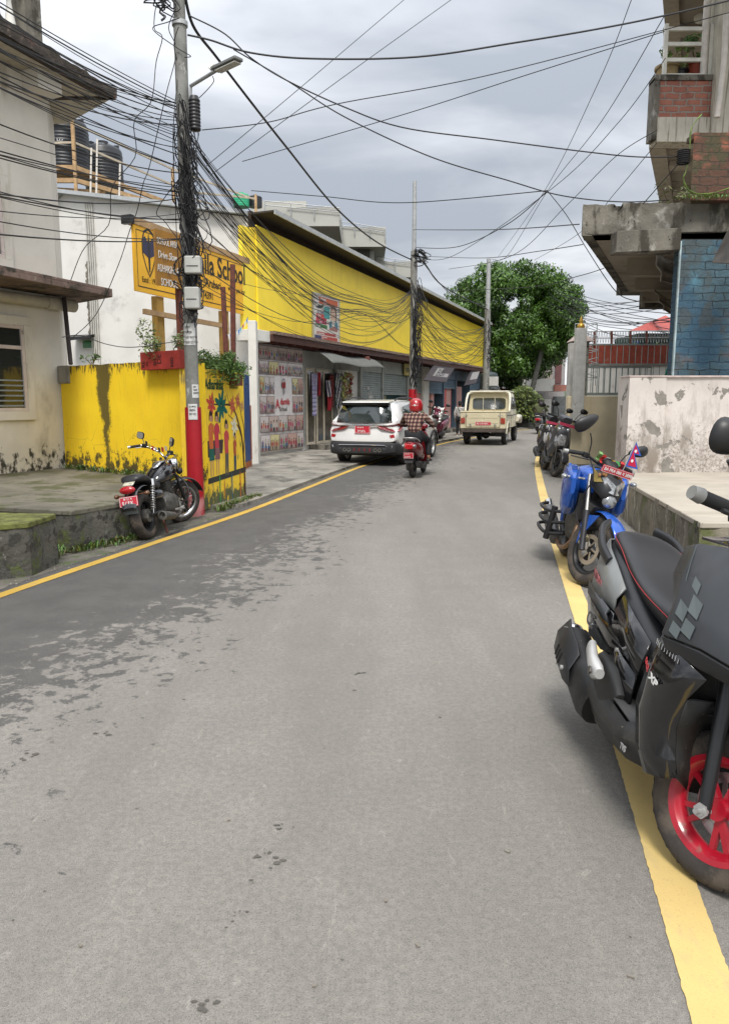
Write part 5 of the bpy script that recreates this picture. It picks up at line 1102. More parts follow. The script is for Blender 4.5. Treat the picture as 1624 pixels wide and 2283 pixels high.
for yy in (739, 754): b = MB(TR); b.tube([P(1302, yy, YR - .1), P(1540, yy - 2, YR - .1)], .015, 5); b.build('wire_rail', M_steel, RW)
o = MB().tube([P(1306 + i * .85, 752 + 13 * math.sin(i * .9), YR + .13 * math.cos(i * .9)) for i in range(220)], .006, 4).build('barbed_wire_coil', M_steel); tag(o, 'loose coil of barbed wire along the top of the red boards', 'barbed wire')
# red tent roof
TN = thing('garden_canopy', 'red peaked canopy roof over a dark green pavilion behind the red boards', 'canopy', (P(1460, 745, 26).x, 26, 0)); TTn = Matrix.Translation((-P(1460, 745, 26).x, -26, 0))
b = MB(TTn); e0, e1, ap = P(1400, 738, 25), P(1530, 738, 25), P(1482, 703, 27)
b.add([e0, e1, P(1540, 735, 29), P(1420, 735, 29), ap], [(0, 1, 4), (1, 2, 4), (2, 3, 4), (3, 0, 4)]); b.build('roof', M_redroof, TN, smooth=0)
b = MB(TTn); b.bb((P(1408, 740, 26.2).x, 25.6, 0), (e1.x, 28, e0.z - .02)); b.build('green_side', mat('dark_green_netting', (.015, .06, .06), .8, var=.4), TN, smooth=0)
b = MB(TTn); b.bb((P(1405, 740, 25.4).x, 25.4, 2.6), (P(1424, 740, 25.4).x, 25.5, e0.z - .3)); b.build('blue_poster', mat('blue_print', (.03, .12, .35), .5, var=.3), TN, smooth=0)
bush('garden_shrub', (P(1460, 760, 22.6).x, 22.6, 2.7), (.8, .3, .5), 500, 'leafy green shrub growing behind the barbed wire under the red canopy', 'shrub', .07, ((.07, .12, .03), (.22, .3, .08)), seed=31)
o = MB().shell([P(1489, 808, 12.6), P(1500, 800, 12.6), P(1506, 840, 12.6), P(1478, 842, 12.6)], .02).build('green_tarp', mat('green_tarp', (.0, .18, .11), .5, var=.3), smooth=0); tag(o, 'scrap of green tarpaulin tucked against the corner of the blue brick wall', 'tarp')
# gate pillars: two grey white posts, stone pillar with temple-like cap
for k, (x0_, x1_, yt, yb, Y, lab) in enumerate(((1270, 1282, 765, 952, 17.9, 'slim grey white concrete post left of the pagoda capped pillar'), (1285, 1302, 731, 882, 17.2, 'broad white concrete gate post at the end of the cream wall'))):
    p, q = P(x0_, yt, Y), P(x1_, yb, Y); o = MB().bb((p.x, Y, 0 if k == 0 else 1.0), (q.x, Y + .2, p.z)).build('gate_post', mat('grey_white_post', (.5, .5, .47), .8, var=.1, layers=[((.3, .28, .24), 5, None, .6, .7)]), smooth=0, bevel=.01); tag(o, lab, 'post')
YPi = 18.6
pp = P(1291, 800, YPi); PL = thing('stone_gate_pillar', 'grey stone gate pillar with small tiled pagoda cap and golden finial', 'pillar', (pp.x, YPi, 0))
zpt = P(1282, 762, YPi).z
MB().bb((-.17, -.17, 0), (.17, .17, zpt)).build('shaft', brick('grey_stone_block', (.2, .2, .17), (.16, .17, .15), (.05, .05, .04), None, .2, .5), PL, smooth=0)
b = MB(); b.add([(-.27, -.27, zpt), (.27, -.27, zpt), (.27, .27, zpt), (-.27, .27, zpt), (-.07, -.07, zpt + .2), (.07, -.07, zpt + .2), (.07, .07, zpt + .2), (-.07, .07, zpt + .2)], [(0, 1, 5, 4), (1, 2, 6, 5), (2, 3, 7, 6), (3, 0, 4, 7), (3, 2, 1, 0), (4, 5, 6, 7)]); b.build('tiled_cap', mat('pinkish_tile_cap', (.45, .36, .32), .8, var=.2), PL, smooth=0)
MB().lathe([(0, 0), (.12, 0), (.12, .05), (.06, .08), (.1, .15), (.09, .2), (.04, .25), (.05, .3), (.0, .42)], (0, 0, zpt + .2), 'Z', 14).build('finial', mat('gold_paint', (.5, .3, .05), .35, metal=.5), PL, smooth=50)
# lattice mast behind
b = MB(); q = [P(1282, 722, 20), P(1331, 722, 20)]
for px in (1281, 1307, 1330): b.tube([P(px, 722, 20), P(px - 4, 860, 20)], .012, 4)
for i in range(9):
    y = 722 + i * 15; b.tube([P(1281, y, 20), P(1331, y + (13 if i % 2 else -1), 20)], .01, 4); b.tube([P(1281, y + 13, 20), P(1331, y, 20)], .008, 4)
o = b.build('steel_lattice', M_steel); tag(o, 'openwork steel lattice frame behind the pagoda capped pillar', 'frame')
# ================================================================ far background
def far_box(name, lab, cat, parts, Y):
    t = thing(name, lab, cat, (P(parts[0][1], 900, Y).x, Y, 0)); T = Matrix.Translation(-V((P(parts[0][1], 900, Y).x, Y, 0)))
    for (n, x0, x1, yt, yb, dy, dep, m) in parts: b = MB(T); p, q = P(x0, yb, Y + dy), P(x1, yt, Y + dy); b.bb((p.x, Y + dy, max(p.z, 0)), (q.x, Y + dy + dep, q.z)); b.build(n, m, t, smooth=0)
    return t
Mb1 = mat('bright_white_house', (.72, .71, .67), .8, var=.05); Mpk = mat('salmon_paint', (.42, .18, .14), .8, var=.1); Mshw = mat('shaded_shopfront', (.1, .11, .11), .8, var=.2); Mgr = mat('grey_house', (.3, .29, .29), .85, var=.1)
far_box('white_house', 'low bright white house with a balustraded terrace beyond the tree', 'house', [('wall', 1148, 1186, 852, 888, 1.2, 6, Mb1), ('terrace_wall', 1152, 1226, 845, 880, 0, 1, Mb1), ('wall', 1180, 1226, 870, 905, .5, 6, Mb1), ('window', 1170, 1188, 848, 860, -.05, .1, Mshw), ('lower_wall', 1152, 1200, 888, 930, 1, 6, mat('green_tarp_wall', (.02, .14, .06), .8)), ('awning', 1146, 1196, 889, 893, -.6, 1.5, Mb1)], 52)
far_box('tall_house', 'three storey grey and salmon house with a balcony far down the street', 'house', [('wall', 1188, 1262, 745, 930, 3, 8, Mgr), ('balcony', 1186, 1236, 845, 872, .5, 2, Mb1), ('balcony', 1234, 1262, 858, 872, .4, 2, Mpk), ('gable', 1190, 1206, 742, 800, 2.8, .3, mat('pink_white_wall', (.55, .45, .42), .8)), ('window', 1236, 1252, 802, 855, 2.9, .2, mat('red_brown_window', (.12, .05, .05), .6)), ('window', 1200, 1232, 800, 850, 2.9, .2, mat('tiled_panel', (.4, .37, .33), .8, var=.3, vs=20)), ('awning', 1206, 1232, 784, 798, 1.5, 2, Mpk), ('shopfront', 1232, 1262, 884, 935, 2.8, .3, Mshw), ('window', 1212, 1228, 890, 925, 2.7, .3, Mb1), ('blue_panel', 1165, 1192, 815, 842, 2.7, .3, mat('blue_glass', (.12, .22, .28), .4))], 48)
far_box('market_stall', 'low shed with red sheet roof between the parked pickup and the tree trunk', 'shed', [('roof', 1094, 1170, 866, 870, -.4, 4, M_redroof), ('wall', 1096, 1160, 871, 935, 0, 3, Mgr)], 46)
# mossy wall with hedge at the bend
hw0, hw1 = P(1146, 957, 40), P(1192, 950, 43)
o = MB(); wallbox(o, (hw0.x - .6, hw0.y), (hw1.x + .6, hw1.y), 0, 1.0, .3); o = o.build('roadside_wall', M_moss, smooth=0); tag(o, 'low mossy retaining wall below the hedge at the bend of the road', 'wall')
def hedge():
    t = tag(bpy.data.objects.new('hedge', None), 'unclipped yellow green hedge growing above the mossy wall at the bend', 'hedge'); COL.objects.link(t); t.location = (hw0.x, hw0.y, 1.0)
    rnd = random.Random(77); b = MB()
    for i in range(3800):
        p = V((rnd.uniform(-.6, 1.5), rnd.uniform(-.3, 1.6), rnd.uniform(-.7, 1.05))); p.z += .25 * math.sin(p.x * 3); u = V((rnd.gauss(0, 1), rnd.gauss(0, 1), rnd.gauss(0, 1))).normalized() * .09; w = u.orthogonal() * .5; k = rnd.random() ** 1.5; b.col = (.04 + .10 * k, .06 + .12 * k, .015 + .02 * k); b.add([p - u, p + w, p + u, p - w], [(0, 1, 2, 3)])
    b.build('foliage', M_leaf, t, smooth=0)
hedge()
# far wooded skyline
def treeline():
    rnd = random.Random(5); b = MB()
    for i in range(9000):
        x = rnd.uniform(-60, 110); y = 120 + rnd.uniform(0, 12); h = 3.2 + 1.6 * mnoise.noise(V((x * .09, 0, 3))) + .8 * mnoise.noise(V((x * .4, 0, 1))); p = V((x, y, rnd.uniform(0, 1) * h)); u = V((rnd.gauss(0, 1), rnd.gauss(0, .3), rnd.gauss(0, 1))).normalized() * .6; w = u.orthogonal() * .8; k = rnd.random(); b.col = (.03 + .05 * k, .05 + .07 * k, .025); b.add([p - u, p + w, p + u, p - w], [(0, 1, 2, 3)])
    b.bb((-80, 133, 0), (130, 134, 3)); o = b.build('distant_trees', M_leaf, smooth=0); tag(o, 'far wooded skyline beyond the street', 'trees', kind='stuff')
treeline()
# ---------------------------------------------------------------- the big round tree
def big_tree():
    X0, Y0 = P(1146, 880, 45).x, 45.0; t = thing('broadleaf_tree', 'large round dense green tree standing at the bend of the street', 'tree', (X0, Y0, 0)); rnd = random.Random(42); npr = np.random.default_rng(42)
    b = MB(); bark = mat('dark_bark', (.06, .045, .032), .95, var=.3, vs=4, bump=.6, bs=20)
    b.tube([(0, 0, -.1), (.03, 0, 1.2), (-.03, 0, 2.4), (.1, .1, 3.6)], [.5, .42, .4, .36], 12); b.build('trunk', bark, t)
    for (dx, dy, dz, r) in ((-2.6, .3, 6.2, .2), (2.2, -.4, 6.5, .2), (.4, .6, 8.0, .22), (-1.2, -1.2, 5.4, .15), (1.4, 1.3, 6, .15), (-3.2, -.2, 4.6, .12), (3.2, .3, 5.0, .12)):
        b = MB(); b.tube(curve2([(0, 0, 2.2), (dx * .2, dy * .3, 3.6), (dx * .6, dy * .7, dz * .8), (dx, dy, dz)], 8), [r * (1 - .09 * i) for i in range(9)], 7); b.build('limb', bark, t)
    cl = []
    # crown envelope: lobes on a flattened dome; profile read from the photo (world metres about the trunk)
    def top(x): return 9.9 - .030 * (x - .1) ** 2 * (1 + .05 * abs(x)) * 2.6
    n = 0
    while n < 430:
        x = rnd.uniform(-3.9, 3.1); y = rnd.uniform(-3.6, 3.6); zt_ = 9.35 - .11 * (abs(x + .35) ** 2.3) * .8 - .09 * y * y; zb_ = 2.15 + .17 * abs(x + .2) ** 1.6 * .75 + .08 * y * y + max(0, x) * .5
        if zt_ < zb_ + .3: continue
        z = rnd.uniform(zb_, zt_); ed = min(zt_ - z, z - zb_)
        if ed > 1.5 and rnd.random() < .4: continue
        r = rnd.uniform(.42, .85); cl.append((x, y, z, r)); n += 1
    N = 95000; ci = npr.integers(0, len(cl), N); C = np.array(cl)[ci]
    d = npr.normal(size=(N, 3)); d /= np.linalg.norm(d, axis=1)[:, None]; rad = npr.uniform(.35, 1.08, N) ** .5
    p = C[:, :3] + d * (C[:, 3] * rad)[:, None] * np.array([1, 1, .8])
    u = npr.normal(size=(N, 3)); u[:, 2] -= .5; u /= np.linalg.norm(u, axis=1)[:, None]
    w = np.cross(u, d); w /= np.linalg.norm(w, axis=1)[:, None] + 1e-6; L = npr.uniform(.07, .135, N)[:, None]
    q = np.stack([p - u * L, p + w * L * .42 + d * L * .2, p + u * L, p - w * L * .42 + d * L * .2], 1).reshape(-1, 3)
    me = bpy.data.meshes.new('crown'); me.vertices.add(4 * N); me.vertices.foreach_set('co', q.ravel()); me.loops.add(4 * N); me.loops.foreach_set('vertex_index', np.arange(4 * N)); me.polygons.add(N); me.polygons.foreach_set('loop_start', np.arange(N) * 4); me.polygons.foreach_set('loop_total', np.full(N, 4)); me.update(calc_edges=True)
    hue = np.array([(rnd.random()) for _ in cl])[ci]; k = (npr.uniform(0, 1, N) * .55 + hue * .45)[:, None]
    col = np.array([.013, .038, .006]) * (1 - k) + np.array([.095, .2, .022]) * k; col = np.repeat(np.concatenate([col, np.ones((N, 1))], 1), 4, 0)
    at = me.color_attributes.new('Col', 'FLOAT_COLOR', 'CORNER'); at.data.foreach_set('color', col.ravel().astype(np.float32)); me.materials.append(M_leaf)
    o = bpy.data.objects.new('crown', me); COL.objects.link(o); o.parent = t
big_tree()
# ================================================================ utility poles
RN = random.Random(99)
def pole(label, x, y, segs, parts=()):
    t = thing('utility_pole', label, 'utility pole', (x, y, 0))
    for n, z0, z1, r0, r1, m in segs: MB().tube([(0, 0, z0), (0, 0, z1)], [r0, r1], 20).build(n, m, t, smooth=50)
    return t
YP1 = 9.72
q = P(425, 760, YP1); XP1 = q.x
M_polec = mat('weathered_grey_pole', (.2, .2, .185), .75, var=.2, vs=5, layers=[((.5, .5, .47), 7, (1, 1, .5), .62, .68), ((.1, .09, .07), 9, None, .6, .7)])
M_redp = mat('deep_red_pole_paint', (.36, .004, .012), .45, var=.08, layers=[((.5, .2, .2), 4, (1, 1, .6), .8, .95, (.6, .1), .4)])
z905, z690 = P(430, 908, YP1).z, P(424, 692, YP1).z
P1 = pole('tall steel utility pole with red foot and thick cable tangle before the mural', XP1, YP1, [('lower_tube', -.05, z905, .108, .104, M_redp), ('middle_tube', z905, z690, .086, .084, M_polec), ('middle_tube', z690, 6.0, .08, .077, M_polec), ('upper_tube', 6.0, 8.6, .07, .062, M_polec)])
for z in (5.98, 6.55, 7.0): MB().lathe([(.08, z), (.095, z), (.095, z + .05), (.08, z + .05)], (0, 0, 0), 'Z', 18).build('clamp_band', M_steel, P1)
for (px0, px1, yt, yb) in ((414, 449, 572, 612), (414, 446, 641, 690)):
    a_, c_ = P(px0, yb, YP1 - .16), P(px1, yt, YP1 - .16); b = MB(Matrix.Translation((-XP1, -YP1, 0))); b.bb((a_.x, YP1 - .24, a_.z), (c_.x, YP1 - .10, c_.z)); bx = b.build('junction_box', mat('grey_box_plastic', (.42, .42, .39), .5, var=.08), P1, smooth=0, bevel=.02)
    b = MB(Matrix.Translation((-XP1, -YP1, 0))); b.bb((a_.x + .03, YP1 - .246, (a_.z + c_.z) / 2 - .02), (c_.x - .03, YP1 - .242, (a_.z + c_.z) / 2 - .012)); b.build('lid_seam', M_black, bx, smooth=0)
# street lamp on its arm
SLT = thing('street_lamp', 'grey street lamp head on a short bracket arm clamped to the near pole', 'street lamp', (XP1, YP1, P(425, 205, YP1).z)); oL = V(SLT.location); TL = Matrix.Translation(-oL)
ar = [P(424, 250, YP1 - .05), P(425, 192, YP1 - .05), P(482, 157, YP1 - .35)]
b = MB(TL); b.tube(ar, .022, 8); b.build('bracket_arm', M_steel, SLT)
h0, h1 = P(478, 158, YP1 - .33), P(533, 132, YP1 - .6); d_ = (h1 - h0).normalized(); mm = d_.to_track_quat('X', 'Z').to_matrix()
b = MB(TL); b.box((h0 + h1) / 2 + V((0, 0, .01)), ((h1 - h0).length, .13, .04), mm); b.build('lamp_head', mat('lamp_grey_casting', (.15, .155, .15), .5), SLT, smooth=0, bevel=.012)
b = MB(TL); b.box((h0 + h1) / 2 + d_ * .02 - V((0, 0, .026)), ((h1 - h0).length * .8, .1, .012), mm); b.build('diffuser', mat('lamp_lens', (.45, .45, .4), .3), SLT, smooth=0)
b = MB(TL); p = P(473, 150, YP1 - .3); b.tube([p - V((.03, 0, .02)), p + V((.03, 0, .03))], .03, 10); b.build('photocell', M_white2, SLT)
# black splice closure
b = MB(); c_ = P(434, 254, YP1 - .12); h = .16; o = thing('splice_closure', 'ribbed black cable splice canister hanging beside the pole under the lamp arm', 'canister', tuple(c_))
pr = [(0, -.2)]
for i in range(9): pr += [(.062, -.19 + i * .04), (.07, -.18 + i * .04), (.07, -.165 + i * .04), (.062, -.155 + i * .04)]
MB().lathe(pr + [(.05, .2), (0, .21)], (0, 0, 0), 'Z', 18).build('shell', M_black, o, smooth=50)
# pasted paper notices
Mpap = mat('pasted_paper', (.62, .62, .6), .8, var=.06)
for k, (px, py, w, h, lab, tx) in enumerate(((425, 745, .17, .27, 'largest paper notice pasted on the grey middle of the near pole', ['एत्यार', 'सम्पर्क', 'कोठा भाडामा', '9803129784']), (436, 872, .1, .17, 'small white paper notice pasted on the pole just above the red paint', ['कोठा', 'भाडामा', '9849999']), (431, 918, .12, .2, 'white paper notice pasted across the top of the red painted foot', ['घर जग्गा', 'बिक्रीमा', '9841234']))):
    zc_ = P(px, py, YP1 - .1).z; r = .089 if k < 2 else .111; c0a = R(-90) + (0.02 if k == 0 else .75 if k == 1 else .2); b = MB(); n = 8; ha = w / r / 2
    b.grid(lambda u, v: V((r * math.cos(c0a - ha + 2 * ha * u), r * math.sin(c0a - ha + 2 * ha * u), (v - .5) * h)), n, 1); o = b.build('paper_notice', Mpap, smooth=80); o.location = (XP1, YP1, zc_); tag(o, lab, 'notice')
    for j, s_ in enumerate(tx): text(s_, h * .17, M_bk, o, ((r + .003) * math.cos(c0a) - w * .42 * math.cos(c0a + R(90)), (r + .003) * math.sin(c0a) - w * .42 * math.sin(c0a + R(90)), h * (.27 - .23 * j)), rot=(R(90), 0, c0a + R(90)), sx=.8, ex=.001)
YP2 = 24.0; XP2 = P(921, 700, YP2).x
P2 = pole('galvanised utility pole with red foot standing before the shops and behind the scooter rider', XP2, YP2, [('lower_tube', 0, P(921, 868, YP2).z, .13, .13, M_redp), ('middle_tube', P(921, 868, YP2).z, P(925, 560, YP2).z, .115, .1, M_polec), ('upper_tube', P(925, 560, YP2).z, P(926, 404, YP2).z, .07, .06, M_steel)])
YP3 = 33.0; XP3 = P(1086, 700, YP3).x
P3 = pole('slender galvanised utility pole before the tree at the far end of the yellow building', XP3, YP3, [('lower_tube', 0, P(1086, 690, YP3).z, .15, .13, M_polec), ('upper_tube', P(1086, 690, YP3).z, P(1095, 577, YP3).z, .1, .09, M_steel)])
MB().bb((.1, -.25, P(1, 855, YP3).z - .1), (.5, -.05, P(1, 840, YP3).z)).build('meter_box', mat('grey_box_plastic', (.42, .42, .39), .5), P3, smooth=0)
a_, c_ = P(1176, 905, 42), P(1216, 745, 42); o = MB().tube([(a_.x - .1, 42, 0), tuple(a_), tuple(c_)], [.16, .15, .12], 10).build('utility_pole', mat('dark_wood_pole', (.05, .05, .045), .9, var=.3)); tag(o, 'dark leaning utility pole wrapped in cables right of the tree', 'utility pole')
# ================================================================ cables
def cable(name, label, pts, r, group, n=24, sides=5, cat='cable'):
    q = curve2([tuple(p) for p in pts], n) if len(pts) > 2 else pts
    o = MB().tube(q, r, sides, caps=False).build(name, M_cable, smooth=80); tag(o, label, cat, group); return o
def sagc(a, b, sag, n=14): return [a.lerp(b, i / n) - V((0, 0, sag * 4 * (i / n) * (1 - i / n))) for i in range(n + 1)]
LB1 = 'black cable of the dense bundle running from the near pole out past the left edge'
for i in range(40):
    yp = RN.uniform(215, 330) if i < 22 else RN.uniform(330, 540); f = (yp - 215) / 325
    yl = -70 + (yp - 215) * 1.55 + RN.uniform(-45, 45)
    if i in (2, 9): yl = RN.uniform(-60, 20)
    a_ = V((XP1 - .08, YP1, P(400, yp, YP1).z)); e_ = P(0, yl, 6.2 + RN.uniform(-.8, .8)); e2 = a_ + (e_ - a_) * 2.4
    cable('overhead_cable', ('black cable of the upper left bundle crossing in front of the roof slab' if yl < 150 else 'black cable of the left bundle passing over the water tanks and upper wall' if yl < 330 else 'low black cable of the left bundle sagging over the whitewashed hall') , sagc(a_, e2, RN.uniform(.12, .4), 20), RN.choice((.0035, .0042, .005, .0065)), 'cables sweeping left from the near pole')
LB2 = 'black cable of the sagging bundle between the near pole and the second pole'
for i in range(36):
    yp = RN.uniform(285, 420) if i < 26 else RN.uniform(400, 640); a_ = V((XP1 + .08, YP1, P(440, yp, YP1).z)); y2 = RN.uniform(640, 700) if i < 30 else RN.uniform(690, 790)
    b_e = V((XP2 - .08, YP2, P(915, y2, YP2).z)); sg = RN.uniform(.9, 1.55) if i < 26 else RN.uniform(.35, 1.0)
    pts = sagc(a_, b_e, sg)
    if i % 3: # gathered strands pinch together near two thirds of the span
        c_ = V((a_.x + (b_e.x - a_.x) * .62, a_.y + (b_e.y - a_.y) * .62, 4.02)); pts = [p.lerp(c_ + (p - c_).normalized() * (p - c_).length, 0) if False else p + V((0, 0, (c_.z - p.z) * .5 * math.exp(-((j / 14 - .62) / .22) ** 2))) for j, p in enumerate(pts)]
    cable('overhead_cable', ('black cable of the thick upper bundle sagging from the pole across the yellow cladding' if i < 26 else 'lower black cable running from the near pole past the school notice board') , pts, RN.choice((.0036, .0044, .0052, .0065)), 'cables between the near pole and the second pole')
LB3 = 'thin black cable drooping between the second pole and the far pole'
for i in range(34):
    a_ = V((XP2 + .08, YP2, P(925, RN.uniform(640, 790), YP2).z)); b_e = V((XP3 - .1, YP3, P(1083, RN.uniform(725, 800), YP3).z))
    sg = RN.uniform(.15, 1.25); cable('overhead_cable', 'deeply drooping thin cable between the second and far poles' if sg > .7 else 'shallow thin cable between the second and far poles', sagc(a_, b_e, sg), RN.choice((.005, .007, .009)), 'cables between the second pole and the far pole')
LB4 = 'thin dark cable in the web to the right of the tree'
for i in range(16):
    a_ = P(1235 + RN.uniform(-20, 20), 640 + RN.uniform(-10, 60), 42); b_e = P(1560, 640 + i * 9 + RN.uniform(-20, 20), 22)
    cable('overhead_cable', LB4, sagc(a_, b_e, RN.uniform(.1, 1.0)), .013, 'cables right of the tree', 16)
# cables with a course of their own
def pc(label, pts, y0, y1, r, n=40, name='overhead_cable'):
    m = len(pts) - 1; q = [P(p[0], p[1], 1 / ((1 / y0) + (1 / y1 - 1 / y0) * (p[0] - pts[0][0]) / (pts[-1][0] - pts[0][0] + 1e-6))) for p in pts]; return cable(name, label, q, r, 'single cables crossing the sky', n)
pc('thickest black cable dropping from the pole top to the second pole across the sky', [(412, -10), (432, 60), (485, 130), (560, 228), (640, 330), (750, 465), (840, 540), (918, 580)], 9.7, 24, .019, 60)
pc('heavy dark cable sweeping from the near pole to the upper right corner', [(418, 78), (470, 90), (560, 118), (700, 131), (930, 127), (1150, 95), (1330, 65), (1480, 35), (1680, -12)], 9.7, 10.5, .012, 60)
pc('dark cable from the near pole to the coil on the mossy brick', [(422, 35), (500, 75), (560, 130), (640, 180), (770, 240), (900, 285), (1100, 312), (1300, 338), (1420, 350), (1515, 349)], 9.7, 10.8, .009, 60)
pc('dark cable from the near pole down to the canopy corner', [(520, 110), (640, 180), (770, 262), (960, 350), (1130, 402), (1250, 436), (1380, 450), (1490, 446)], 10, 11.2, .0085, 60)
for lab, pts, y0, y1, r in (
 ('thin cable rising gently from mid left to the upper right column', [(450, 290), (600, 272), (750, 232), (1100, 165), (1624, 28)], 10, 13, .007),
 ('thin cable just under the one rising to the upper right column', [(540, 360), (900, 255), (1180, 165), (1480, 70)], 16, 13, .008),
 ('thin straight cable slanting up to the top centre', [(460, 370), (640, 220), (905, -5)], 10, 13, .005),
 ('second thin straight cable slanting up right of the top centre one', [(470, 390), (740, 190), (1015, -8)], 10, 13, .005),
 ('thin level cable above the yellow roof', [(560, 425), (720, 438), (900, 452), (1220, 425)], 20, 15, .01),
 ('thin level cable passing behind the second pole top', [(920, 512), (1100, 512), (1290, 500)], 24, 12, .009),
 ('thin cable climbing from the second pole to the knot', [(926, 552), (1020, 550), (1130, 500), (1220, 425)], 24, 15, .01),
 ('steep thin cable from the upper right down to the tree top', [(1480, 35), (1340, 270), (1220, 425), (1130, 570), (1095, 578)], 13, 33, .008),
 ('steep thin cable left of the upper right balcony', [(1482, 130), (1380, 270), (1230, 420), (1010, 570), (930, 575)], 13, 24, .007),
 ('steep thin cable from the top edge to the knot', [(1408, -5), (1330, 190), (1210, 430), (1110, 572)], 11, 30, .006),
 ('fine cable running from the balcony slab to the knot', [(1463, 290), (1370, 350), (1260, 460), (1140, 570), (1000, 600)], 13, 24, .007),
 ('fine cable parallel to the balcony slab one', [(1462, 320), (1370, 430), (1290, 520), (1190, 580)], 13, 30, .007),
 ('fine cable from the knot down past the canopy edge', [(1218, 424), (1262, 480), (1310, 560), (1372, 650), (1420, 672)], 15, 13, .008),
 ('fine cable from the canopy corner to the tree', [(1298, 545), (1200, 560), (1080, 575), (960, 572)], 11.4, 24, .007),
 ('fine cable from the canopy edge low over the tree', [(1345, 598), (1290, 615), (1180, 640), (1000, 648)], 14, 26, .008),
 ('fine cable hanging from the mossy brick coil to the canopy', [(1520, 355), (1480, 400), (1432, 455)], 10.7, 11.3, .007),
 ('faint cable from the second pole over the tree crown', [(930, 570), (1010, 660), (1085, 680)], 24, 33, .012),
 ('loose black cable falling from the second pole shoulder', [(928, 568), (948, 590), (990, 640), (1086, 690)], 24, 33, .022)):
    pc(lab, pts, y0, y1, r)
# knot where the thin cables meet, and slack strands beside the near pole
for lab, pts in (('slack cable hanging in long curves left of the near pole', [(380, 12), (351, 7), (344, 63), (362, 83), (348, 139), (337, 226), (299, 271), (302, 348), (250, 417), (243, 500), (188, 553), (158, 625)]),
 ('second slack cable falling in curves nearer the pole', [(392, 20), (376, 63), (393, 115), (369, 215), (334, 368), (320, 407), (306, 469), (289, 515), (264, 591), (215, 700), (160, 755)]),
 ('short slack loop left of the pole top', [(400, 40), (372, 50), (342, 60), (350, 75), (400, 110), (425, 125), (412, 128)]),
 ('thin cable running down beside the pole from the top', [(398, 60), (388, 100), (396, 160), (386, 300), (392, 480), (396, 560), (404, 640)]),
 ('slack cable from the pole across the brown board', [(398, 400), (350, 470), (372, 500), (430, 590), (412, 660)]),
 ('small wire from the pole to the lamp head', [(444, 218), (462, 200), (476, 182), (474, 170)]),
 ('sagging service cable from the yellow wall post over the whitewashed wall', [(138, 752), (180, 748), (240, 768), (300, 774), (400, 760)])):
    pts3 = [P(p[0], p[1], YP1 - .15 + (0.05 * ((i * 7) % 5 - 2)) + (0 if len(pts) < 9 else .12 * max(0, i - 5))) for i, p in enumerate(pts)]
    cable('slack_cable', lab, pts3, .0055, 'slack cables at the near pole', 50)
def tangle(name, label, X, Y, za, zb, nl, ns, rx, off, r, seed):
    rd = random.Random(seed); b = MB()
    for i in range(nl):
        z = rd.uniform(za, zb); w = rd.uniform(.25, 1) * rx; h = rd.uniform(.12, .5) * (zb - za) * .5; cx = X + off + rd.gauss(0, .05); cy = Y - .12 + rd.gauss(0, .07); th = rd.uniform(-.6, .6); ph = rd.uniform(0, 6); k = rd.uniform(.7, 1.6)
        pts = []
        for j in range(20):
            a = 2 * math.pi * j / 19 * k; x = w * math.cos(a + ph) * (1 + .2 * math.sin(3 * a)); zz = h * math.sin(a + ph * .5)
            pts.append((cx + x * math.cos(th), cy + x * math.sin(th), z + zz))
        b.tube(pts, rd.choice((r, r * 1.3)), 4, caps=False)
    for i in range(ns):
        z0 = rd.uniform(za, zb); z1 = z0 - rd.uniform(.3, .9) * (zb - za) * .6; x = X + off * .7 + rd.gauss(0, rx * .35); pts = []
        for j in range(9): pts.append((x + .03 * math.sin(j * 1.3 + i) + off * .15 * math.sin(j * .7), Y - .13 + rd.gauss(0, .015), z0 + (z1 - z0) * j / 8))
        b.tube(pts, r * rd.choice((1, 1.5, 2)), 4, caps=False)
    o = b.build(name, M_cable, smooth=0); tag(o, label, 'cable tangle', kind='stuff'); return o
zA, zB = P(430, 640, YP1).z, P(430, 215, YP1).z
tangle('cable_tangle', 'thick knot of coiled black cable lashed down the near pole', XP1, YP1, zA + .15, zB - .4, 50, 52, .17, .08, .005, 1)
tangle('cable_tangle', 'clump of cable ends at the very top of the near pole', XP1 - .12, YP1, P(400, 20, YP1).z, P(400, -30, YP1).z + .3, 22, 8, .16, -.05, .007, 5)
tangle('cable_tangle', 'small clumps of coil beside the meter boxes on the near pole', XP1, YP1, P(430, 700, YP1).z, P(430, 600, YP1).z, 16, 10, .15, .05, .0055, 6)
tangle('cable_tangle', 'hanging knot of black cable down the second pole', XP2, YP2, P(925, 830, YP2).z, P(925, 650, YP2).z, 22, 26, .22, .14, .009, 2)
tangle('cable_tangle', 'small cable knot on the top of the second pole', XP2, YP2, P(925, 600, YP2).z, P(925, 560, YP2).z, 10, 3, .3, .2, .012, 3)
tangle('cable_tangle', 'cable knot wrapped on the far pole before the tree', XP3, YP3, P(1086, 800, YP3).z, P(1086, 700, YP3).z, 9, 7, .25, 0, .01, 4)
o = MB()
for i in range(7): o.lathe([(.075 + .004 * (i % 2), -.09 + i * .026), (.09, -.078 + i * .026), (.075, -.066 + i * .026)], (0, 0, 0), 'Z', 16)
o = o.build('cable_coil', M_cable); o.location = P(1522, 350, 10.75); tag(o, 'black cable coil wound on a white spool on the mossy brick corner', 'coil')
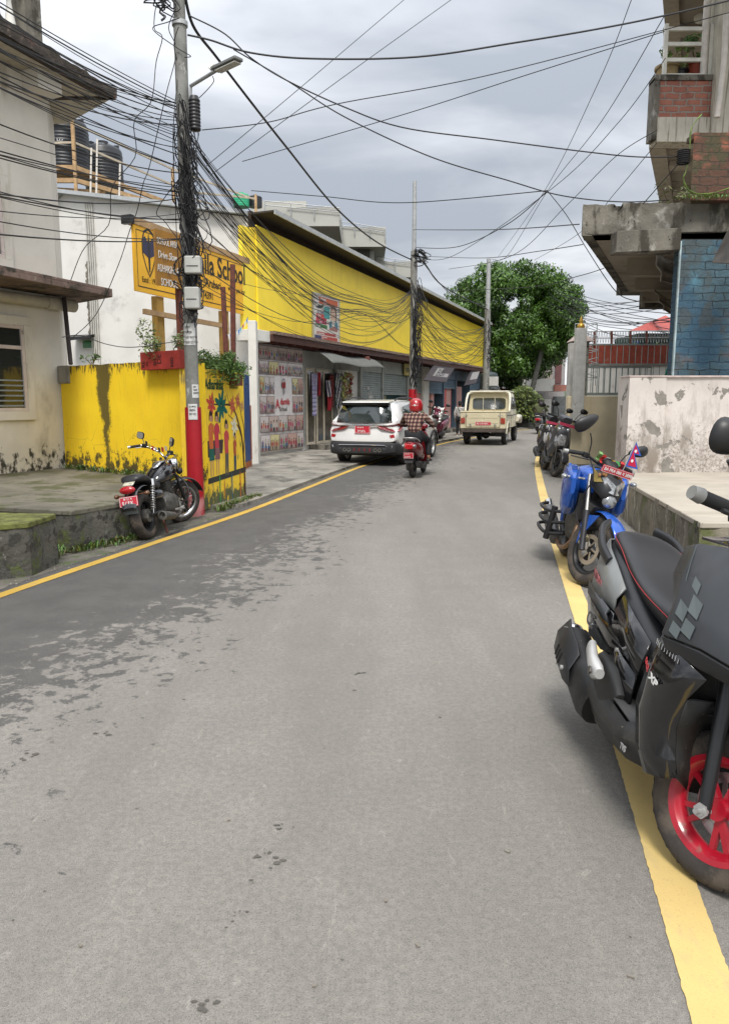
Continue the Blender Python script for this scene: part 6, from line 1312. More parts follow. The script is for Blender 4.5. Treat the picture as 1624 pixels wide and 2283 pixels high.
# ---------------------------------------------------------------- tilted shop sign boards, far tank, bunting
def tilted(name, label, corners, offs, writing, m):
    tl, tr, br_, bl_ = corners; c = []
    for (px, py), off in zip(corners, offs):
        # point on a plane parallel to the facade, off metres towards the street
        ry = _cp + (1141.5 - py) / FPX * _sp; s = S(px, off, ry); p = fpt(s, off, 0); d = _ray(px, py); c.append(V((p.x, p.y, CAM_H + d.z / d.y * p.y)))
    n = (c[1] - c[0]).cross(c[3] - c[0]).normalized(); n = n if n.y < 0 else -n
    t = thing(name, label, 'sign', tuple(c[3])); T = Matrix.Translation(-c[3]); MB(T).prism(c, n * -.06).build('panel', m, t, smooth=0)
    u = (c[2] - c[3]); v = (c[0] - c[3]); M = Matrix.Identity(4)
    for i, w in enumerate((u, v, n)): M[0][i], M[1][i], M[2][i] = w.x, w.y, w.z
    for s_, sz, x, y, mm in writing:
        Mt = M @ Matrix.Translation((x, y, .004)) @ Matrix.Diagonal((sz * .5 * v.length / u.length, sz, 1, 1)); text(s_, 1, mm, t, None, M=Mt, ex=.002)
    b = MB(T); b.add([c[3] + u * .25 + v * .3 + n * .004, c[3] + u * .93 + v * .3 + n * .004, c[3] + u * .93 + v * .85 + n * .004, c[3] + u * .25 + v * .85 + n * .004], [(0, 1, 2, 3)]); b.build('pale_field', mat('grey_sign_field', (.26, .25, .25), .6, var=.1), t, smooth=0)
    return t
M_sgn = mat('dark_sign_sheet', (.05, .04, .045), .6, var=.2)
tilted('shop_sign', 'dark tilted shop sign with big block letters right of the second pole', [(967, 813), (1013, 820), (993, 852), (944, 847)], (.55, .55, .95, .95), [('BBI', .62, .34, .33, M_bk)], M_sgn)
tilted('shop_sign', 'smaller tilted shop sign at the far end of the yellow building', [(1049, 826), (1070, 826), (1060, 854), (1035, 859)], (.5, .5, .9, .9), [], M_sgn)
o = MB().bb((0, 0, 0), (.9, .05, .45)).build('shop_sign', mat('dull_yellow_sign', (.4, .33, .1), .6, var=.2), smooth=0); o.location = fpt(S(899, .1), .12, 2.5); o.rotation_euler = (0, 0, rzF); tag(o, 'small dull yellow shop sign mostly hidden by the second pole', 'sign')
text('गाम', .3, M_bk, o, (.1, -.005, .1))
tk = P(1088, 868, 36); t = tank((tk.x, 36, tk.z), .42, .85, 'dark grey green water tank behind the pickup roof', mat('grey_green_tank', (.03, .045, .045), .5), txt=False)
o = MB().bb((tk.x - .5, 35.5, 0), (tk.x + .5, 36.5, tk.z - .002)).build('concrete_plinth', M_conc, smooth=0); tag(o, 'square concrete base under the dark tank behind the pickup', 'base')
b = MB(); a_, e_ = P(553, 706, 16), P(503, 745, 16)
for i in range(11):
    p = a_.lerp(e_, i / 11) - V((0, 0, .12 * math.sin(i / 11 * math.pi))); q = a_.lerp(e_, (i + 1) / 11) - V((0, 0, .12 * math.sin((i + 1) / 11 * math.pi))); b.col = ((.05, .2, .5), (.6, .6, .62), (.4, .1, .15), (.1, .35, .5))[i % 4]; b.poly([p, q, (p + q) / 2 - V((0, 0, .13))])
o = b.build('bunting', M_cloth, smooth=0, solid=.003); tag(o, 'short string of small blue and white pennants below the school sign', 'bunting')
# ================================================================ vehicle helpers
def vframe(name, label, cat, x, y, az, lean=0, scale=1, z=0, group=None):
    """local X forward (azimuth az from +Y, clockwise), Y left, Z up; lean > 0 towards its left"""
    a = R(az); X = V((math.sin(a), math.cos(a), 0)); Y = V((-X.y, X.x, 0)); Z = V((0, 0, 1)); l = R(lean)
    Y2 = Y * math.cos(l) - Z * math.sin(l); Z2 = Z * math.cos(l) + Y * math.sin(l)
    m = Matrix((X, Y2, Z2)).transposed(); t = thing(name, label, cat, (x, y, z), rot=m.to_euler(), group=group, scale=scale); return t
def tyremat(name='dusty_tyre', c=(.028, .026, .024), mud=(.08, .065, .05), lo=.52): return mat(name, c, .85, var=.25, vs=8, bump=.5, bs=70, layers=[(mud, 6, None, lo, lo + .16)])
M_tyre = tyremat(); M_mudtyre = tyremat('muddy_tyre', (.035, .03, .027), (.085, .068, .053), .47)
def tyreprof(R_, w, ri, n=9):
    pr = [(ri, -w * .33), (ri + .01, -w * .42)]; h = R_ - ri
    for i in range(n + 1):
        a = math.pi * i / n; pr.append((ri + h * (.42 + .58 * math.sin(a) ** .75), -w / 2 * math.cos(a) * (1 if 0 < i < n else .98)))
    return pr + [(ri + .01, w * .42), (ri, w * .33)]
def spokes(b, n, r0, r1, w0, w1, t, pair=0, twist=0, a0=0):
    for i in range(n):
        for s in ((-1, 1) if pair else (0,)):
            a = a0 + 2 * math.pi * i / n; b0 = a + s * pair * .35 + twist; b1 = a + s * pair
            p = V((r0 * math.cos(b0), 0, r0 * math.sin(b0))); q = V((r1 * math.cos(b1), 0, r1 * math.sin(b1))); d = (q - p).normalized(); e = V((-d.z, 0, d.x))
            b.add([p - e * w0 - V((0, t, 0)), p + e * w0 - V((0, t, 0)), q + e * w1 - V((0, t * .7, 0)), q - e * w1 - V((0, t * .7, 0)), p - e * w0 + V((0, t, 0)), p + e * w0 + V((0, t, 0)), q + e * w1 + V((0, t * .7, 0)), q - e * w1 + V((0, t * .7, 0))], [(0, 1, 2, 3), (7, 6, 5, 4), (0, 4, 5, 1), (1, 5, 6, 2), (2, 6, 7, 3), (3, 7, 4, 0)])
def wheel(parent, M, c, R_, w, ri, m_rim, m_tyre=None, ns=5, pair=.25, kind='alloy', disc=0, dside=-1, n=40, grooves=0, dmat=None, rimw=None):
    C = M @ Matrix.Translation(c); rw = rimw or w * .36
    b = MB(C); b.lathe([(ri - .012, -rw), (ri + .006, -rw - .004), (ri + .008, -rw + .006), (ri - .012, -rw * .6), (ri - .018, 0), (ri - .012, rw * .6), (ri + .008, rw - .006), (ri + .006, rw + .004), (ri - .012, rw), (ri - .03, rw * .5), (ri - .034, 0), (ri - .03, -rw * .5), (ri - .012, -rw)], (0, 0, 0), 'Y', n)
    if kind == 'alloy':
        spokes(b, ns, .03, ri - .025, .011, .008, .012, pair); b.tube([(0, -.035, 0), (0, .035, 0)], .034, 16)
    else:
        b.tube([(0, -.05, 0), (0, .05, 0)], .03, 12)
        for i in range(18):
            a = 2 * math.pi * i / 18; s = 1 if i % 2 else -1; b.tube([(.03 * math.cos(a + .5 * s), .04 * s, .03 * math.sin(a + .5 * s)), ((ri - .02) * math.cos(a), 0, (ri - .02) * math.sin(a))], .0035, 5)
    wh = b.build('wheel', m_rim, parent, smooth=40)
    b = MB(C); b.lathe(tyreprof(R_, w, ri), (0, 0, 0), 'Y', n + 16); ty = b.build('tyre', m_tyre or M_tyre, wh, smooth=60)
    if grooves:
        b = MB(C); k = grooves
        for i in range(k):
            for sg in (-1, 1):
                a = 2 * math.pi * (i + (.5 if sg > 0 else 0)) / k; pts = []
                for j in range(5):
                    f = j / 4; yy = sg * w * (.06 + .36 * f); hh = R_ - ri; q = math.acos(max(-1, min(1, -yy / (w / 2)))); rr_ = ri + hh * (.42 + .58 * math.sin(q) ** .75)  - .0008; aa = a + .16 * f; pts.append((rr_ * math.cos(aa), yy, rr_ * math.sin(aa)))
                b.tube(pts, .0026, 4)
        b.build('tread_groove', M_dark, wh, smooth=0)
    if disc:
        b = MB(C); y = dside * (w * .5); b.lathe([(disc * .72, y - .002), (disc, y - .002), (disc, y + .002), (disc * .72, y + .002), (disc * .72, y - .002)], (0, 0, 0), 'Y', 36)
        spokes(b, 6, .03, disc * .76, .008, .008, .002, 0, .5); 
        for v_ in range(len(b.v) - 6 * 8, len(b.v)): b.v[v_] = b.v[v_] + (C.to_3x3() @ V((0, y, 0)))
        b.build('brake_disc', dmat or M_disc, wh, smooth=30)
    return wh
M_disc = mat('brake_disc_steel', (.38, .34, .29), .45, metal=.6, var=.15)
M_gloss = mat('gloss_black_plastic', (.006, .006, .007), .12, var=0, coat=.6)
M_matte = mat('matte_graphite_paint', (.03, .033, .037), .42, var=.06, vs=3, coat=.15)
M_matte2 = mat('satin_black_plastic', (.015, .016, .018), .42, var=.15, vs=6, layers=[((.05, .043, .036), 11, None, .64, .8)])
M_rough = mat('rough_black_plastic', (.012, .012, .012), .55, var=.25, vs=12, bump=.2, bs=120, layers=[((.17, .15, .12), 42, None, .66, .70), ((.05, .044, .036), 5, None, .55, .7)])
M_chrome = mat('chrome', (.6, .6, .6), .12, metal=1, var=.0)
M_alu = mat('cast_aluminium', (.45, .45, .44), .38, metal=.6, var=.1, vs=10, layers=[((.15, .12, .09), 9, None, .58, .68)])
M_seat = mat('seat_vinyl', (.02, .02, .022), .42, var=.08, bump=.12, bs=260, bd=.002)
M_rubber = mat('rubber_grip', (.014, .014, .015), .75, var=.1, bump=.3, bs=200)
M_redl = mat('red_lens', (.4, .01, .015), .12, var=.1, coat=.5)
M_platered = mat('number_plate_red', (.50, .02, .04), .45, var=.05)
M_clear = mat('clear_lens', (.3, .31, .32), .12, metal=.5, var=.5, vs=26, coat=.8)
M_mirror = mat('mirror_glass', (.7, .72, .75), .03, metal=1, var=0)
M_engine = mat('grimy_engine_alloy', (.1, .095, .085), .55, metal=.4, var=.35, vs=14, layers=[((.3, .28, .25), 10, None, .6, .68)])
def steer(p0, p1, ang): # rotation by ang about the steering axis p0-p1
    p0, p1 = V(p0), V(p1); return Matrix.Translation(p0) @ Matrix.Rotation(R(ang), 4, (p1 - p0).normalized()) @ Matrix.Translation(-p0)
def decal(s, parent, m, o, xd, up, size, sx=1, name='lettering', ex=.0008, bold=0, align='LEFT'):
    xd = V(xd).normalized(); up = V(up); up = (up - xd * up.dot(xd)).normalized(); n = xd.cross(up); M = Matrix.Identity(4)
    for i, w in enumerate((xd, up, n)): M[0][i], M[1][i], M[2][i] = w.x, w.y, w.z
    M = Matrix.Translation(V(o)) @ M @ Matrix.Diagonal((size * sx, size, 1, 1)); return text(s, 1, m, parent, None, M=M, ex=ex, bold=bold, name=name, align=align)
def plate(parent, o, xd, up, w, h, lines, M0=None, name='number_plate'):
    """red plate with white border and writing; lines: (text, x, y, size)"""
    xd = V(xd).normalized(); up = V(up); up = (up - xd * up.dot(xd)).normalized(); n = xd.cross(up); o = V(o); T = M0 or Matrix()
    def q(x, y, d=0): return o + xd * x + up * y + n * d
    p = MB(T).prism([q(0, 0), q(w, 0), q(w, h), q(0, h)], n * -.008).build(name, M_platered, parent, smooth=0)
    b = MB(T); t = h * .045; i = h * .04
    for a_, c_ in (((i, i), (w - i, i + t)), ((i, h - i - t), (w - i, h - i)), ((i, i), (i + t, h - i)), ((w - i - t, i), (w - i, h - i))): b.poly([q(a_[0], a_[1], .0015), q(c_[0], a_[1], .0015), q(c_[0], c_[1], .0015), q(a_[0], c_[1], .0015)])
    b.build('border', Mw, p, smooth=0)
    M = Matrix.Identity(4)
    for k, v_ in enumerate((xd, up, n)): M[0][k], M[1][k], M[2][k] = v_.x, v_.y, v_.z
    for s_, x, y, sz, sx in lines: text(s_, 1, Mw, p, None, M=T @ Matrix.Translation(q(x, y, .002)) @ M @ Matrix.Diagonal((sz * sx, sz, 1, 1)), ex=.0008, bold=.02)
    return p
def mirrorpod(parent, M, stem, c, r, facing, m=M_black, ang=0, square=False):
    b = MB(M); b.tube(curve2(stem, 8), .006, 8); s = b.build('mirror', M_black, parent)
    f = V(facing).normalized(); rt = f.cross(V((0, 0, 1))).normalized(); up = rt.cross(f); ca, sa = math.cos(ang), math.sin(ang); e1 = rt * ca + up * sa; e2 = -rt * sa + up * ca; c = V(c)
    rs = []
    for d, k in ((-.035, .35), (-.025, .75), (-.008, .97), (.004, 1.0), (.006, .93)):
        ring = []
        for j in range(24):
            a = 2 * math.pi * j / 24; e = 3.5 if square else 2.3; x = math.copysign(abs(math.cos(a)) ** (2 / e), math.cos(a)); y = math.copysign(abs(math.sin(a)) ** (2 / e), math.sin(a)); tp = 1 - .28 * x if not square else 1
            ring.append(c + e1 * (x * r[0] * k) + e2 * (y * r[1] * k * tp) + f * d)
        rs.append(ring)
    MB(M).rings(rs).build('housing', m, s, smooth=50)
    ring = [c + (p - c) * .93 + f * .003 for p in rs[4]]; MB(M).poly(ring).build('glass', M_mirror, s, smooth=0); return s
# ================================================================ foreground black scooter
SCT = vframe('scooter', 'large matte black scooter with red front wheel rim parked at the lower right', 'scooter', 1.15, 3.27, 184, 11)
ST_ = steer((.98, 0, 1.1), (1.12, 0, .24), -33); I4 = Matrix()
rimred = mat('red_alloy_rim', (.36, .006, .02), .35, var=.12, vs=8, coat=.4, layers=[((.25, .09, .08), 15, None, .62, .72)])
wheel(SCT, ST_, (1.12, 0, .24), .24, .095, .16, rimred, M_mudtyre, 5, .2, disc=.11, dside=.8, n=56, grooves=26, dmat=mat('drilled_disc', (.5, .5, .48), .3, metal=.8))
wheel(SCT, I4, (.0, 0, .25), .25, .11, .165, M_black, M_mudtyre, 5, .2, grooves=26)
def both(name, pts, th, m, bevel=.003, right_only=False, sm=40):
    for sg in ((1,) if right_only else (1, -1)):
        q = [V((p[0], p[1] * sg, p[2])) for p in pts]
        if sg < 0: q = q[::-1]
        b = MB(); b.shell(q, th); b.build(name, m, SCT, smooth=sm, bevel=bevel)
# rear body
b = MB(); b.hull([(-.44, .77, .83, .04, 2.5), (-.38, .7, .845, .09, 2.5), (-.25, .6, .84, .15, 2.8), (-.08, .5, .82, .185, 3), (.12, .43, .79, .2, 3), (.33, .40, .71, .2, 3), (.52, .36, .62, .175, 3), (.62, .34, .58, .14, 3)], 28); b.build('rear_body', M_matte2, SCT, smooth=50)
# grey tail side panel and gloss black side panels
MGT = mat('grey_satin_paint', (.16, .168, .165), .38, var=.05, coat=.2)
def skin(name, rows, m, bevel=0, th=.008, sm=50, sides=(1, -1)):
    """curved panel: rows of 3-D points, given thickness"""
    for sg in sides:
        b = MB(); n = len(rows[0]); vs = [V((p[0], p[1] * sg, p[2])) for r in rows for p in r]; fs = []
        for i in range(len(rows) - 1):
            for j in range(n - 1): f = (i * n + j, i * n + j + 1, (i + 1) * n + j + 1, (i + 1) * n + j); fs.append(f if sg > 0 else f[::-1])
        b.add(vs, fs); o = b.build(name, m, SCT, smooth=sm)
        q = o.modifiers.new('t', 'SOLIDIFY'); q.thickness = th; q.offset = 0
        if bevel: q = o.modifiers.new('b', 'BEVEL'); q.width = bevel; q.segments = 2; q.limit_method = 'ANGLE'
skin('tail_panel', [[(-.43, -.045, .815), (-.3, -.125, .82), (-.12, -.165, .805), (.1, -.185, .77), (.3, -.19, .71)], [(-.43, -.06, .79), (-.3, -.15, .75), (-.12, -.2, .72), (.1, -.22, .69), (.3, -.218, .66)], [(-.42, -.055, .77), (-.3, -.15, .66), (-.12, -.208, .62), (.1, -.225, .615), (.31, -.215, .61)]], MGT)
skin('side_panel', [[(-.3, -.15, .652), (-.12, -.21, .612), (.1, -.228, .607), (.31, -.218, .602), (.42, -.205, .585)], [(-.28, -.15, .6), (-.12, -.21, .55), (.08, -.235, .53), (.3, -.228, .53), (.5, -.2, .54)], [(-.2, -.15, .55), (-.08, -.2, .47), (.08, -.225, .435), (.28, -.22, .43), (.5, -.19, .47)]], M_gloss)
skin('side_wing', [[(-.2, -.2, .615), (.3, -.232, .61)], [(-.05, -.235, .585), (.3, -.245, .59)], [(.28, -.245, .56), (.34, -.235, .56)]], M_matte, th=.012)
skin('upper_side_panel', [[(.34, -.2, .69), (.5, -.19, .645), (.66, -.17, .6)], [(.35, -.225, .62), (.52, -.21, .57), (.68, -.19, .53)], [(.36, -.222, .56), (.5, -.2, .5), (.66, -.185, .46)]], M_gloss)
decal('NTORQ', SCT, mat('red_outline_print', (.42, .09, .1), .4), (-.13, -.2095, .66), (1, -.06, -.12), (0, -.1, 1), .055, 1.0, bold=.02)
decal('CE', SCT, mat('ghost_grey_print', (.04, .04, .042), .3), (.03, -.2395, .475), (1, -.0, .0), (0, .02, 1), .08, 1.3, bold=.03)
# seat
b = MB(); b.hull([(-.37, .815, .85, .05, 2.4), (-.34, .80, .872, .09, 2.6), (-.25, .79, .888, .125, 2.8), (-.1, .775, .88, .145, 2.8), (.05, .755, .85, .15, 2.8), (.2, .72, .80, .152, 2.8), (.35, .68, .765, .15, 2.8), (.5, .64, .745, .135, 2.7), (.62, .61, .73, .105, 2.6), (.68, .61, .7, .07, 2.4)], 32); b.build('seat', M_seat, SCT, smooth=60, sub=1)
b = MB(); 
for sg in (-1, 1): b.tube(curve2([(-.33, .088 * sg, .855), (-.2, .137 * sg, .855), (0, .152 * sg, .825), (.2, .156 * sg, .765), (.4, .146 * sg, .725), (.6, .11 * sg, .69)], 24), .0013, 5)
b.build('red_piping', mat('red_thread', (.4, .03, .04), .6), SCT)
# grab rails
for sg in (-1, 1):
    b = MB(); b.tube(curve2([(.0, .19 * sg, .755), (-.14, .2 * sg, .8), (-.3, .175 * sg, .86), (-.42, .12 * sg, .88)], 12), .017, 10, flat=1.6); b.build('grab_rail', M_matte2, SCT, smooth=60)
# floor, skirt and tunnel
b = MB(); b.xz([(.5, .25), (.5, .33), (.93, .3), (.97, .24)], -.2, .2); b.build('footboard', M_rough, SCT, smooth=0, bevel=.01)
skin('floor_skirt', [[(.06, -.2, .36), (.3, -.225, .345), (.55, -.232, .325), (.8, -.235, .335), (1.0, -.235, .42)], [(.05, -.235, .29), (.3, -.255, .27), (.55, -.262, .255), (.8, -.262, .28), (1.02, -.245, .35)], [(.09, -.22, .23), (.32, -.22, .19), (.58, -.22, .185), (.85, -.22, .225), (1.08, -.2, .29)]], M_rough, sm=30)
skin('foot_tread', [[(.5, -.228, .338), (.93, -.23, .35)], [(.5, -.12, .339), (.93, -.12, .345)]], mat('knurled_rubber', (.07, .07, .07), .7, var=.3, vs=300, bump=.8, bs=250), th=.006)
b = MB(); b.hull([(.48, .3, .62, .165, 4), (.58, .3, .6, .15, 4), (.66, .28, .5, .13, 4)], 24); b.build('underseat_cover', M_matte2, SCT, smooth=40)
skin('kneeguard_panel', [[(.3, -.205, .52), (.5, -.2, .48), (.62, -.175, .45)], [(.3, -.21, .36), (.5, -.205, .35), (.64, -.18, .34)]], M_gloss, th=.01)
for x_, z_ in ((.3, .505), (.44, .485)): b = MB(); b.tube([(x_, -.205, z_), (x_, -.216, z_)], .009, 10); b.build('screw', M_alu, SCT)
# passenger peg (folded, silver)
b = MB(); b.hull([(.33, .43, .475, .012, 2.3, -.275), (.36, .415, .485, .02, 2.3, -.285), (.47, .4, .46, .021, 2.3, -.3), (.56, .385, .455, .026, 2.3, -.305), (.59, .4, .44, .018, 2.3, -.3)], 16); b.build('passenger_peg', mat('silver_paint', (.5, .5, .49), .35, metal=.3, var=.06), SCT, smooth=60)
b = MB(); b.tube([(.562, -.33, .42), (.562, -.336, .42)], .016, 14); b.build('peg_bolt', M_engine, SCT)
b = MB(); b.hull([(.33, .3, .44, .05, 3, -.2), (.5, .25, .43, .055, 3, -.2), (.6, .24, .36, .03, 3, -.2)], 16); b.build('peg_bracket', M_rough, SCT, smooth=40)
# exhaust with shield and bright end cap
def capsule(name, p, q, ry, rz_, m, n=20, seg=9, k0=.7, k1=.8, e=2.4):
    p, q = V(p), V(q); d = (q - p).normalized(); s_ = V((-d.y, d.x, 0)).normalized(); u_ = d.cross(s_); rs = []
    for i in range(seg + 1):
        t = i / seg; k = min(1, k0 + t * 3) if t < .3 else min(1, k1 + (1 - t) * 3); c_ = p.lerp(q, t); rs.append([c_ + s_ * (math.copysign(abs(math.cos(a)) ** (2 / e), math.cos(a)) * ry * k) + u_ * (math.copysign(abs(math.sin(a)) ** (2 / e), math.sin(a)) * rz_ * k) for a in [2 * math.pi * j / n for j in range(n)]])
    return MB().rings(rs).build(name, m, SCT, smooth=50)
capsule('exhaust', (-.14, -.235, .33), (.36, -.2, .2), .075, .1, M_rough)
capsule('exhaust_end_cap', (-.17, -.236, .338), (-.125, -.235, .326), .055, .08, M_chrome, seg=3, k0=.8, k1=.9)
skin('heat_shield', [[(-.13, -.262, .43), (.0, -.285, .425), (.12, -.275, .39), (.16, -.265, .35)], [(-.14, -.305, .36), (.0, -.318, .345), (.12, -.312, .31), (.18, -.3, .28)], [(-.12, -.31, .28), (.0, -.318, .26), (.14, -.308, .22), (.2, -.29, .21)]], M_matte2, sides=(1,), bevel=.004)
b = MB()
for k in range(3): b.tube([(-.0 + k * .035, -.3215 + .002 * k, .335 - .008 * k), (-.03 + k * .035, -.3205, .275 - .008 * k)], .006, 6)
b.build('vent_slot', M_dark, SCT)
for x_, z_ in ((-.04, .41), (.12, .265)): b = MB(); b.tube([(x_, -.3, z_), (x_, -.325 if x_ > 0 else -.3, z_)], .011, 10); b.build('screw', M_alu, SCT)
b = MB(); b.hull([(-.1, .2, .36, .06, 2.6, .05), (.1, .17, .38, .11, 2.6, .03), (.35, .17, .36, .1, 2.6, 0)], 16); b.tube(curve2([(.34, -.2, .22), (.45, -.19, .17), (.5, -.1, .17), (.55, 0, .25)], 8), .022, 10); b.build('engine', M_engine, SCT, smooth=50)
# front apron: inner shield, side shells, cowl
b = MB(); b.hull([(.93, .26, .98, .2, 4, 0, .72), (1.0, .28, 1.0, .19, 4, 0, .62)], 24); b.build('leg_shield', M_rough, SCT, smooth=40)
skin('apron_side', [[(.97, -.255, .72), (1.02, -.27, .715), (1.12, -.25, .70), (1.22, -.2, .67)], [(.93, -.262, .6), (1.0, -.275, .59), (1.08, -.25, .58), (1.13, -.2, .57)], [(.9, -.258, .46), (.98, -.268, .46), (1.05, -.24, .46), (1.09, -.19, .46)], [(.95, -.245, .34), (1.02, -.25, .34), (1.07, -.22, .35), (1.1, -.17, .36)], [(1.03, -.225, .27), (1.06, -.225, .28), (1.1, -.2, .29), (1.12, -.16, .31)]], M_gloss, sm=60)
skin('apron_liner', [[(1.13, -.2, .57), (1.06, -.06, .56), (1.06, .06, .56)], [(1.09, -.19, .46), (1.0, -.06, .45), (1.0, .06, .45)], [(1.1, -.17, .36), (1.0, -.06, .3), (1.0, .06, .3)], [(1.12, -.16, .31), (1.0, -.06, .22), (1.0, .06, .22)]], M_rough, sides=(1,))
# matte upper cowl in angular facets
skin('front_cowl', [[(.79, -.185, .99), (.9, -.185, 1.02), (1.03, -.135, 1.04), (1.15, -.06, 1.0)], [(.85, -.225, .9), (.95, -.235, .915), (1.12, -.17, .93), (1.24, -.08, .9)], [(.92, -.225, .82), (1.02, -.262, .82), (1.18, -.21, .83), (1.32, -.1, .8)], [(.97, -.25, .73), (1.05, -.288, .735), (1.2, -.23, .75), (1.36, -.1, .72)]], M_matte, sm=25, bevel=.004, th=.014)
skin('cowl_lower_lip', [[(.97, -.25, .725), (1.05, -.288, .73), (1.2, -.232, .745), (1.36, -.1, .715)], [(.99, -.24, .70), (1.06, -.27, .695), (1.2, -.21, .69), (1.33, -.09, .67)]], M_matte2, sm=25, bevel=.003, th=.012)
b = MB(); b.hull([(1.1, .72, 1.05, .11, 3), (1.25, .7, .98, .1, 3), (1.36, .7, .85, .07, 3), (1.4, .72, .78, .04, 3)], 20); b.build('nose', M_gloss, SCT, smooth=40)
skin('top_wing', [[(.8, -.15, 1.03), (1.03, -.13, 1.045), (1.16, -.05, 1.02)], [(.92, -.06, 1.07), (1.02, -.05, 1.09), (1.12, 0, 1.07)]], mat('deep_blue_black_gloss', (.012, .016, .03), .1, var=0, coat=.8), th=.01)
# decals on cowl: pale slash and chequer blocks, RACE XP, bar of ticks
Mgd = mat('grey_decal_print', (.09, .108, .11), .45, var=.05)
def onc(u, v, d=.0125): # point on the outer facet of the cowl: u along its length, v downwards
    a_ = V((.88, -.18, 1.03)).lerp(V((1.03, -.135, 1.04)), u); m_ = V((1.02, -.262, .82)).lerp(V((1.18, -.21, .83)), u); c_ = V((1.05, -.288, .735)).lerp(V((1.2, -.23, .75)), u)
    m0 = V((.95, -.225, .925)).lerp(V((1.12, -.17, .93)), u); k = v * 3; L_ = [a_, m0, m_, c_]; i = min(int(k), 2); p = L_[i].lerp(L_[i + 1], k - i); return p + V((-.1, -.85, .45)).normalized() * d
b = MB()
for (u0, v0, u1, v1) in ((.3, .34, .5, .44), (.42, .5, .72, .66), (.15, .58, .42, .74), (.45, .74, .75, .9), (.18, .82, .45, .95)): b.add([onc(u0, v0), onc(u1, v0 + .06), onc(u1, v1 + .06), onc(u0, v1)], [(0, 1, 2, 3)])
for v0 in range(9): b.add([onc(.0 + .012 * v0, .06 + v0 * .04), onc(.02 + .012 * v0, .06 + v0 * .04), onc(.032 + .012 * v0, .1 + v0 * .04), onc(.012 + .012 * v0, .1 + v0 * .04)], [(0, 1, 2, 3)])
b.build('chequer_decal', Mgd, SCT, smooth=0)
Mrd = mat('red_print', (.5, .02, .03), .4)
decal('RACE', SCT, Mrd, (.93, -.276, .605), (1, -.14, -.28), (0, 0, 1), .026, 1.0, bold=.03); decal('XP', SCT, Mw, (1.01, -.283, .577), (1, .22, -.3), (0, 0, 1), .03, 1.4, bold=.04)
b = MB()
for k in range(10): x_ = 1.0 + .013 * k; y_ = -.2835 + .0045 * max(0, k - 2); b.add([(x_, y_, .708 - .002 * k), (x_ + .004, y_, .708 - .002 * k), (x_ + .004, y_, .69 - .002 * k), (x_, y_, .69 - .002 * k)], [(3, 2, 1, 0)])
b.build('tick_decal', Mw, SCT, smooth=0)
decal('TVS', SCT, mat('grey_white_print', (.4, .4, .4), .5), (.86, -.258, .262), (1, .05, .12), (0, .05, 1), .028, 1.1, bold=.03)
# steered front end: fork, fender, handlebar, mirrors
b = MB(ST_); 
for sg in (-1, 1): b.tube([(1.03, .085 * sg, .66), (1.06, .085 * sg, .55), (1.12, .088 * sg, .22)], [.022, .024, .02], 12)
b.build('fork', mat('fork_black_tube', (.035, .037, .04), .3, metal=.5, var=.1), SCT, smooth=60)
for sg in (-1, 1):
    b = MB(ST_); b.tube([(1.12, .078 * sg, .24), (1.12, .118 * sg, .24)], [.016, .016], 12); b.tube([(1.12, .118 * sg, .24), (1.12, .14 * sg, .24)], .008, 8); b.tube([(1.12, .108 * sg, .24), (1.12, .114 * sg, .24)], .024, 6)
    b.build('axle_nut', M_alu, SCT, smooth=30)
b = MB(ST_); n = 14; b.grid(lambda u, v: V((1.12 + .275 * math.cos(R(25 + 150 * u)), (v - .5) * .13 * (1 - .35 * abs(2 * u - 1) ** 3), .25 + (.275 + .02 * (1 - (2 * v - 1) ** 2)) * math.sin(R(25 + 150 * u)))), n, 8); o = b.build('front_fender', M_matte2, SCT, smooth=60, solid=.006)
b = MB(ST_); b.hull([(.9, 1.07, 1.15, .09, 2.6), (.98, 1.05, 1.2, .13, 2.6), (1.06, 1.06, 1.19, .12, 2.6), (1.12, 1.08, 1.14, .07, 2.6)], 20); b.build('handlebar_cowl', M_matte2, SCT, smooth=50)
for sg in (-1, 1):
    b = MB(ST_); b.tube([(.97, .1 * sg, 1.125), (.93, .23 * sg, 1.145), (.91, .3 * sg, 1.15)], .014, 10); b.build('handlebar', M_black, SCT)
    b = MB(ST_); b.tube([(.95, .2 * sg, 1.14), (.915, .335 * sg, 1.153)], .0215, 16); g_ = b.build('grip', M_rubber, SCT, smooth=60)
    b = MB(ST_); b.tube([(.9155, .333 * sg, 1.153), (.907, .368 * sg, 1.157)], [.025, .021], 16); b.build('bar_end', mat('grey_bar_end', (.22, .22, .21), .45), g_, smooth=50)
    b = MB(ST_); b.hull([(.93, 1.1, 1.17, .03, 3, .17 * sg), (1.0, 1.1, 1.165, .035, 3, .17 * sg)], 14); b.build('switch_pod', M_black, SCT, smooth=50)
    b = MB(ST_); b.tube(curve2([(1.0, .16 * sg, 1.12), (1.02, .22 * sg, 1.12), (.995, .33 * sg, 1.13)], 8), .008, 8); b.build('brake_lever', M_black, SCT)
    mirrorpod(SCT, ST_, [(.98, .17 * sg, 1.16), (.99, .26 * sg, 1.2), (.98, .36 * sg, 1.27)], (.985, .395 * sg, 1.33), (.07, .05), (-1, -.15 * sg, 0), ang=0)
b = MB(ST_); b.tube(curve2([(.99, -.2, 1.12), (1.05, -.19, 1.02), (1.02, -.12, .9)], 8), .007, 6); b.build('brake_hose', M_black, SCT)
b = MB(); b.tube([(.5, .1, .25), (.42, .3, .0)], .012, 8); b.build('side_stand', M_black, SCT)
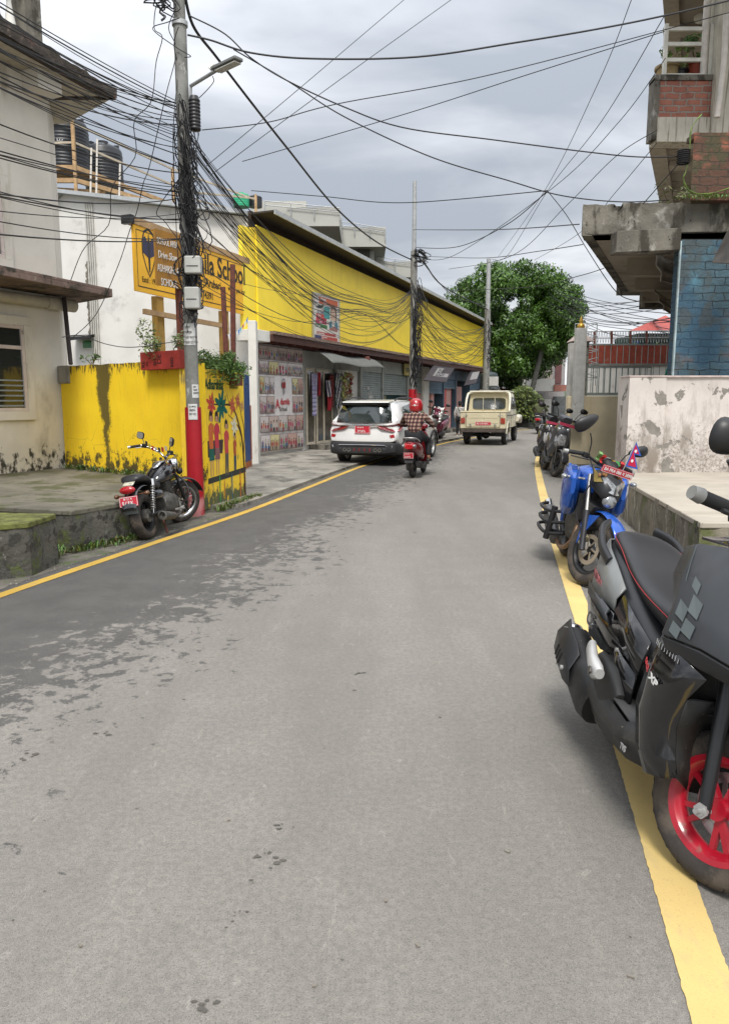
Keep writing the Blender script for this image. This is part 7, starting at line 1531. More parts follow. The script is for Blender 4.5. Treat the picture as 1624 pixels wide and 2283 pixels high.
# ================================================================ blue naked motorcycle (right)
M_blue = mat('metallic_blue_paint', (.008, .085, .42), .25, metal=.25, var=.08, coat=.6)
M_forkch = mat('fork_chrome', (.62, .6, .55), .2, metal=.9, var=0)
def devn(s): return s
BM = vframe('motorcycle', 'blue naked motorcycle with prayer flags and a small national flag parked by the cement platform', 'motorcycle', 1.97, 7.12, 187, 7, .94)
BSt = steer((.98, 0, .95), (1.27, 0, .3), -27)
def part(P_, name, f, m, M=None, sm=45, bevel=0, solid=0, **k): b = MB(M); f(b); return b.build(name, m, P_, smooth=sm, bevel=bevel, solid=solid)
wheel(BM, BSt, (1.27, 0, .31), .31, .1, .215, M_black, M_mudtyre, 3, .16, disc=.135, dside=-.85, n=44, grooves=30, dmat=mat('dusty_disc', (.34, .29, .22), .5, metal=.5, var=.2))
wheel(BM, I4, (0, 0, .31), .31, .13, .215, M_black, M_mudtyre, 3, .16)
for sg in (-1, 1):
    part(BM, 'fork_tube', lambda b: b.tube([(1.0, .1 * sg, .93), (1.14, .1 * sg, .6)], .019, 12), M_forkch, BSt)
    part(BM, 'fork_slider', lambda b: b.tube([(1.13, .1 * sg, .62), (1.15, .1 * sg, .57), (1.26, .105 * sg, .29)], [.03, .027, .028], 12), mat('dark_fork', (.04, .04, .045), .35, metal=.4), BSt)
part(BM, 'brake_caliper', lambda b: (b.box((1.19, -.08, .38), (.07, .045, .1), (0, R(25), 0)), b.tube([(1.19, -.11, .4), (1.19, -.1, .4)], .025, 10), b.tube([(1.2, -.11, .35), (1.2, -.1, .35)], .02, 10)), mat('dirty_gold_caliper', (.38, .34, .24), .5, metal=.4), BSt, bevel=.005)
part(BM, 'front_fender', lambda b: b.grid(lambda u, v: V((1.27 + (.335 + .015 * math.cos(3 * u)) * math.cos(R(15 + 135 * u)), (v - .5) * .16 * (.25 + .75 * math.sin(math.pi * min(1, u * 1.15 + .1))), .31 + (.335 + .02 * (1 - (2 * v - 1) ** 2)) * math.sin(R(15 + 135 * u)))), 18, 6), M_blue, BSt, solid=.006)
for sg in (-1, 1): part(BM, 'fender_stay', lambda b: b.shell([(1.3, .085 * sg, .62), (1.1, .09 * sg, .58), (1.16, .11 * sg, .32), (1.2, .11 * sg, .42)][::-sg], .006), M_blue, BSt)
part(BM, 'rear_hugger', lambda b: b.grid(lambda u, v: V((.34 * math.cos(R(20 + 90 * u)), (v - .5) * .14, .31 + .34 * math.sin(R(20 + 90 * u)))), 10, 3), M_rough, solid=.006)
# tank with angular shrouds
part(BM, 'fuel_tank', lambda b: b.hull([(.42, .78, .84, .09, 2.6), (.5, .74, .93, .14, 2.8), (.62, .72, .99, .17, 2.8), (.75, .72, 1.01, .2, 2.8), (.88, .74, .99, .18, 2.8), (.97, .78, .93, .08, 2.6)], 24), M_blue)
part(BM, 'tank_top_pad', lambda b: b.hull([(.56, .96, 1.0, .05, 2.6), (.7, .99, 1.022, .06, 2.6), (.84, .98, 1.005, .045, 2.6)], 14), M_black)
for sg in (-1, 1):
    part(BM, 'tank_wing', lambda b: b.hull([(.5, .84, .95, .05, 3, .17 * sg), (.68, .66, 1.0, .075, 3, .19 * sg), (.86, .54, 1.0, .085, 3, .2 * sg), (1.0, .62, .96, .06, 3, .215 * sg), (1.08, .76, .9, .02, 3, .22 * sg)], 14), M_blue, sm=28)
    part(BM, 'tank_shroud', lambda b: (b.shell([(.5, .19 * sg, .98), (.8, .25 * sg, 1.01), (1.03, .25 * sg, .92), (1.02, .26 * sg, .74), (.88, .255 * sg, .58), (.78, .24 * sg, .46), (.74, .235 * sg, .62), (.58, .2 * sg, .78)][::sg], .03)), M_blue, sm=25, bevel=.008)
    part(BM, 'radiator_cowl', lambda b: b.shell([(.84, .2 * sg, .84), (1.0, .2 * sg, .8), (.96, .2 * sg, .6), (.82, .2 * sg, .58)][::sg], .02), M_rough)
    part(BM, 'turn_signal', lambda b: (b.tube([(1.02, .12 * sg, .9), (1.02, .28 * sg, .905)], .01, 8), b.ell((1.03, .3 * sg, .905), (.04, .03, .022))), M_clear, BSt if 0 else None)
part(BM, 'seat', lambda b: b.hull([(-.38, .86, .9, .05, 2.6), (-.25, .84, .92, .11, 2.6), (0, .79, .87, .12, 2.6), (.2, .76, .82, .13, 2.6), (.42, .78, .84, .11, 2.6)], 18), M_seat)
part(BM, 'tail_fairing', lambda b: b.hull([(-.46, .84, .88, .03, 2.6), (-.3, .76, .87, .1, 2.8), (0, .68, .8, .13, 2.8), (.35, .66, .78, .14, 2.8)], 18), M_blue)
part(BM, 'engine', lambda b: (b.hull([(.42, .3, .58, .13, 3), (.6, .26, .62, .16, 3), (.78, .3, .6, .14, 3), (.86, .36, .58, .1, 3)], 18), [b.bb((.6, -.12, .58 + .028 * i), (.84, .12, .588 + .028 * i)) for i in range(6)], b.bb((.63, -.1, .55), (.81, .1, .74))), M_engine)
part(BM, 'frame', lambda b: (b.tube([(.98, 0, .9), (.9, 0, .45), (.7, 0, .25), (.3, .05, .3)], .022, 8), b.tube([(.45, -.13, .3), (.0, -.09, .31)], .025, 8), b.tube([(.45, .13, .3), (.0, .09, .31)], .025, 8)), M_rough)
part(BM, 'radiator_mesh', lambda b: b.bb((.9, -.13, .52), (.93, .13, .76)), mat('honeycomb_mesh', (.02, .02, .02), .6, var=.5, vs=160, bump=.8, bs=160))
part(BM, 'exhaust_pipe', lambda b: b.tube(curve2([(.84, -.08, .5), (.9, -.12, .32), (.7, -.17, .2), (.4, -.18, .22)], 12), .022, 10), mat('burnt_steel', (.25, .16, .1), .45, metal=.6, var=.2))
part(BM, 'muffler', lambda b: b.hull([(.4, .17, .3, .045, 2.4, -.2), (.2, .2, .42, .06, 2.6, -.21), (-.1, .3, .5, .06, 2.6, -.22), (-.2, .36, .5, .05, 2.4, -.22)], 16), mat('grey_muffler', (.12, .12, .12), .4, metal=.5))
part(BM, 'muffler_tip', lambda b: b.tube([(-.1, -.22, .44), (-.26, -.22, .5)], [.055, .048], 16), M_chrome)
for k in range(3): part(BM, 'crash_bar', lambda b: b.tube(curve2([(.5, -.14, .52 - .11 * k), (.42, -.3, .5 - .11 * k), (.18, -.35, .52 - .1 * k), (.05, -.27, .53 - .1 * k)], 10), .0175, 10), M_black)
part(BM, 'crash_bar', lambda b: b.tube([(.45, -.25, .55), (.42, -.29, .22)], .03, 8), M_black)
for k in range(2): part(BM, 'crash_bar', lambda b: b.tube(curve2([(.5, .14, .5 - .15 * k), (.48, .3, .48 - .15 * k), (.3, .34, .5 - .15 * k), (.15, .2, .5 - .1 * k)], 10), .015, 8), M_black)
part(BM, 'headlight_mask', lambda b: b.hull([(1.06, .82, 1.0, .13, 3), (1.16, .78, 1.0, .13, 3), (1.24, .74, .93, .1, 2.8), (1.27, .76, .86, .07, 2.6)], 20), M_matte2, BSt)
part(BM, 'headlight_shroud', lambda b: b.xz([(1.02, .72), (1.2, .68), (1.12, .52), (1.02, .6)], -.09, .09), M_rough, BSt, bevel=.01)
for sg in (-1, 1):
    part(BM, 'headlight', lambda b: b.shell([(1.275, .01 * sg, .9), (1.285, .01 * sg, .82), (1.268, .065 * sg, .83), (1.21, .125 * sg, .93), (1.23, .095 * sg, .95)][::sg], .03), M_clear, BSt)
    part(BM, 'gold_trim', lambda b: b.shell([(1.05, .135 * sg, 1.0), (1.14, .137 * sg, .96), (1.22, .115 * sg, .9), (1.14, .14 * sg, .88)][::sg], .006), mat('gold_trim', (.4, .3, .1), .4, metal=.4), BSt)
part(BM, 'headlight', lambda b: b.ell((1.25, 0, .755), (.045, .07, .06)), M_clear, BSt)
part(BM, 'instrument_pod', lambda b: b.hull([(1.0, 1.02, 1.1, .07, 2.6), (1.1, 1.0, 1.1, .08, 2.6), (1.16, .99, 1.04, .06, 2.6)], 14), M_black, BSt)
part(BM, 'visor_garland', lambda b: [b.ell((1.17 + .02 * math.sin(i), -.13 + .022 * i, .985 - .001 * (i - 6) ** 2 + .01 * math.sin(i * 2)), (.018, .014, .02), 8, 5) for i in range(13)], mat('dried_marigold', (.25, .12, .05), .8, var=.4), BSt)
part(BM, 'handlebar', lambda b: b.tube(curve2([(.93, -.37, 1.06), (.96, -.2, 1.085), (1.0, 0, 1.03), (.96, .2, 1.085), (.93, .37, 1.06)], 20), .012, 10), M_black, BSt)
for sg in (-1, 1):
    g_ = part(BM, 'grip', lambda b: b.tube([(.955, .22 * sg, 1.083), (.93, .355 * sg, 1.062)], .019, 14), M_rubber, BSt)
    part(g_, 'bar_end', lambda b: b.tube([(.93, .355 * sg, 1.062), (.925, .395 * sg, 1.057)], [.02, .017], 12), M_alu, BSt)
    part(BM, 'switch_pod', lambda b: b.box((.965, .19 * sg, 1.08), (.05, .06, .05)), M_black, BSt, bevel=.01)
    part(BM, 'lever', lambda b: b.tube(curve2([(1.0, .16 * sg, 1.05), (1.03, .22 * sg, 1.045), (.99, .35 * sg, 1.035)], 8), .007, 6), M_black, BSt)
mirrorpod(BM, BSt, [(.975, -.17, 1.1), (.98, -.19, 1.2), (.99, -.24, 1.27)], (1.0, -.32, 1.345), (.12, .062), (-1, 0, .1), ang=.75)
mirrorpod(BM, BSt, [(.975, .17, 1.1), (.98, .2, 1.18), (.99, .24, 1.22)], (1.0, .3, 1.25), (.1, .05), (-1, 0, .1), ang=-2.75)
plate(BM, (1.20, -.155, .985), (0.12, 1, -.0), (.25, 0, 1), .3, .062, [('BA PRA 086 प 3898', .018, .018, .042, .8)], BSt)
part(BM, 'brake_hose', lambda b: b.tube(curve2([(1.0, -.15, 1.05), (1.14, -.16, .9), (1.05, -.15, .6), (1.2, -.11, .42)], 16), .006, 6), M_black, BSt)
part(BM, 'side_stand', lambda b: b.tube([(.45, .14, .25), (.36, .3, .03)], .012, 8), M_black)
part(BM, 'footpeg', lambda b: b.tube([(.4, -.15, .3), (.38, -.27, .31)], .013, 8), M_rubber)
# prayer flags and national flag are tied on: separate things
def onframe(t, M=None, p=(0, 0, 0)): return t.matrix_basis @ (M or Matrix()) @ V(p)
fm = Euler(BM.rotation_euler).to_matrix().to_4x4(); BMW = Matrix.Translation(BM.location) @ fm @ Matrix.Scale(.94, 4) @ BSt
b = MB(BMW); cols = [(.15, .3, .1), (.5, .03, .03), (.6, .6, .58), (.02, .02, .02), (.55, .3, .03), (.04, .2, .05), (.5, .03, .03)]
for i in range(7):
    y0 = -.14 + i * .042; z0 = 1.12 - .06 * math.sin((i + .5) / 7 * math.pi) * .5 - .004 * i; b.col = cols[i]; b.grid(lambda u, v: V((1.06 + .02 * math.sin(6 * v + i), y0 + .04 * u, z0 + .03 - .075 * v)), 3, 4)
o = b.build('prayer_flags', M_cloth, smooth=0, solid=.002); tag(o, 'string of little coloured prayer flags tied across the blue motorcycle handlebar', 'prayer flags')
fl_ = thing('small_flag', 'small crimson double pennant flag with blue border standing on the blue motorcycle', 'flag', (0, 0, 0)); 
b = MB(BMW); b.tube([(1.14, .1, 1.0), (1.14, .13, 1.33)], .004, 6); b.build('flag_stick', M_alu, fl_)
b = MB(BMW); ff = lambda x, z, d=0: (1.14 + d, .13 + x * .8, 1.08 + (z - 1.08) * .85)
b.col = (.02, .09, .4); b.poly([ff(-.0, 1.365, 0), ff(.13, 1.24, 0), ff(.04, 1.235, 0), ff(.15, 1.10, 0), ff(-.02, 1.09, 0)]); b.build('blue_border', M_cloth, fl_, smooth=0, solid=.001)
b = MB(BMW); b.col = (.5, .01, .05); 
for d in (.0015,): b.poly([ff(.008, 1.335, d), ff(.095, 1.25, d), ff(.022, 1.247, d), ff(.115, 1.115, d), ff(.0, 1.108, d)])
b.col = (.75, .75, .75)
for cz in (1.27, 1.165): b.poly([ff(.035 + .017 * math.cos(a), cz + .017 * math.sin(a), .003) for a in [k * math.pi / 5 for k in range(10)]])
b.build('crimson_field', M_cloth, fl_, smooth=0)
# ================================================================ black cruiser (left)
CR = vframe('motorcycle', 'black cruiser motorcycle with a red rear plate parked in front of the stained yellow wall', 'motorcycle', -2.37, 7.98, 7, 9, .86)
CSt = steer((1.02, 0, .95), (1.36, 0, .32), 34)
M_tankg = mat('gloss_black_tank', (.008, .008, .01), .08, var=0, coat=1)
wheel(CR, CSt, (1.36, 0, .31), .31, .1, .225, M_chrome, M_mudtyre, kind='wire', n=40, disc=.12, dside=.7, dmat=M_engine)
wheel(CR, I4, (0, 0, .3), .3, .14, .2, M_black, M_mudtyre, 5, .2, grooves=34, n=40)
part(CR, 'rear_hub', lambda b: b.tube([(0, -.075, .3), (0, .06, .3)], [.085, .085], 20), M_engine)
for sg in (-1, 1):
    part(CR, 'fork_tube', lambda b: b.tube([(1.02, .1 * sg, .95), (1.22, .1 * sg, .58)], .02, 10), mat('dark_fork', (.04, .04, .045), .35, metal=.4), CSt)
    part(CR, 'fork_slider', lambda b: b.tube([(1.2, .1 * sg, .6), (1.36, .1 * sg, .31)], .027, 10), M_matte2, CSt)
    part(CR, 'shock_absorber', lambda b: (b.tube([(.0 + .02, .13 * sg, .32), (.16, .13 * sg, .7)], .012, 8), b.tube([(.15, .13 * sg, .66), (.17, .13 * sg, .74)], .034, 14)), M_chrome)
    part(CR, 'shock_spring', lambda b: b.tube([(.03 + .12 * t / 90 + .03 * 0, .13 * sg + .027 * math.cos(t * .7), .36 + .3 * t / 90 + .0) if 0 else (.035 + .115 * t / 90 + .027 * math.sin(t * .7) * .9, .13 * sg + .027 * math.cos(t * .7), .37 + .29 * t / 90 + .027 * math.sin(t * .7) * -.3) for t in range(91)], .006, 5), M_alu)
    part(CR, 'turn_signal', lambda b: (b.tube([(-.2, .08 * sg, .6), (-.2, .17 * sg, .6)], .008, 8), b.ell((-.21, .2 * sg, .6), (.04, .035, .028))), mat('smoked_amber', (.12, .05, .02), .2, coat=.5))
    part(CR, 'front_turn_signal', lambda b: (b.tube([(1.1, .1 * sg, .82), (1.1, .18 * sg, .82)], .01, 8), b.ell((1.1, .22 * sg, .82), (.045, .045, .045))), M_black, CSt)
part(CR, 'front_fender', lambda b: b.grid(lambda u, v: V((1.36 + .345 * math.cos(R(20 + 130 * u)), (v - .5) * .15, .31 + (.34 + .025 * (1 - (2 * v - 1) ** 2)) * math.sin(R(20 + 130 * u)))), 18, 6), M_tankg, CSt, solid=.006)
part(CR, 'rear_fender', lambda b: b.grid(lambda u, v: V((.36 * math.cos(R(60 + 105 * u)) - .02, (v - .5) * .19, .32 + (.36 + .035 * (1 - (2 * v - 1) ** 2)) * math.sin(R(60 + 105 * u)))), 16, 6), M_tankg, solid=.006)
part(CR, 'fender_sticker', lambda b: b.grid(lambda u, v: V((-.17 - .1 * v, (u - .5) * .14, .775 - .05 * v)), 4, 4), mat('pale_sticker', (.5, .48, .38), .5, var=.3, vs=30))
part(CR, 'seat', lambda b: (b.hull([(-.2, .76, .8, .09, 2.6), (-.16, .74, .84, .13, 2.6), (-.03, .73, .85, .14, 2.6), (.1, .71, .81, .13, 2.6), (.2, .62, .72, .14, 2.6), (.36, .58, .68, .13, 2.6), (.52, .6, .7, .08, 2.6)], 22)), M_seat, sm=60)
part(CR, 'fuel_tank', lambda b: b.hull([(.46, .66, .72, .06, 2.3), (.54, .64, .8, .13, 2.3), (.68, .64, .88, .17, 2.3), (.84, .66, .92, .165, 2.3), (.96, .7, .92, .12, 2.3), (1.04, .76, .86, .05, 2.3)], 24), M_tankg, sm=70)
part(CR, 'tank_console', lambda b: b.hull([(.62, .86, .885, .04, 2.3), (.74, .9, .945, .075, 2.3), (.88, .92, .955, .075, 2.3), (.96, .91, .94, .03, 2.3)], 18), M_chrome, sm=70)
part(CR, 'engine', lambda b: (b.hull([(.42, .26, .5, .15, 3), (.56, .22, .54, .19, 3), (.76, .22, .5, .18, 3), (.86, .28, .42, .12, 3)], 20), [b.bb((.6, -.13, .5 + .024 * i), (.82, .13, .507 + .024 * i)) for i in range(7)], b.bb((.64, -.1, .46), (.78, .1, .66))), M_engine)
part(CR, 'side_cover', lambda b: b.hull([(.2, .46, .62, .14, 2.5), (.34, .44, .62, .17, 2.5), (.46, .48, .58, .14, 2.5)], 16), M_tankg)
part(CR, 'frame', lambda b: (b.tube([(1.02, 0, .9), (.94, 0, .4), (.78, 0, .2), (.2, .06, .26)], .022, 8), [b.tube([(.42, .1 * sg, .3), (0, .1 * sg, .3)], .02, 8) for sg in (-1, 1)]), M_rough)
part(CR, 'exhaust_pipe', lambda b: b.tube(curve2([(.78, -.1, .5), (.9, -.14, .34), (.74, -.18, .2), (.4, -.2, .2)], 12), .022, 10), M_engine)
part(CR, 'muffler', lambda b: b.lathe([(0, -.0), (.028, 0), (.05, .08), (.058, .3), (.062, .42), (.045, .425), (.04, .39), (.014, .388), (.014, .36), (0, .36)], (0, 0, 0), 'X', 20), M_engine, Matrix.Translation((.5, -.21, .2)) @ Matrix.Rotation(R(180), 4, 'Z') @ Matrix.Rotation(R(-9), 4, 'Y'))
part(CR, 'headlight', lambda b: b.lathe([(0, -.12), (.04, -.11), (.085, -.03), (.09, .03), (.075, .035), (0, .045)], (1.15, 0, .87), 'X', 24), M_chrome, CSt)
part(CR, 'handlebar', lambda b: b.tube(curve2([(.72, -.39, 1.07), (.86, -.3, 1.1), (.98, -.12, 1.05), (1.02, 0, .98), (.98, .12, 1.05), (.86, .3, 1.1), (.72, .39, 1.07)], 26), .012, 10), M_chrome, CSt)
for sg in (-1, 1):
    g_ = part(CR, 'grip', lambda b: b.tube([(.84, .31 * sg, 1.1), (.73, .385 * sg, 1.072)], .019, 12), M_rubber, CSt)
    part(g_, 'bar_end', lambda b: b.tube([(.73, .385 * sg, 1.072), (.70, .405 * sg, 1.065)], .02, 12), M_chrome, CSt)
    part(CR, 'switch_pod', lambda b: b.box((.88, .28 * sg, 1.1), (.06, .07, .055)), M_black, CSt, bevel=.01)
    part(CR, 'lever', lambda b: b.tube(curve2([(.92, .26 * sg, 1.08), (.93, .33 * sg, 1.07), (.82, .4 * sg, 1.05)], 8), .007, 6), M_chrome, CSt)
mirrorpod(CR, CSt, [(.87, .27, 1.12), (.88, .3, 1.16), (.88, .33, 1.2)], (.87, .36, 1.235), (.068, .05), (-1, -.1, .1), square=True)
mirrorpod(CR, CSt, [(.87, -.27, 1.12), (.88, -.27, 1.17), (.89, -.27, 1.2)], (.88, -.29, 1.25), (.055, .062), (-1, .3, .1), square=True)
part(CR, 'control_cable', lambda b: (b.tube(curve2([(.9, .27, 1.08), (1.06, .12, 1.0), (1.14, .05, .8), (1.05, 0, .7)], 14), .006, 6), b.tube(curve2([(.9, -.27, 1.08), (1.1, -.14, 1.0), (1.17, -.07, .8), (1.1, 0, .6)], 14), .006, 6)), M_black, CSt)
part(CR, 'tail_lamp', lambda b: b.ell((-.31, 0, .67), (.045, .105, .05)), M_redl)
part(CR, 'plate_bracket', lambda b: b.box((-.325, 0, .43), (.006, .17, .12), (0, R(-14), 0)), mat('grey_flap', (.16, .19, .2), .5, metal=.3))
plate(CR, (-.345, .12, .47), (0, -1, 0), (.18, 0, 1), .24, .125, [('बा ३८ प', .055, .082, .036, 1.0), ('१८१४', .03, .022, .07, .95)])
part(CR, 'footpeg', lambda b: b.tube([(.62, -.18, .27), (.62, -.31, .28)], .016, 8), M_alu); part(CR, 'brake_pedal', lambda b: b.tube([(.62, -.2, .26), (.82, -.22, .29)], .009, 6), M_alu)
part(CR, 'side_stand', lambda b: b.tube([(.42, .1, .22), (.34, .24, .03)], .012, 8), M_rust)
part(CR, 'centre_stand', lambda b: b.tube([(.24, -.17, .02), (.32, -.1, .24), (.32, .1, .24), (.26, .12, .06)], .014, 8), M_rust)
part(CR, 'crash_guard', lambda b: b.tube(curve2([(.98, -.04, .78), (1.0, -.22, .62), (.96, -.27, .42), (.9, -.1, .26)], 14), .013, 8), M_black)
b = MB(Matrix.Translation(CR.location) @ Euler(CR.rotation_euler).to_matrix().to_4x4() @ Matrix.Scale(.86, 4) @ CSt)
for i in range(7):
    y0 = .24 - i * .07; z0 = 1.15 - .05 * math.sin(i / 6 * math.pi); b.col = [(.03, .03, .03), (.6, .5, .1), (.45, .02, .03), (.5, .5, .5), (.03, .03, .03), (.45, .02, .03), (.55, .5, .4)][i]; b.add([(.86, y0, z0 + .03), (.86, y0 - .05, z0 + .025), (.87, y0 - .05, z0 - .04), (.87, y0, z0 - .035)], [(0, 1, 2, 3)])
o = b.build('prayer_flags', M_cloth, smooth=0, solid=.002); tag(o, 'little string of flags tied across the black cruiser handlebar', 'prayer flags')
# ================================================================ white SUV (seen from behind)
def car_root(name, label, cat, x, y, az, s): return vframe(name, label, cat, x, y, az, 0, s)
M_wpaint = mat('white_car_paint', (.74, .74, .73), .22, var=0, coat=.7)
M_tint = mat('tinted_glass', (.025, .035, .035), .04, var=0, spec=.9, coat=.5)
SV = car_root('car', 'white compact sport utility car with black bumper parked half on the apron before the shops', 'car', -.04, 17.2, 20, .95)
# X forward from the rear bumper face
def loftcar(P_, name, secs, m, n=26, sm=50, axis=0):
    return part(P_, name, lambda b: b.hull(secs, n), m, sm=sm)
part(SV, 'body', lambda b: b.hull([(.02, .62, .98, .80, 5), (.08, .52, 1.01, .87, 6), (.3, .45, 1.04, .895, 7), (1.0, .42, 1.06, .90, 7), (2.6, .42, 1.03, .90, 7), (3.5, .42, .98, .88, 6), (4.1, .45, .88, .8, 5), (4.3, .5, .74, .7, 4)], 40), M_wpaint, sm=40)
part(SV, 'cabin', lambda b: b.rings([[V((x, y * w, z)) for (y, z) in ((-1, z0), (-.985, z0 + .1), (-.80, z1 - .06), (-.7, z1 - .01), (-.35, z1 + .012), (.35, z1 + .012), (.7, z1 - .01), (.80, z1 - .06), (.985, z0 + .1), (1, z0))] for x, z0, z1, w in ((.10, 1.0, 1.10, .84), (.22, 1.02, 1.34, .85), (.36, 1.03, 1.52, .86), (.7, 1.03, 1.585, .87), (1.6, 1.03, 1.60, .87), (2.3, 1.02, 1.56, .87), (2.75, 1.0, 1.36, .85), (3.25, .98, 1.04, .8))]), M_wpaint, sm=35)
# rear window, spoiler
def rearglass(b):
    b.rings([[V((x, y, z)) for x, y, z in r] for r in (((.10, -.72, 1.07), (.17, -.68, 1.28), (.27, -.62, 1.47)), ((.06, -.35, 1.06), (.13, -.33, 1.28), (.24, -.3, 1.49)), ((.045, 0, 1.055), (.12, 0, 1.28), (.23, 0, 1.495)), ((.06, .35, 1.06), (.13, .33, 1.28), (.24, .3, 1.49)), ((.10, .72, 1.07), (.17, .68, 1.28), (.27, .62, 1.47)))], caps=False)
part(SV, 'rear_window', rearglass, M_tint, sm=60, solid=.02)
part(SV, 'roof_spoiler', lambda b: b.xz([(.17, 1.535), (.2, 1.56), (.6, 1.6), (.6, 1.56), (.24, 1.5)], -.6, .6), M_wpaint, bevel=.01, sm=0)
part(SV, 'spoiler_lip', lambda b: b.xz([(.155, 1.475), (.16, 1.532), (.27, 1.5), (.25, 1.45)], -.62, .62), M_gloss, bevel=.008, sm=0)
for sg in (-1, 1):
    part(SV, 'roof_rail', lambda b: b.tube(curve2([(.5, .66 * sg, 1.585), (.7, .67 * sg, 1.64), (1.6, .68 * sg, 1.655), (2.3, .66 * sg, 1.58)], 16), .02, 8), M_black)
    part(SV, 'side_window', lambda b: b.rings([[V(p) for p in r] for r in (((.62, .866 * sg, 1.12), (.72, .79 * sg, 1.44)), ((1.3, .872 * sg, 1.1), (1.3, .775 * sg, 1.5)), ((2.2, .872 * sg, 1.08), (2.1, .775 * sg, 1.48)), ((2.85, .86 * sg, 1.06), (2.5, .785 * sg, 1.38)))], caps=False), M_tint, solid=.03)
    part(SV, 'tail_lamp', lambda b: b.shell([(-.03, .38 * sg, .965), (-.045, .48 * sg, .9), (-.04, .78 * sg, .84), (.1, .92 * sg, .85), (.36, .94 * sg, .98), (.12, .92 * sg, 1.05), (-.01, .78 * sg, 1.015)][::-sg], .05), mat('dark_red_lamp', (.2, .008, .012), .12, coat=.6, var=.3, vs=14), bevel=.006)
    part(SV, 'reflector', lambda b: b.shell([(-.018, .72 * sg, .70), (-.02, .69 * sg, .76), (.0, .8 * sg, .78), (.01, .82 * sg, .7)][::-sg], .03), M_redl)
    part(SV, 'door_mirror', lambda b: b.hull([(2.62, 1.04, 1.18, .1, 2.6, .98 * sg), (2.75, 1.03, 1.19, .12, 2.6, .99 * sg), (2.85, 1.07, 1.15, .07, 2.6, .97 * sg)], 14), M_wpaint)
    part(SV, 'exhaust_trim', lambda b: [b.lathe([(.03, -.02), (.045, -.02), (.045, .03), (.03, .03)], (-.05, sg * (.34 + .11 * k), .395), 'X', 16) for k in (0, 1)], M_chrome)
    part(SV, 'bumper_trim', lambda b: b.tube([(-.045, .78 * sg, .50), (-.05, .58 * sg, .5), (-.05, .55 * sg, .43), (-.045, .74 * sg, .42), (-.045, .78 * sg, .5)], .012, 6), M_chrome)
    for cx in (.78, 3.4): part(SV, 'wheel_arch', lambda b: b.lathe([(.36, -.02), (.43, -.02), (.43, .02), (.36, .02)], (cx, .893 * sg, .36), 'Y', 24, 0, math.pi), M_rough)
    part(SV, 'door_handle', lambda b: [b.box((x, .915 * sg, .95), (.17, .03, .03)) for x in (1.2, 2.1)], M_wpaint, bevel=.008)
    part(SV, 'sill_cladding', lambda b: b.bb((1.15, .86 * sg - .03, .3), (3.0, .90 * sg + .02 * sg, .47)), M_rough, sm=0, bevel=.02)
    for x in (.78, 3.4): wheel(SV, I4, (x, .78 * sg, .35), .35, .21, .235, M_alu, M_tyre, 5, .2, n=32)
part(SV, 'chrome_strip', lambda b: b.tube(curve2([(.0, -.62, .985), (-.02, -.3, .99), (-.03, 0, .995), (-.02, .3, .99), (.0, .62, .985)], 16), .017, 8), M_chrome)
part(SV, 'rear_bumper', lambda b: b.hull([(-.06, .32, .56, .74, 5), (-.03, .3, .6, .84, 6), (.1, .26, .62, .895, 7), (.5, .26, .5, .9, 7)], 36), mat('black_bumper_plastic', (.025, .025, .027), .55, var=.1), sm=40)
part(SV, 'bumper_bar', lambda b: b.tube([(-.075, -.6, .515), (-.08, 0, .52), (-.075, .6, .515)], .012, 8), M_chrome)
part(SV, 'bumper_panel', lambda b: b.hull([(-.04, .6, .66, .80, 5), (.02, .58, .9, .86, 6), (.1, .56, .95, .89, 6)], 36), M_wpaint, sm=40)
part(SV, 'diffuser_fin', lambda b: [b.box((-.062, y, .4), (.02, .014, .07), (R(12 if y > 0 else -12), 0, 0)) for y in (-.2, -.07, .07, .2)], M_redl)
part(SV, 'underbody', lambda b: b.bb((.2, -.7, .24), (4.0, .7, .4)), M_dark, sm=0)
plate(SV, (-.035, .2, .79), (0, -1, 0), (.03, 0, 1), .4, .2, [('बा १९ च', .07, .13, .05, 1), ('४९४५', .07, .035, .085, 1.1)])
part(SV, 'rear_wiper', lambda b: b.tube([(.09, 0, 1.12), (.1, -.28, 1.15)], .01, 6), M_black)
# ================================================================ cream crew-cab pickup
PK_ = car_root('pickup_truck', 'cream crew cab pickup truck with roll cage cab driving away down the street', 'pickup truck', 3.98, 25.1, 17.5, .93)
M_crm = mat('cream_truck_paint', (.60, .54, .37), .4, var=.05, vs=2, coat=.3, layers=[((.34, .29, .19), 3, (1, 1, .5), .6, .75)])
M_crl = mat('pale_cream_trim', (.64, .6, .48), .4, coat=.3)
part(PK_, 'load_bed', lambda b: (b.bb((0, -.82, .62), (.05, .82, 1.2)), b.bb((.05, -.82, .62), (1.5, -.77, 1.2)), b.bb((.05, .77, .62), (1.5, .82, 1.2)), b.bb((.05, -.77, .62), (1.5, .77, .68)), b.bb((-.02, -.84, 1.2), (.07, .84, 1.235)), b.bb((.07, -.85, 1.2), (1.5, -.78, 1.235)), b.bb((.07, .78, 1.2), (1.5, .85, 1.235))), M_crm, sm=0, bevel=.012)
part(PK_, 'tailgate', lambda b: (b.bb((-.025, -.6, .68), (-.002, .6, 1.16)), b.bb((-.035, -.55, .82), (-.026, .55, .84)), b.bb((-.035, -.55, 1.0), (-.026, .55, 1.015))), M_crm, sm=0, bevel=.006)
part(PK_, 'tailgate_seam', lambda b: [b.bb((-.012, y - .006, .66), (-.0005, y + .006, 1.19)) for y in (-.612, .612)], M_black, sm=0)
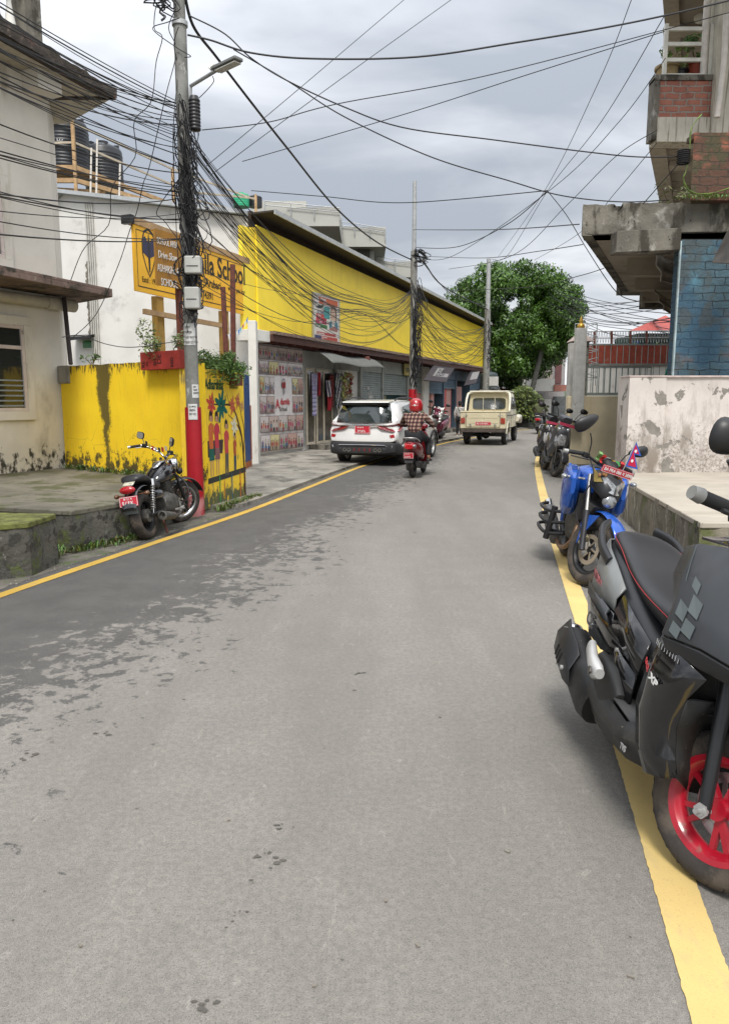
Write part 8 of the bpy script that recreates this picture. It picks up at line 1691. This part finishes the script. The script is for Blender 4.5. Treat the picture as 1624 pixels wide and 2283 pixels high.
part(PK_, 'latch', lambda b: [(b.tube([(-.03, y, 1.08), (-.05, y, 1.1), (-.05, y + .16 * (1 if y > 0 else -1), 1.1)], .01, 6), b.lathe([(.03, -.01), (.045, -.01), (.045, .01), (.03, .01)], (-.04, y * .8, .74), 'X', 12)) for y in (-.56, .56)], M_steel)
for sg in (-1, 1): part(PK_, 'tail_lamp', lambda b: b.bb((-.03, .64 * sg, .80), (-.001, .80 * sg, 1.0)), mat('orange_red_lamp', (.32, .04, .02), .25, coat=.5, var=.3, vs=20), sm=0, bevel=.01)
part(PK_, 'cab', lambda b: b.rings([[V((x, y * w, z)) for (y, z) in ((-1, .62), (-1, 1.22), (-.97, 1.32), (-.9, z1 - .08), (-.82, z1), (.82, z1), (.9, z1 - .08), (.97, 1.32), (1, 1.22), (1, .62))] for x, z1, w in ((1.52, 1.9, .80), (1.6, 1.93, .82), (2.4, 1.95, .83), (3.0, 1.93, .83), (3.3, 1.78, .82), (3.55, 1.32, .81))]), M_crm, sm=30)
part(PK_, 'hood', lambda b: b.hull([(3.5, .6, 1.22, .78, 6), (4.2, .6, 1.16, .72, 6), (4.55, .6, 1.08, .68, 6)], 28), M_crm)
part(PK_, 'rear_window', lambda b: b.hull([(1.495, 1.30, 1.72, .62, 7), (1.515, 1.30, 1.72, .62, 7)], 32), M_tint, sm=30)
part(PK_, 'window_bar', lambda b: [b.tube([(1.47, y, 1.26), (1.47, y, 1.78)], .012, 6) for y in (-.22, .22)], M_crl)
part(PK_, 'roll_bar', lambda b: b.tube(curve2([(1.0, -.82, 1.23), (1.25, -.8, 1.75), (1.42, -.68, 1.92), (1.45, 0, 1.95), (1.42, .68, 1.92), (1.25, .8, 1.75), (1.0, .82, 1.23)], 40), .045, 8), M_crl, sm=60)
part(PK_, 'roof_panel', lambda b: b.xz([(1.35, 1.955), (1.4, 1.99), (3.1, 1.98), (3.2, 1.93)], -.74, .74), M_crl, sm=0, bevel=.02)
part(PK_, 'roof_load', lambda b: (b.hull([(1.6, 2.0, 2.08, .1, 2.5, -.1), (1.9, 2.0, 2.13, .16, 2.5, -.15), (2.3, 2.0, 2.07, .1, 2.5, -.1)], 12)), M_rough)
for sg in (-1, 1):
    part(PK_, 'side_window', lambda b: [b.rings([[V((x0, .826 * sg, 1.3)), V((x0, .76 * sg, 1.75))], [V((x1, .826 * sg, 1.3)), V((x1, .76 * sg, 1.75))]], caps=False) for x0, x1 in ((1.75, 2.35), (2.5, 3.1))], M_tint, solid=.03)
    part(PK_, 'front_fender', lambda b: b.hull([(3.3, .8, 1.0, .1, 3, .85 * sg), (3.6, .85, 1.08, .13, 3, .86 * sg), (4.1, .85, 1.06, .13, 3, .86 * sg), (4.4, .7, .9, .11, 3, .85 * sg)], 14), M_crl)
    part(PK_, 'mud_flap', lambda b: b.bb((.28, .42 * sg, .32), (.3, .78 * sg, .66)), M_rough, sm=0)
    part(PK_, 'side_seam', lambda b: [b.bb((x, .829 * sg - .003, .66), (x + .012, .829 * sg + .003, 1.75)) for x in (1.68, 2.42, 3.18)] and b.bb((.3, .84 * sg - .005, 1.06), (4.3, .84 * sg + .005, 1.09)), M_black, sm=0)
    part(PK_, 'wheel_arch', lambda b: b.lathe([(.4, -.03), (.46, -.03), (.46, .03), (.4, .03)], (.82, .81 * sg, .42), 'Y', 24, 0, math.pi), M_crl)
    for x in (.82, 3.9): wheel(PK_, I4, (x, .70 * sg, .36), .36, .2, .21, M_steel, M_tyre, 5, .25, n=28)
part(PK_, 'door_mirror', lambda b: b.box((3.2, 1.02, 1.35), (.06, .16, .22)), M_black, bevel=.02)
part(PK_, 'rear_bumper', lambda b: (b.bb((-.02, -.8, .48), (.1, .8, .60)),), mat('rusty_chassis', (.07, .055, .045), .7, var=.3), sm=0, bevel=.01)
part(PK_, 'chassis', lambda b: (b.bb((.1, -.4, .42), (4.2, -.3, .6)), b.bb((.1, .3, .42), (4.2, .4, .6)), b.tube([(.82, -.65, .36), (.82, .65, .36)], .06, 10), b.ell((.82, 0, .36), (.14, .16, .14))), M_rough)
part(PK_, 'underbody', lambda b: b.bb((.15, -.76, .58), (4.3, .76, .64)), M_dark, sm=0)
plate(PK_, (-.037, .26, .735), (0, -1, 0), (0, 0, 1), .56, .12, [('बा २ च ७४९९', .05, .03, .085, .95)])
# ================================================================ smaller scooters
def scooter(t, mb, mtrim, steer_a=0, rear_only=False, cover=None, flip=1):
    S_ = steer((.95, 0, .95), (1.2, 0, .23), -steer_a)
    wheel(t, S_, (1.2, 0, .23), .23, .09, .14, M_black, M_tyre, 5, .2, n=28); wheel(t, I4, (0, 0, .23), .23, .1, .14, M_black, M_tyre, 5, .2, n=28)
    part(t, 'rear_body', lambda b: b.hull([(-.42, .66, .74, .05, 2.6), (-.34, .58, .78, .11, 2.8), (-.15, .46, .78, .17, 3), (.1, .4, .74, .19, 3), (.35, .34, .68, .18, 3), (.5, .32, .6, .15, 3)], 22), mb)
    part(t, 'seat', lambda b: b.hull([(-.36, .75, .80, .08, 2.6), (-.2, .74, .84, .13, 2.6), (.1, .71, .8, .145, 2.6), (.35, .66, .77, .13, 2.6), (.48, .64, .73, .08, 2.6)], 20), M_seat)
    part(t, 'footboard', lambda b: b.xz([(.42, .22), (.45, .3), (.86, .28), (.92, .22)], -.19, .19), M_rough, sm=0, bevel=.01)
    part(t, 'leg_shield', lambda b: b.hull([(.86, .28, .92, .21, 4, 0, .75), (.98, .34, .98, .2, 4, 0, .6), (1.08, .5, .96, .15, 3, 0, .6), (1.16, .62, .86, .09, 2.8)], 22), mb)
    part(t, 'apron_trim', lambda b: b.hull([(1.1, .5, .78, .12, 3, 0, 1.1), (1.2, .56, .74, .06, 3)], 16), mtrim)
    part(t, 'front_fender', lambda b: b.grid(lambda u, v: V((1.2 + .26 * math.cos(R(15 + 130 * u)), (v - .5) * .13, .23 + (.255 + .02 * (1 - (2 * v - 1) ** 2)) * math.sin(R(15 + 130 * u)))), 12, 6), mb, S_, solid=.006)
    for sg in (-1, 1):
        part(t, 'fork', lambda b: b.tube([(1.08, .065 * sg, .55), (1.2, .07 * sg, .23)], .018, 8), M_black, S_)
        part(t, 'grip', lambda b: b.tube([(.93, .16 * sg, 1.03), (.89, .34 * sg, 1.04)], .019, 10), M_rubber, S_)
        mirrorpod(t, S_, [(.96, .16 * sg, 1.04), (.97, .2 * sg, 1.14), (.97, .25 * sg, 1.2)], (.97, .29 * sg, 1.24), (.075, .048), (-1, 0, 0))
        part(t, 'head_lamp', lambda b: b.ell((1.115, .07 * sg, .84), (.05, .05, .045)), M_clear)
        part(t, 'rear_shock', lambda b: b.tube([(.0, .1 * sg, .25), (-.1, .1 * sg, .55)], .025, 8), M_black)
    part(t, 'handlebar_cowl', lambda b: b.hull([(.86, .97, 1.05, .1, 2.6), (.95, .95, 1.1, .14, 2.6), (1.05, .95, 1.06, .09, 2.6)], 16), mb, S_)
    part(t, 'engine', lambda b: (b.hull([(-.12, .15, .34, .05, 2.6, .07), (.1, .14, .34, .08, 2.6, .07), (.4, .16, .36, .09, 2.6, .02)], 14)), M_engine)
    part(t, 'muffler', lambda b: b.hull([(-.24, .25, .37, .04, 2.4, -.15), (-.1, .21, .36, .06, 2.4, -.16), (.25, .17, .27, .04, 2.4, -.15)], 14), M_rough)
    part(t, 'tail_lamp', lambda b: b.hull([(-.45, .62, .7, .08, 2.6), (-.4, .6, .74, .12, 2.6), (-.3, .6, .74, .13, 2.6)], 14), M_redl)
    part(t, 'rear_mudguard', lambda b: b.shell([(-.36, -.1, .55), (-.36, .1, .55), (-.42, .08, .34), (-.42, -.08, .34)], .01), M_rough)
    part(t, 'grab_rail', lambda b: b.tube(curve2([(-.1, -.16, .76), (-.36, -.13, .83), (-.42, 0, .84), (-.36, .13, .83), (-.1, .16, .76)], 14), .013, 8), M_alu)
    return S_
RS = vframe('scooter', 'red and silver scooter ridden away down the road by the helmeted rider in checked shirt', 'scooter', .95, 14.55, 15, 0, .95)
M_rsc = mat('dark_red_scooter_paint', (.15, .008, .012), .25, coat=.6)
M_silv = mat('silver_grey_panel', (.2, .2, .2), .35, metal=.3)
sR = scooter(RS, M_rsc, M_silv)
for sg in (-1, 1): part(RS, 'turn_signal', lambda b: b.ell((-.4, .11 * sg, .68), (.06, .04, .035)), M_clear)
plate(RS, (-.44, .1, .43), (0, -1, 0), (-.15, 0, 1), .2, .12, [('बा २४ प', .03, .08, .03, 1), ('८८०१', .02, .02, .055, 1)])
# ---- people -------------------------------------------------------------------------------
M_skin = mat('brown_skin', (.3, .16, .095), .55, var=.08)
def skinned(name, verts, edges, radii, m, parent, root=0, sub=2, tf=None):
    """one continuous surface grown round a joint skeleton"""
    me = bpy.data.meshes.new(name); me.from_pydata([tuple(v) for v in verts], edges, []); o = bpy.data.objects.new(name, me); COL.objects.link(o)
    o.modifiers.new('sk', 'SKIN'); o.modifiers['sk'].use_smooth_shade = True
    for i, s in enumerate(me.skin_vertices[0].data): r = radii[i]; s.radius = r if isinstance(r, tuple) else (r, r); s.use_root = (i == root)
    q = o.modifiers.new('su', 'SUBSURF'); q.levels = sub; q.render_levels = sub
    me2 = bpy.data.meshes.new_from_object(o.evaluated_get(bpy.context.evaluated_depsgraph_get())); bpy.data.objects.remove(o)
    me2.materials.clear(); me2.materials.append(m); me2.name = name
    p = bpy.data.objects.new(name, me2); COL.objects.link(p); p.parent = parent; return p
def person(label, x, y, az, joints, shirt, trousers, shoe, hair=None, z=0, scale=1, skin=M_skin, sleeve_to=1.0, lean=0):
    """joints: dict with pelvis, chest, neck, head and l/r shoulder, elbow, wrist, hip, knee, ankle, toe (X forward)"""
    t = vframe('person', label, 'person', x, y, az, lean, scale, z); J = {k: V(v) for k, v in joints.items()}
    vs = []; es = []; rr = []
    def add(p, r, par=None):
        vs.append(p); rr.append(r); i = len(vs) - 1
        if par is not None: es.append((par, i))
        return i
    pel = add(J['pelvis'], (.13, .1)); ab = add(J['pelvis'].lerp(J['chest'], .5), (.12, .095), pel); ch = add(J['chest'], (.12, .085), ab); nk = add(J['neck'], .052, ch); hb = add(J['neck'].lerp(J['head'], .55), .068, nk); hd = add(J['head'], (.078, .09), hb); add(J['head'] + V((0, 0, .06)), (.07, .08), hd)
    for s in 'lr':
        sh = add(J[s + 'shoulder'], .045, ch); el = add(J[s + 'elbow'], .036, sh); wr = add(J[s + 'wrist'], .026, el); d = (J[s + 'wrist'] - J[s + 'elbow']).normalized()
        pm = add(J[s + 'wrist'] + d * .07, (.035, .018), wr); sd_ = d.cross(V((0, 0, 1))).normalized() if abs(d.z) < .9 else V((1, 0, 0))
        for k in range(4):
            f0 = add(J[s + 'wrist'] + d * .1 + sd_ * (-.026 + .017 * k), .009, pm); drop = V((0, 0, -.03)); f1 = add(J[s + 'wrist'] + d * (.125 - .006 * abs(k - 1.5)) + sd_ * (-.028 + .018 * k) + drop, .0085, f0); add(J[s + 'wrist'] + d * .12 + sd_ * (-.028 + .018 * k) + drop * 1.9, .007, f1)
        add(J[s + 'wrist'] + d * .06 + sd_ * -.045 + V((0, 0, -.02)), .009, pm)
        hp = add(J[s + 'hip'], .085, pel); kn = add(J[s + 'knee'], .058, hp); an = add(J[s + 'ankle'], .038, kn); add(J[s + 'toe'], (.036, .028), an)
    skinned('body', vs, es, rr, skin, t)
    # face
    f = V((1, 0, 0)); b = MB(); h = J['head']; b.ell(h + V((.095, 0, -.01)), (.018, .012, .02), 8, 6); 
    for s in (-1, 1): b.ell(h + V((-.0, .085 * s, -.005)), (.018, .012, .028), 8, 6)
    b.build('face', skin, t)
    b = MB(); [b.ell(h + V((.084, .032 * s, .02)), (.01, .013, .008), 8, 6) for s in (-1, 1)]; b.ell(h + V((.083, 0, -.05)), (.008, .022, .006), 8, 6); b.build('facial_features', M_dark, t)
    # shirt and trousers as their own garments
    vs = []; es = []; rr = []
    pel = add(J['pelvis'] + V((0, 0, -.02)), (.155, .125)); ab = add(J['pelvis'].lerp(J['chest'], .5), (.145, .12), pel); ch = add(J['chest'], (.175, .13), ab); up = add(J['chest'].lerp(J['neck'], .55), (.13, .1), ch); add(J['neck'] + V((0, 0, .0)), .066, up)
    for s in 'lr': sh = add(J[s + 'shoulder'], .08, ch); el = add(J[s + 'elbow'], .056, sh); add(J[s + 'elbow'].lerp(J[s + 'wrist'], .92 if sleeve_to >= 1 else .05), .044, el)
    skinned('shirt', vs, es, rr, shirt, t)
    vs = []; es = []; rr = []
    pel = add(J['pelvis'] + V((0, 0, -.03)), (.15, .12))
    for s in 'lr': hp = add(J[s + 'hip'], .1, pel); kn = add(J[s + 'knee'], .078, hp); add(J[s + 'ankle'] + V((0, 0, .04)), .06, kn)
    skinned('trousers', vs, es, rr, trousers, t)
    for s in 'lr':
        a_, c_ = J[s + 'ankle'], J[s + 'toe']; d = (c_ - a_); d.z = 0; d.normalize(); b = MB(); e_ = V((-d.y, d.x, 0)); rs = []
        for k, w, hh in ((-.06, .03, .05), (-.03, .04, .075), (.06, .045, .065), (.14, .045, .045), (.19, .025, .03)):
            c0 = V((a_.x, a_.y, a_.z - .075)) + d * k; rs.append([c0 + e_ * (w * math.cos(q)) + V((0, 0, hh * .5 + hh * .5 * math.sin(q))) for q in [2 * math.pi * i / 12 for i in range(12)]])
        b.rings(rs).build('shoe', shoe, t, smooth=60)
    if hair: b = MB(); b.ell(h + V((-.012, 0, .035)), (.098, .09, .095), 16, 10); b.ell(h + V((-.05, 0, -.03)), (.06, .08, .07), 12, 8); b.build('hair', hair, t, smooth=80)
    return t
def checks():
    m = bpy.data.materials.new('checked_flannel'); N, L = nodes_of(m); nt = m.node_tree; b = N['Principled BSDF']; b.inputs['Roughness'].default_value = .9
    tc = N.new('ShaderNodeTexCoord'); s = N.new('ShaderNodeSeparateXYZ'); L.new(tc.outputs['Object'], s.inputs[0])
    def st(v): return mathn(nt, 'GREATER_THAN', mathn(nt, 'FRACT', mathn(nt, 'MULTIPLY', v, 13.0)), .5)
    a = st(mathn(nt, 'ADD', s.outputs[1], mathn(nt, 'MULTIPLY', s.outputs[0], .6))); c = st(s.outputs[2]); f = mathn(nt, 'MULTIPLY', mathn(nt, 'ADD', a, c), .5)
    r = N.new('ShaderNodeValToRGB'); L.new(f, r.inputs[0]); e = r.color_ramp.elements; r.color_ramp.interpolation = 'CONSTANT'; e[0].color = (.36, .25, .2, 1); e[1].position = .3; e[1].color = (.12, .05, .042, 1); x = e.new(.8); x.color = (.018, .012, .014, 1)
    L.new(r.outputs[0], b.inputs['Base Color']); return m
M_check = checks(); M_jean = mat('black_trousers', (.015, .015, .018), .85, var=.2); M_shoe = mat('black_shoe', (.015, .014, .014), .5)
seat_j = dict(pelvis=(.12, 0, .9), chest=(.2, 0, 1.2), neck=(.24, 0, 1.35), head=(.28, 0, 1.47), lshoulder=(.2, .2, 1.26), rshoulder=(.2, -.2, 1.26), lelbow=(.42, .33, 1.08), relbow=(.42, -.33, 1.08), lwrist=(.76, .28, 1.05), rwrist=(.76, -.28, 1.05), lhip=(.17, .12, .86), rhip=(.17, -.12, .86), lknee=(.6, .17, .78), rknee=(.58, -.2, .76), lankle=(.55, .15, .38), rankle=(.5, -.24, .38), ltoe=(.68, .16, .34), rtoe=(.64, -.26, .34))
RD = person('person in red helmet and brown checked shirt riding the scooter away from the camera', .95, 14.55, 15, seat_j, M_check, M_jean, M_shoe, scale=.95)
hc = V(seat_j['head'])
hel = MB(); hel.lathe([(0, .165), (.07, .155), (.12, .11), (.145, .04), (.147, -.03), (.135, -.09), (.12, -.115), (.1, -.11)], tuple(hc), 'Z', 24)
he = hel.build('helmet', mat('red_helmet_shell', (.36, .012, .016), .2, coat=.7, var=.1), RD, smooth=80)
b = MB()
def onh(az_, el_, k=1.012): r_ = .147 * k; return hc + V((-math.cos(el_) * math.cos(az_) * r_, math.cos(el_) * math.sin(az_) * r_, math.sin(el_) * .16 * k))
for pts, col in ((((-.5, .05), (-.2, .35), (0, .2), (.2, .35), (.5, .05), (.3, .12), (0, -.02), (-.3, .12)), (.6, .6, .58)), (((-.4, -.25), (0, -.05), (.4, -.25), (.3, -.45), (0, -.3), (-.3, -.45)), (.02, .02, .02)), (((-.9, .2), (-.6, .6), (-.55, .3)), (.02, .02, .02)), (((.9, .2), (.55, .3), (.6, .6)), (.02, .02, .02)), (((-.3, .62), (0, .8), (.3, .62), (0, .55)), (.6, .6, .58))):
    b.col = col; c0 = (sum(p[0] for p in pts) / len(pts), sum(p[1] for p in pts) / len(pts)); q = [onh(*p) for p in pts]; n_ = len(q)
    for i in range(n_): b.add([q[i], q[(i + 1) % n_], onh(c0[0], c0[1], 1.02)], [(0, 1, 2)])
b.build('helmet_graphic', M_print, he, smooth=0)
# standing youngster
stand_j = dict(pelvis=(0, 0, .86), chest=(.02, 0, 1.2), neck=(.0, 0, 1.36), head=(.02, 0, 1.49), lshoulder=(0, .17, 1.28), rshoulder=(0, -.17, 1.28), lelbow=(-.02, .23, 1.02), relbow=(.05, -.22, 1.02), lwrist=(.06, .22, .8), rwrist=(.18, -.14, .9), lhip=(0, .09, .82), rhip=(0, -.09, .82), lknee=(.03, .1, .46), rknee=(-.02, -.09, .46), lankle=(0, .11, .075), rankle=(-.08, -.09, .075), ltoe=(.14, .13, .03), rtoe=(.06, -.1, .03))
CH = person('person in pale shirt and black trousers with a sling bag standing by the pickup', 4.02, 31.5, 20, stand_j, mat('pale_grey_shirt', (.55, .54, .52), .9), M_jean, mat('white_shoe', (.6, .6, .58), .6), hair=mat('black_hair', (.012, .009, .008), .6), scale=.93)
part(CH, 'bag_strap', lambda b: b.tube(curve2([(-.02, .12, 1.36), (-.15, 0, 1.2), (-.12, -.16, .98), (.1, -.15, .95)], 12), .014, 6), M_black)
# far rider on a dark scooter
FS = vframe('scooter', 'distant dark scooter ridden towards the bend at the hedge', 'scooter', P(1199, 950, 34).x, 34, 20); scooter(FS, mat('dark_grey_scooter_paint', (.04, .04, .045), .3, coat=.4), M_silv)
person('person in olive jacket riding the distant dark scooter', P(1199, 950, 34).x, 34, 20, seat_j, mat('olive_jacket', (.07, .08, .035), .9), M_jean, M_shoe, hair=mat('black_hair', (.012, .009, .008), .6))
# ---- parked scooters at the right kerb, maroon scooter at the left kerb
PS1 = vframe('scooter', 'charcoal scooter with a pinkish strip across its nose, nearer of the parked pair', 'scooter', 4.02, 16.0, 190, 9, 1.12, group='pair of parked scooters beyond the blue motorcycle')
scooter(PS1, mat('charcoal_scooter_paint', (.05, .052, .058), .28, coat=.5), M_clear, steer_a=22)
part(PS1, 'plate_strip', lambda b: b.box((1.13, 0, .93), (.02, .34, .05), (0, 0, 0)), mat('pink_red_strip', (.55, .06, .12), .5), M=steer((.95, 0, .95), (1.2, 0, .23), -22), sm=0)
PS2 = vframe('scooter', 'black and white scooter standing behind the charcoal one at the right kerb', 'scooter', 4.2, 17.6, 190, 8, 1.1, group='pair of parked scooters beyond the blue motorcycle')
scooter(PS2, mat('black_scooter_paint', (.02, .02, .022), .25, coat=.5), mat('white_panel', (.5, .5, .5), .3), steer_a=15)
part(PS2, 'plate_strip', lambda b: b.box((1.13, 0, .93), (.02, .34, .05), (0, 0, 0)), mat('pink_red_strip', (.55, .06, .12), .5), M=steer((.95, 0, .95), (1.2, 0, .23), -15), sm=0)
MS = vframe('scooter', 'maroon scooter with clear windshield, its glare coloured in as silver, parked at the kerb beyond the rider', 'scooter', 2.95, 29.0, 200, 8, 1.15)
scooter(MS, mat('maroon_scooter_paint', (.17, .012, .05), .3, coat=.5), M_silv, steer_a=20)
part(MS, 'windshield_glare', lambda b: b.grid(lambda u, v: V((1.16 - .1 * (2 * u - 1) ** 2 - .18 * v, (u - .5) * .42, .62 + .5 * v + .02 * math.sin(14 * u + 6 * v))), 12, 10), mat('silver_glare', (.6, .58, .55), .2, metal=.9, var=.3, vs=14, bump=1, bs=14, bd=.05), solid=.004)  # clear plastic windshield; its glare is put in as a bright metallic sheet
# ================================================================ goods hung before the shops
def garment(label, s, off, zt_, w, h, col, kind='shirt', stripe=None, lean=0, cat='clothes'):
    b = MB(); rnd = random.Random(label); p0 = fpt(s, off, zt_); X = V((fd.x, fd.y, 0)); N_ = V((fd.y, -fd.x, 0)); n = 16
    for i in range(n):
        for j in range(10):
            u0, u1, v0, v1 = i / n, (i + 1) / n, j / 10, (j + 1) / 10
            def pt(u, v):
                ww = w * (.72 + .28 * min(1, v * 3)) if kind == 'shirt' else w; return p0 + X * ((u - .5) * ww + lean * v * h) - V((0, 0, v * h)) + N_ * (.03 * math.sin(u * 9 + v * 2))
            b.col = stripe if stripe and ((i + (j if kind == 'pattern' else 0)) % 4 < 2) else tuple(c_ * rnd.uniform(.85, 1.1) for c_ in col); b.add([pt(u0, v0), pt(u1, v0), pt(u1, v1), pt(u0, v1)], [(0, 1, 2, 3)])
    if kind == 'shirt':
        b.col = col
        for sg in (-1, 1): b.add([p0 + X * sg * w * .34, p0 + X * sg * w * .38 - V((0, 0, h * .25)), p0 + X * sg * w * .62 - V((0, 0, h * .4)), p0 + X * sg * w * .64 - V((0, 0, h * .22))], [(0, 1, 2, 3)])
    o = b.build('hanging_garment', M_cloth, smooth=60, solid=.012); tag(o, label, cat, 'clothes hung across the clothes shop front'); return o
S0 = se[0]; dS = se[1] - se[0]
garment('long pale lavender towel hanging at the left of the clothes shop', S0 + .22 * dS, .12, 2.3, .36, 1.25, (.33, .31, .45), 'cloth')
garment('dark red cloth hanging beside the lavender towel', S0 + .38 * dS, .1, 2.35, .2, .7, (.3, .02, .03), 'cloth')
garment('black and white striped cushion cover hanging askew in the shop front', S0 + .56 * dS, .2, 2.12, .42, .5, (.55, .5, .52), 'cloth', (.03, .03, .06), lean=.2)
garment('red shorts hanging under the striped cushion cover', S0 + .66 * dS, .14, 1.7, .32, .5, (.4, .02, .03), 'cloth')
garment('dark maroon shirt hanging on a hanger in the shop front', S0 + .76 * dS, .12, 2.3, .36, 1.0, (.16, .03, .03))
garment('black and white patterned shirt hanging at the right of the clothes shop', S0 + .93 * dS, .18, 2.36, .5, 1.1, (.42, .42, .44), 'pattern', (.04, .04, .05))
garment('grey checked shirt hanging behind the patterned one', S0 + .86 * dS, .1, 2.34, .3, .95, (.18, .2, .19), 'shirt')
for k, (u, n_, cols, lab) in enumerate(((.12, 60, [(.3, .16, .08), (.2, .12, .06), (.35, .28, .12)], 'thick bunch of brown snack packets and garlands hanging by the grey pier'), (.3, 42, [(.4, .25, .12), (.25, .05, .05), (.3, .3, .2)], 'second hanging bunch of small packets beside the thick one'), (.03, 20, [(.25, .3, .08), (.35, .4, .15)], 'yellow green bunch hanging beside the grey pier'))):
    b = MB(); rnd = random.Random(k); s = se[1] + (se[2] - se[1]) * u
    for i in range(n_): z = 2.35 - 1.35 * (i / n_); p = fpt(s + rnd.uniform(-.12, .12), .22 + rnd.uniform(-.08, .08), z); b.col = rnd.choice(cols); b.box(p, (.07, .05, .1), (rnd.uniform(-1, 1), rnd.uniform(-1, 1), rnd.uniform(0, 3)))
    b.col = (.3, .3, .28); b.tube([fpt(s, .22, 2.5), fpt(s, .22, 1.0)], .006, 4); o = b.build('hanging_packets', M_cloth, smooth=0); tag(o, lab, 'snack packets', 'packets hung in the grocery shop front')
b = MB(); rnd = random.Random(8)
for i in range(14): b.col = rnd.choice([(.4, .4, .4), (.25, .3, .33), (.5, .5, .48)]); b.box(fpt(se[2] - .1 + rnd.uniform(-.15, .15), .35, 1.0 + i * .07), (.2, .06, .09), (rnd.uniform(-.5, .5), 0, rzF + rnd.uniform(-.5, .5)))
o = b.build('hanging_pouches', M_print, smooth=0); tag(o, 'silvery strip of hanging pouches at the corner of the grey shutter', 'pouches')
o = MB().ell((0, 0, .11), (.16, .12, .12), 12, 8); o.tube(curve2([(-.06, 0, .18), (0, 0, .36), (.06, 0, .18)], 8), .018, 6); o = o.build('plastic_bag', mat('blue_plastic_bag', (.02, .2, .42), .35, var=.25, vs=12, bump=.6, bs=14), smooth=60); o.location = fpt(se[1] - .25, .3, .2); tag(o, 'small blue plastic bag standing on the clothes shop step', 'bag')
o = MB().lathe([(0, 0), (.16, .02), (.2, .12), (.16, .24), (0, .26)], (0, 0, 0), 'Z', 16).build('hanging_basket', M_rust, smooth=50); o.location = fpt(S(812, .45), .45, 2.72); tag(o, 'dark round basket hanging from the canopy joists by the grey shutter', 'basket')
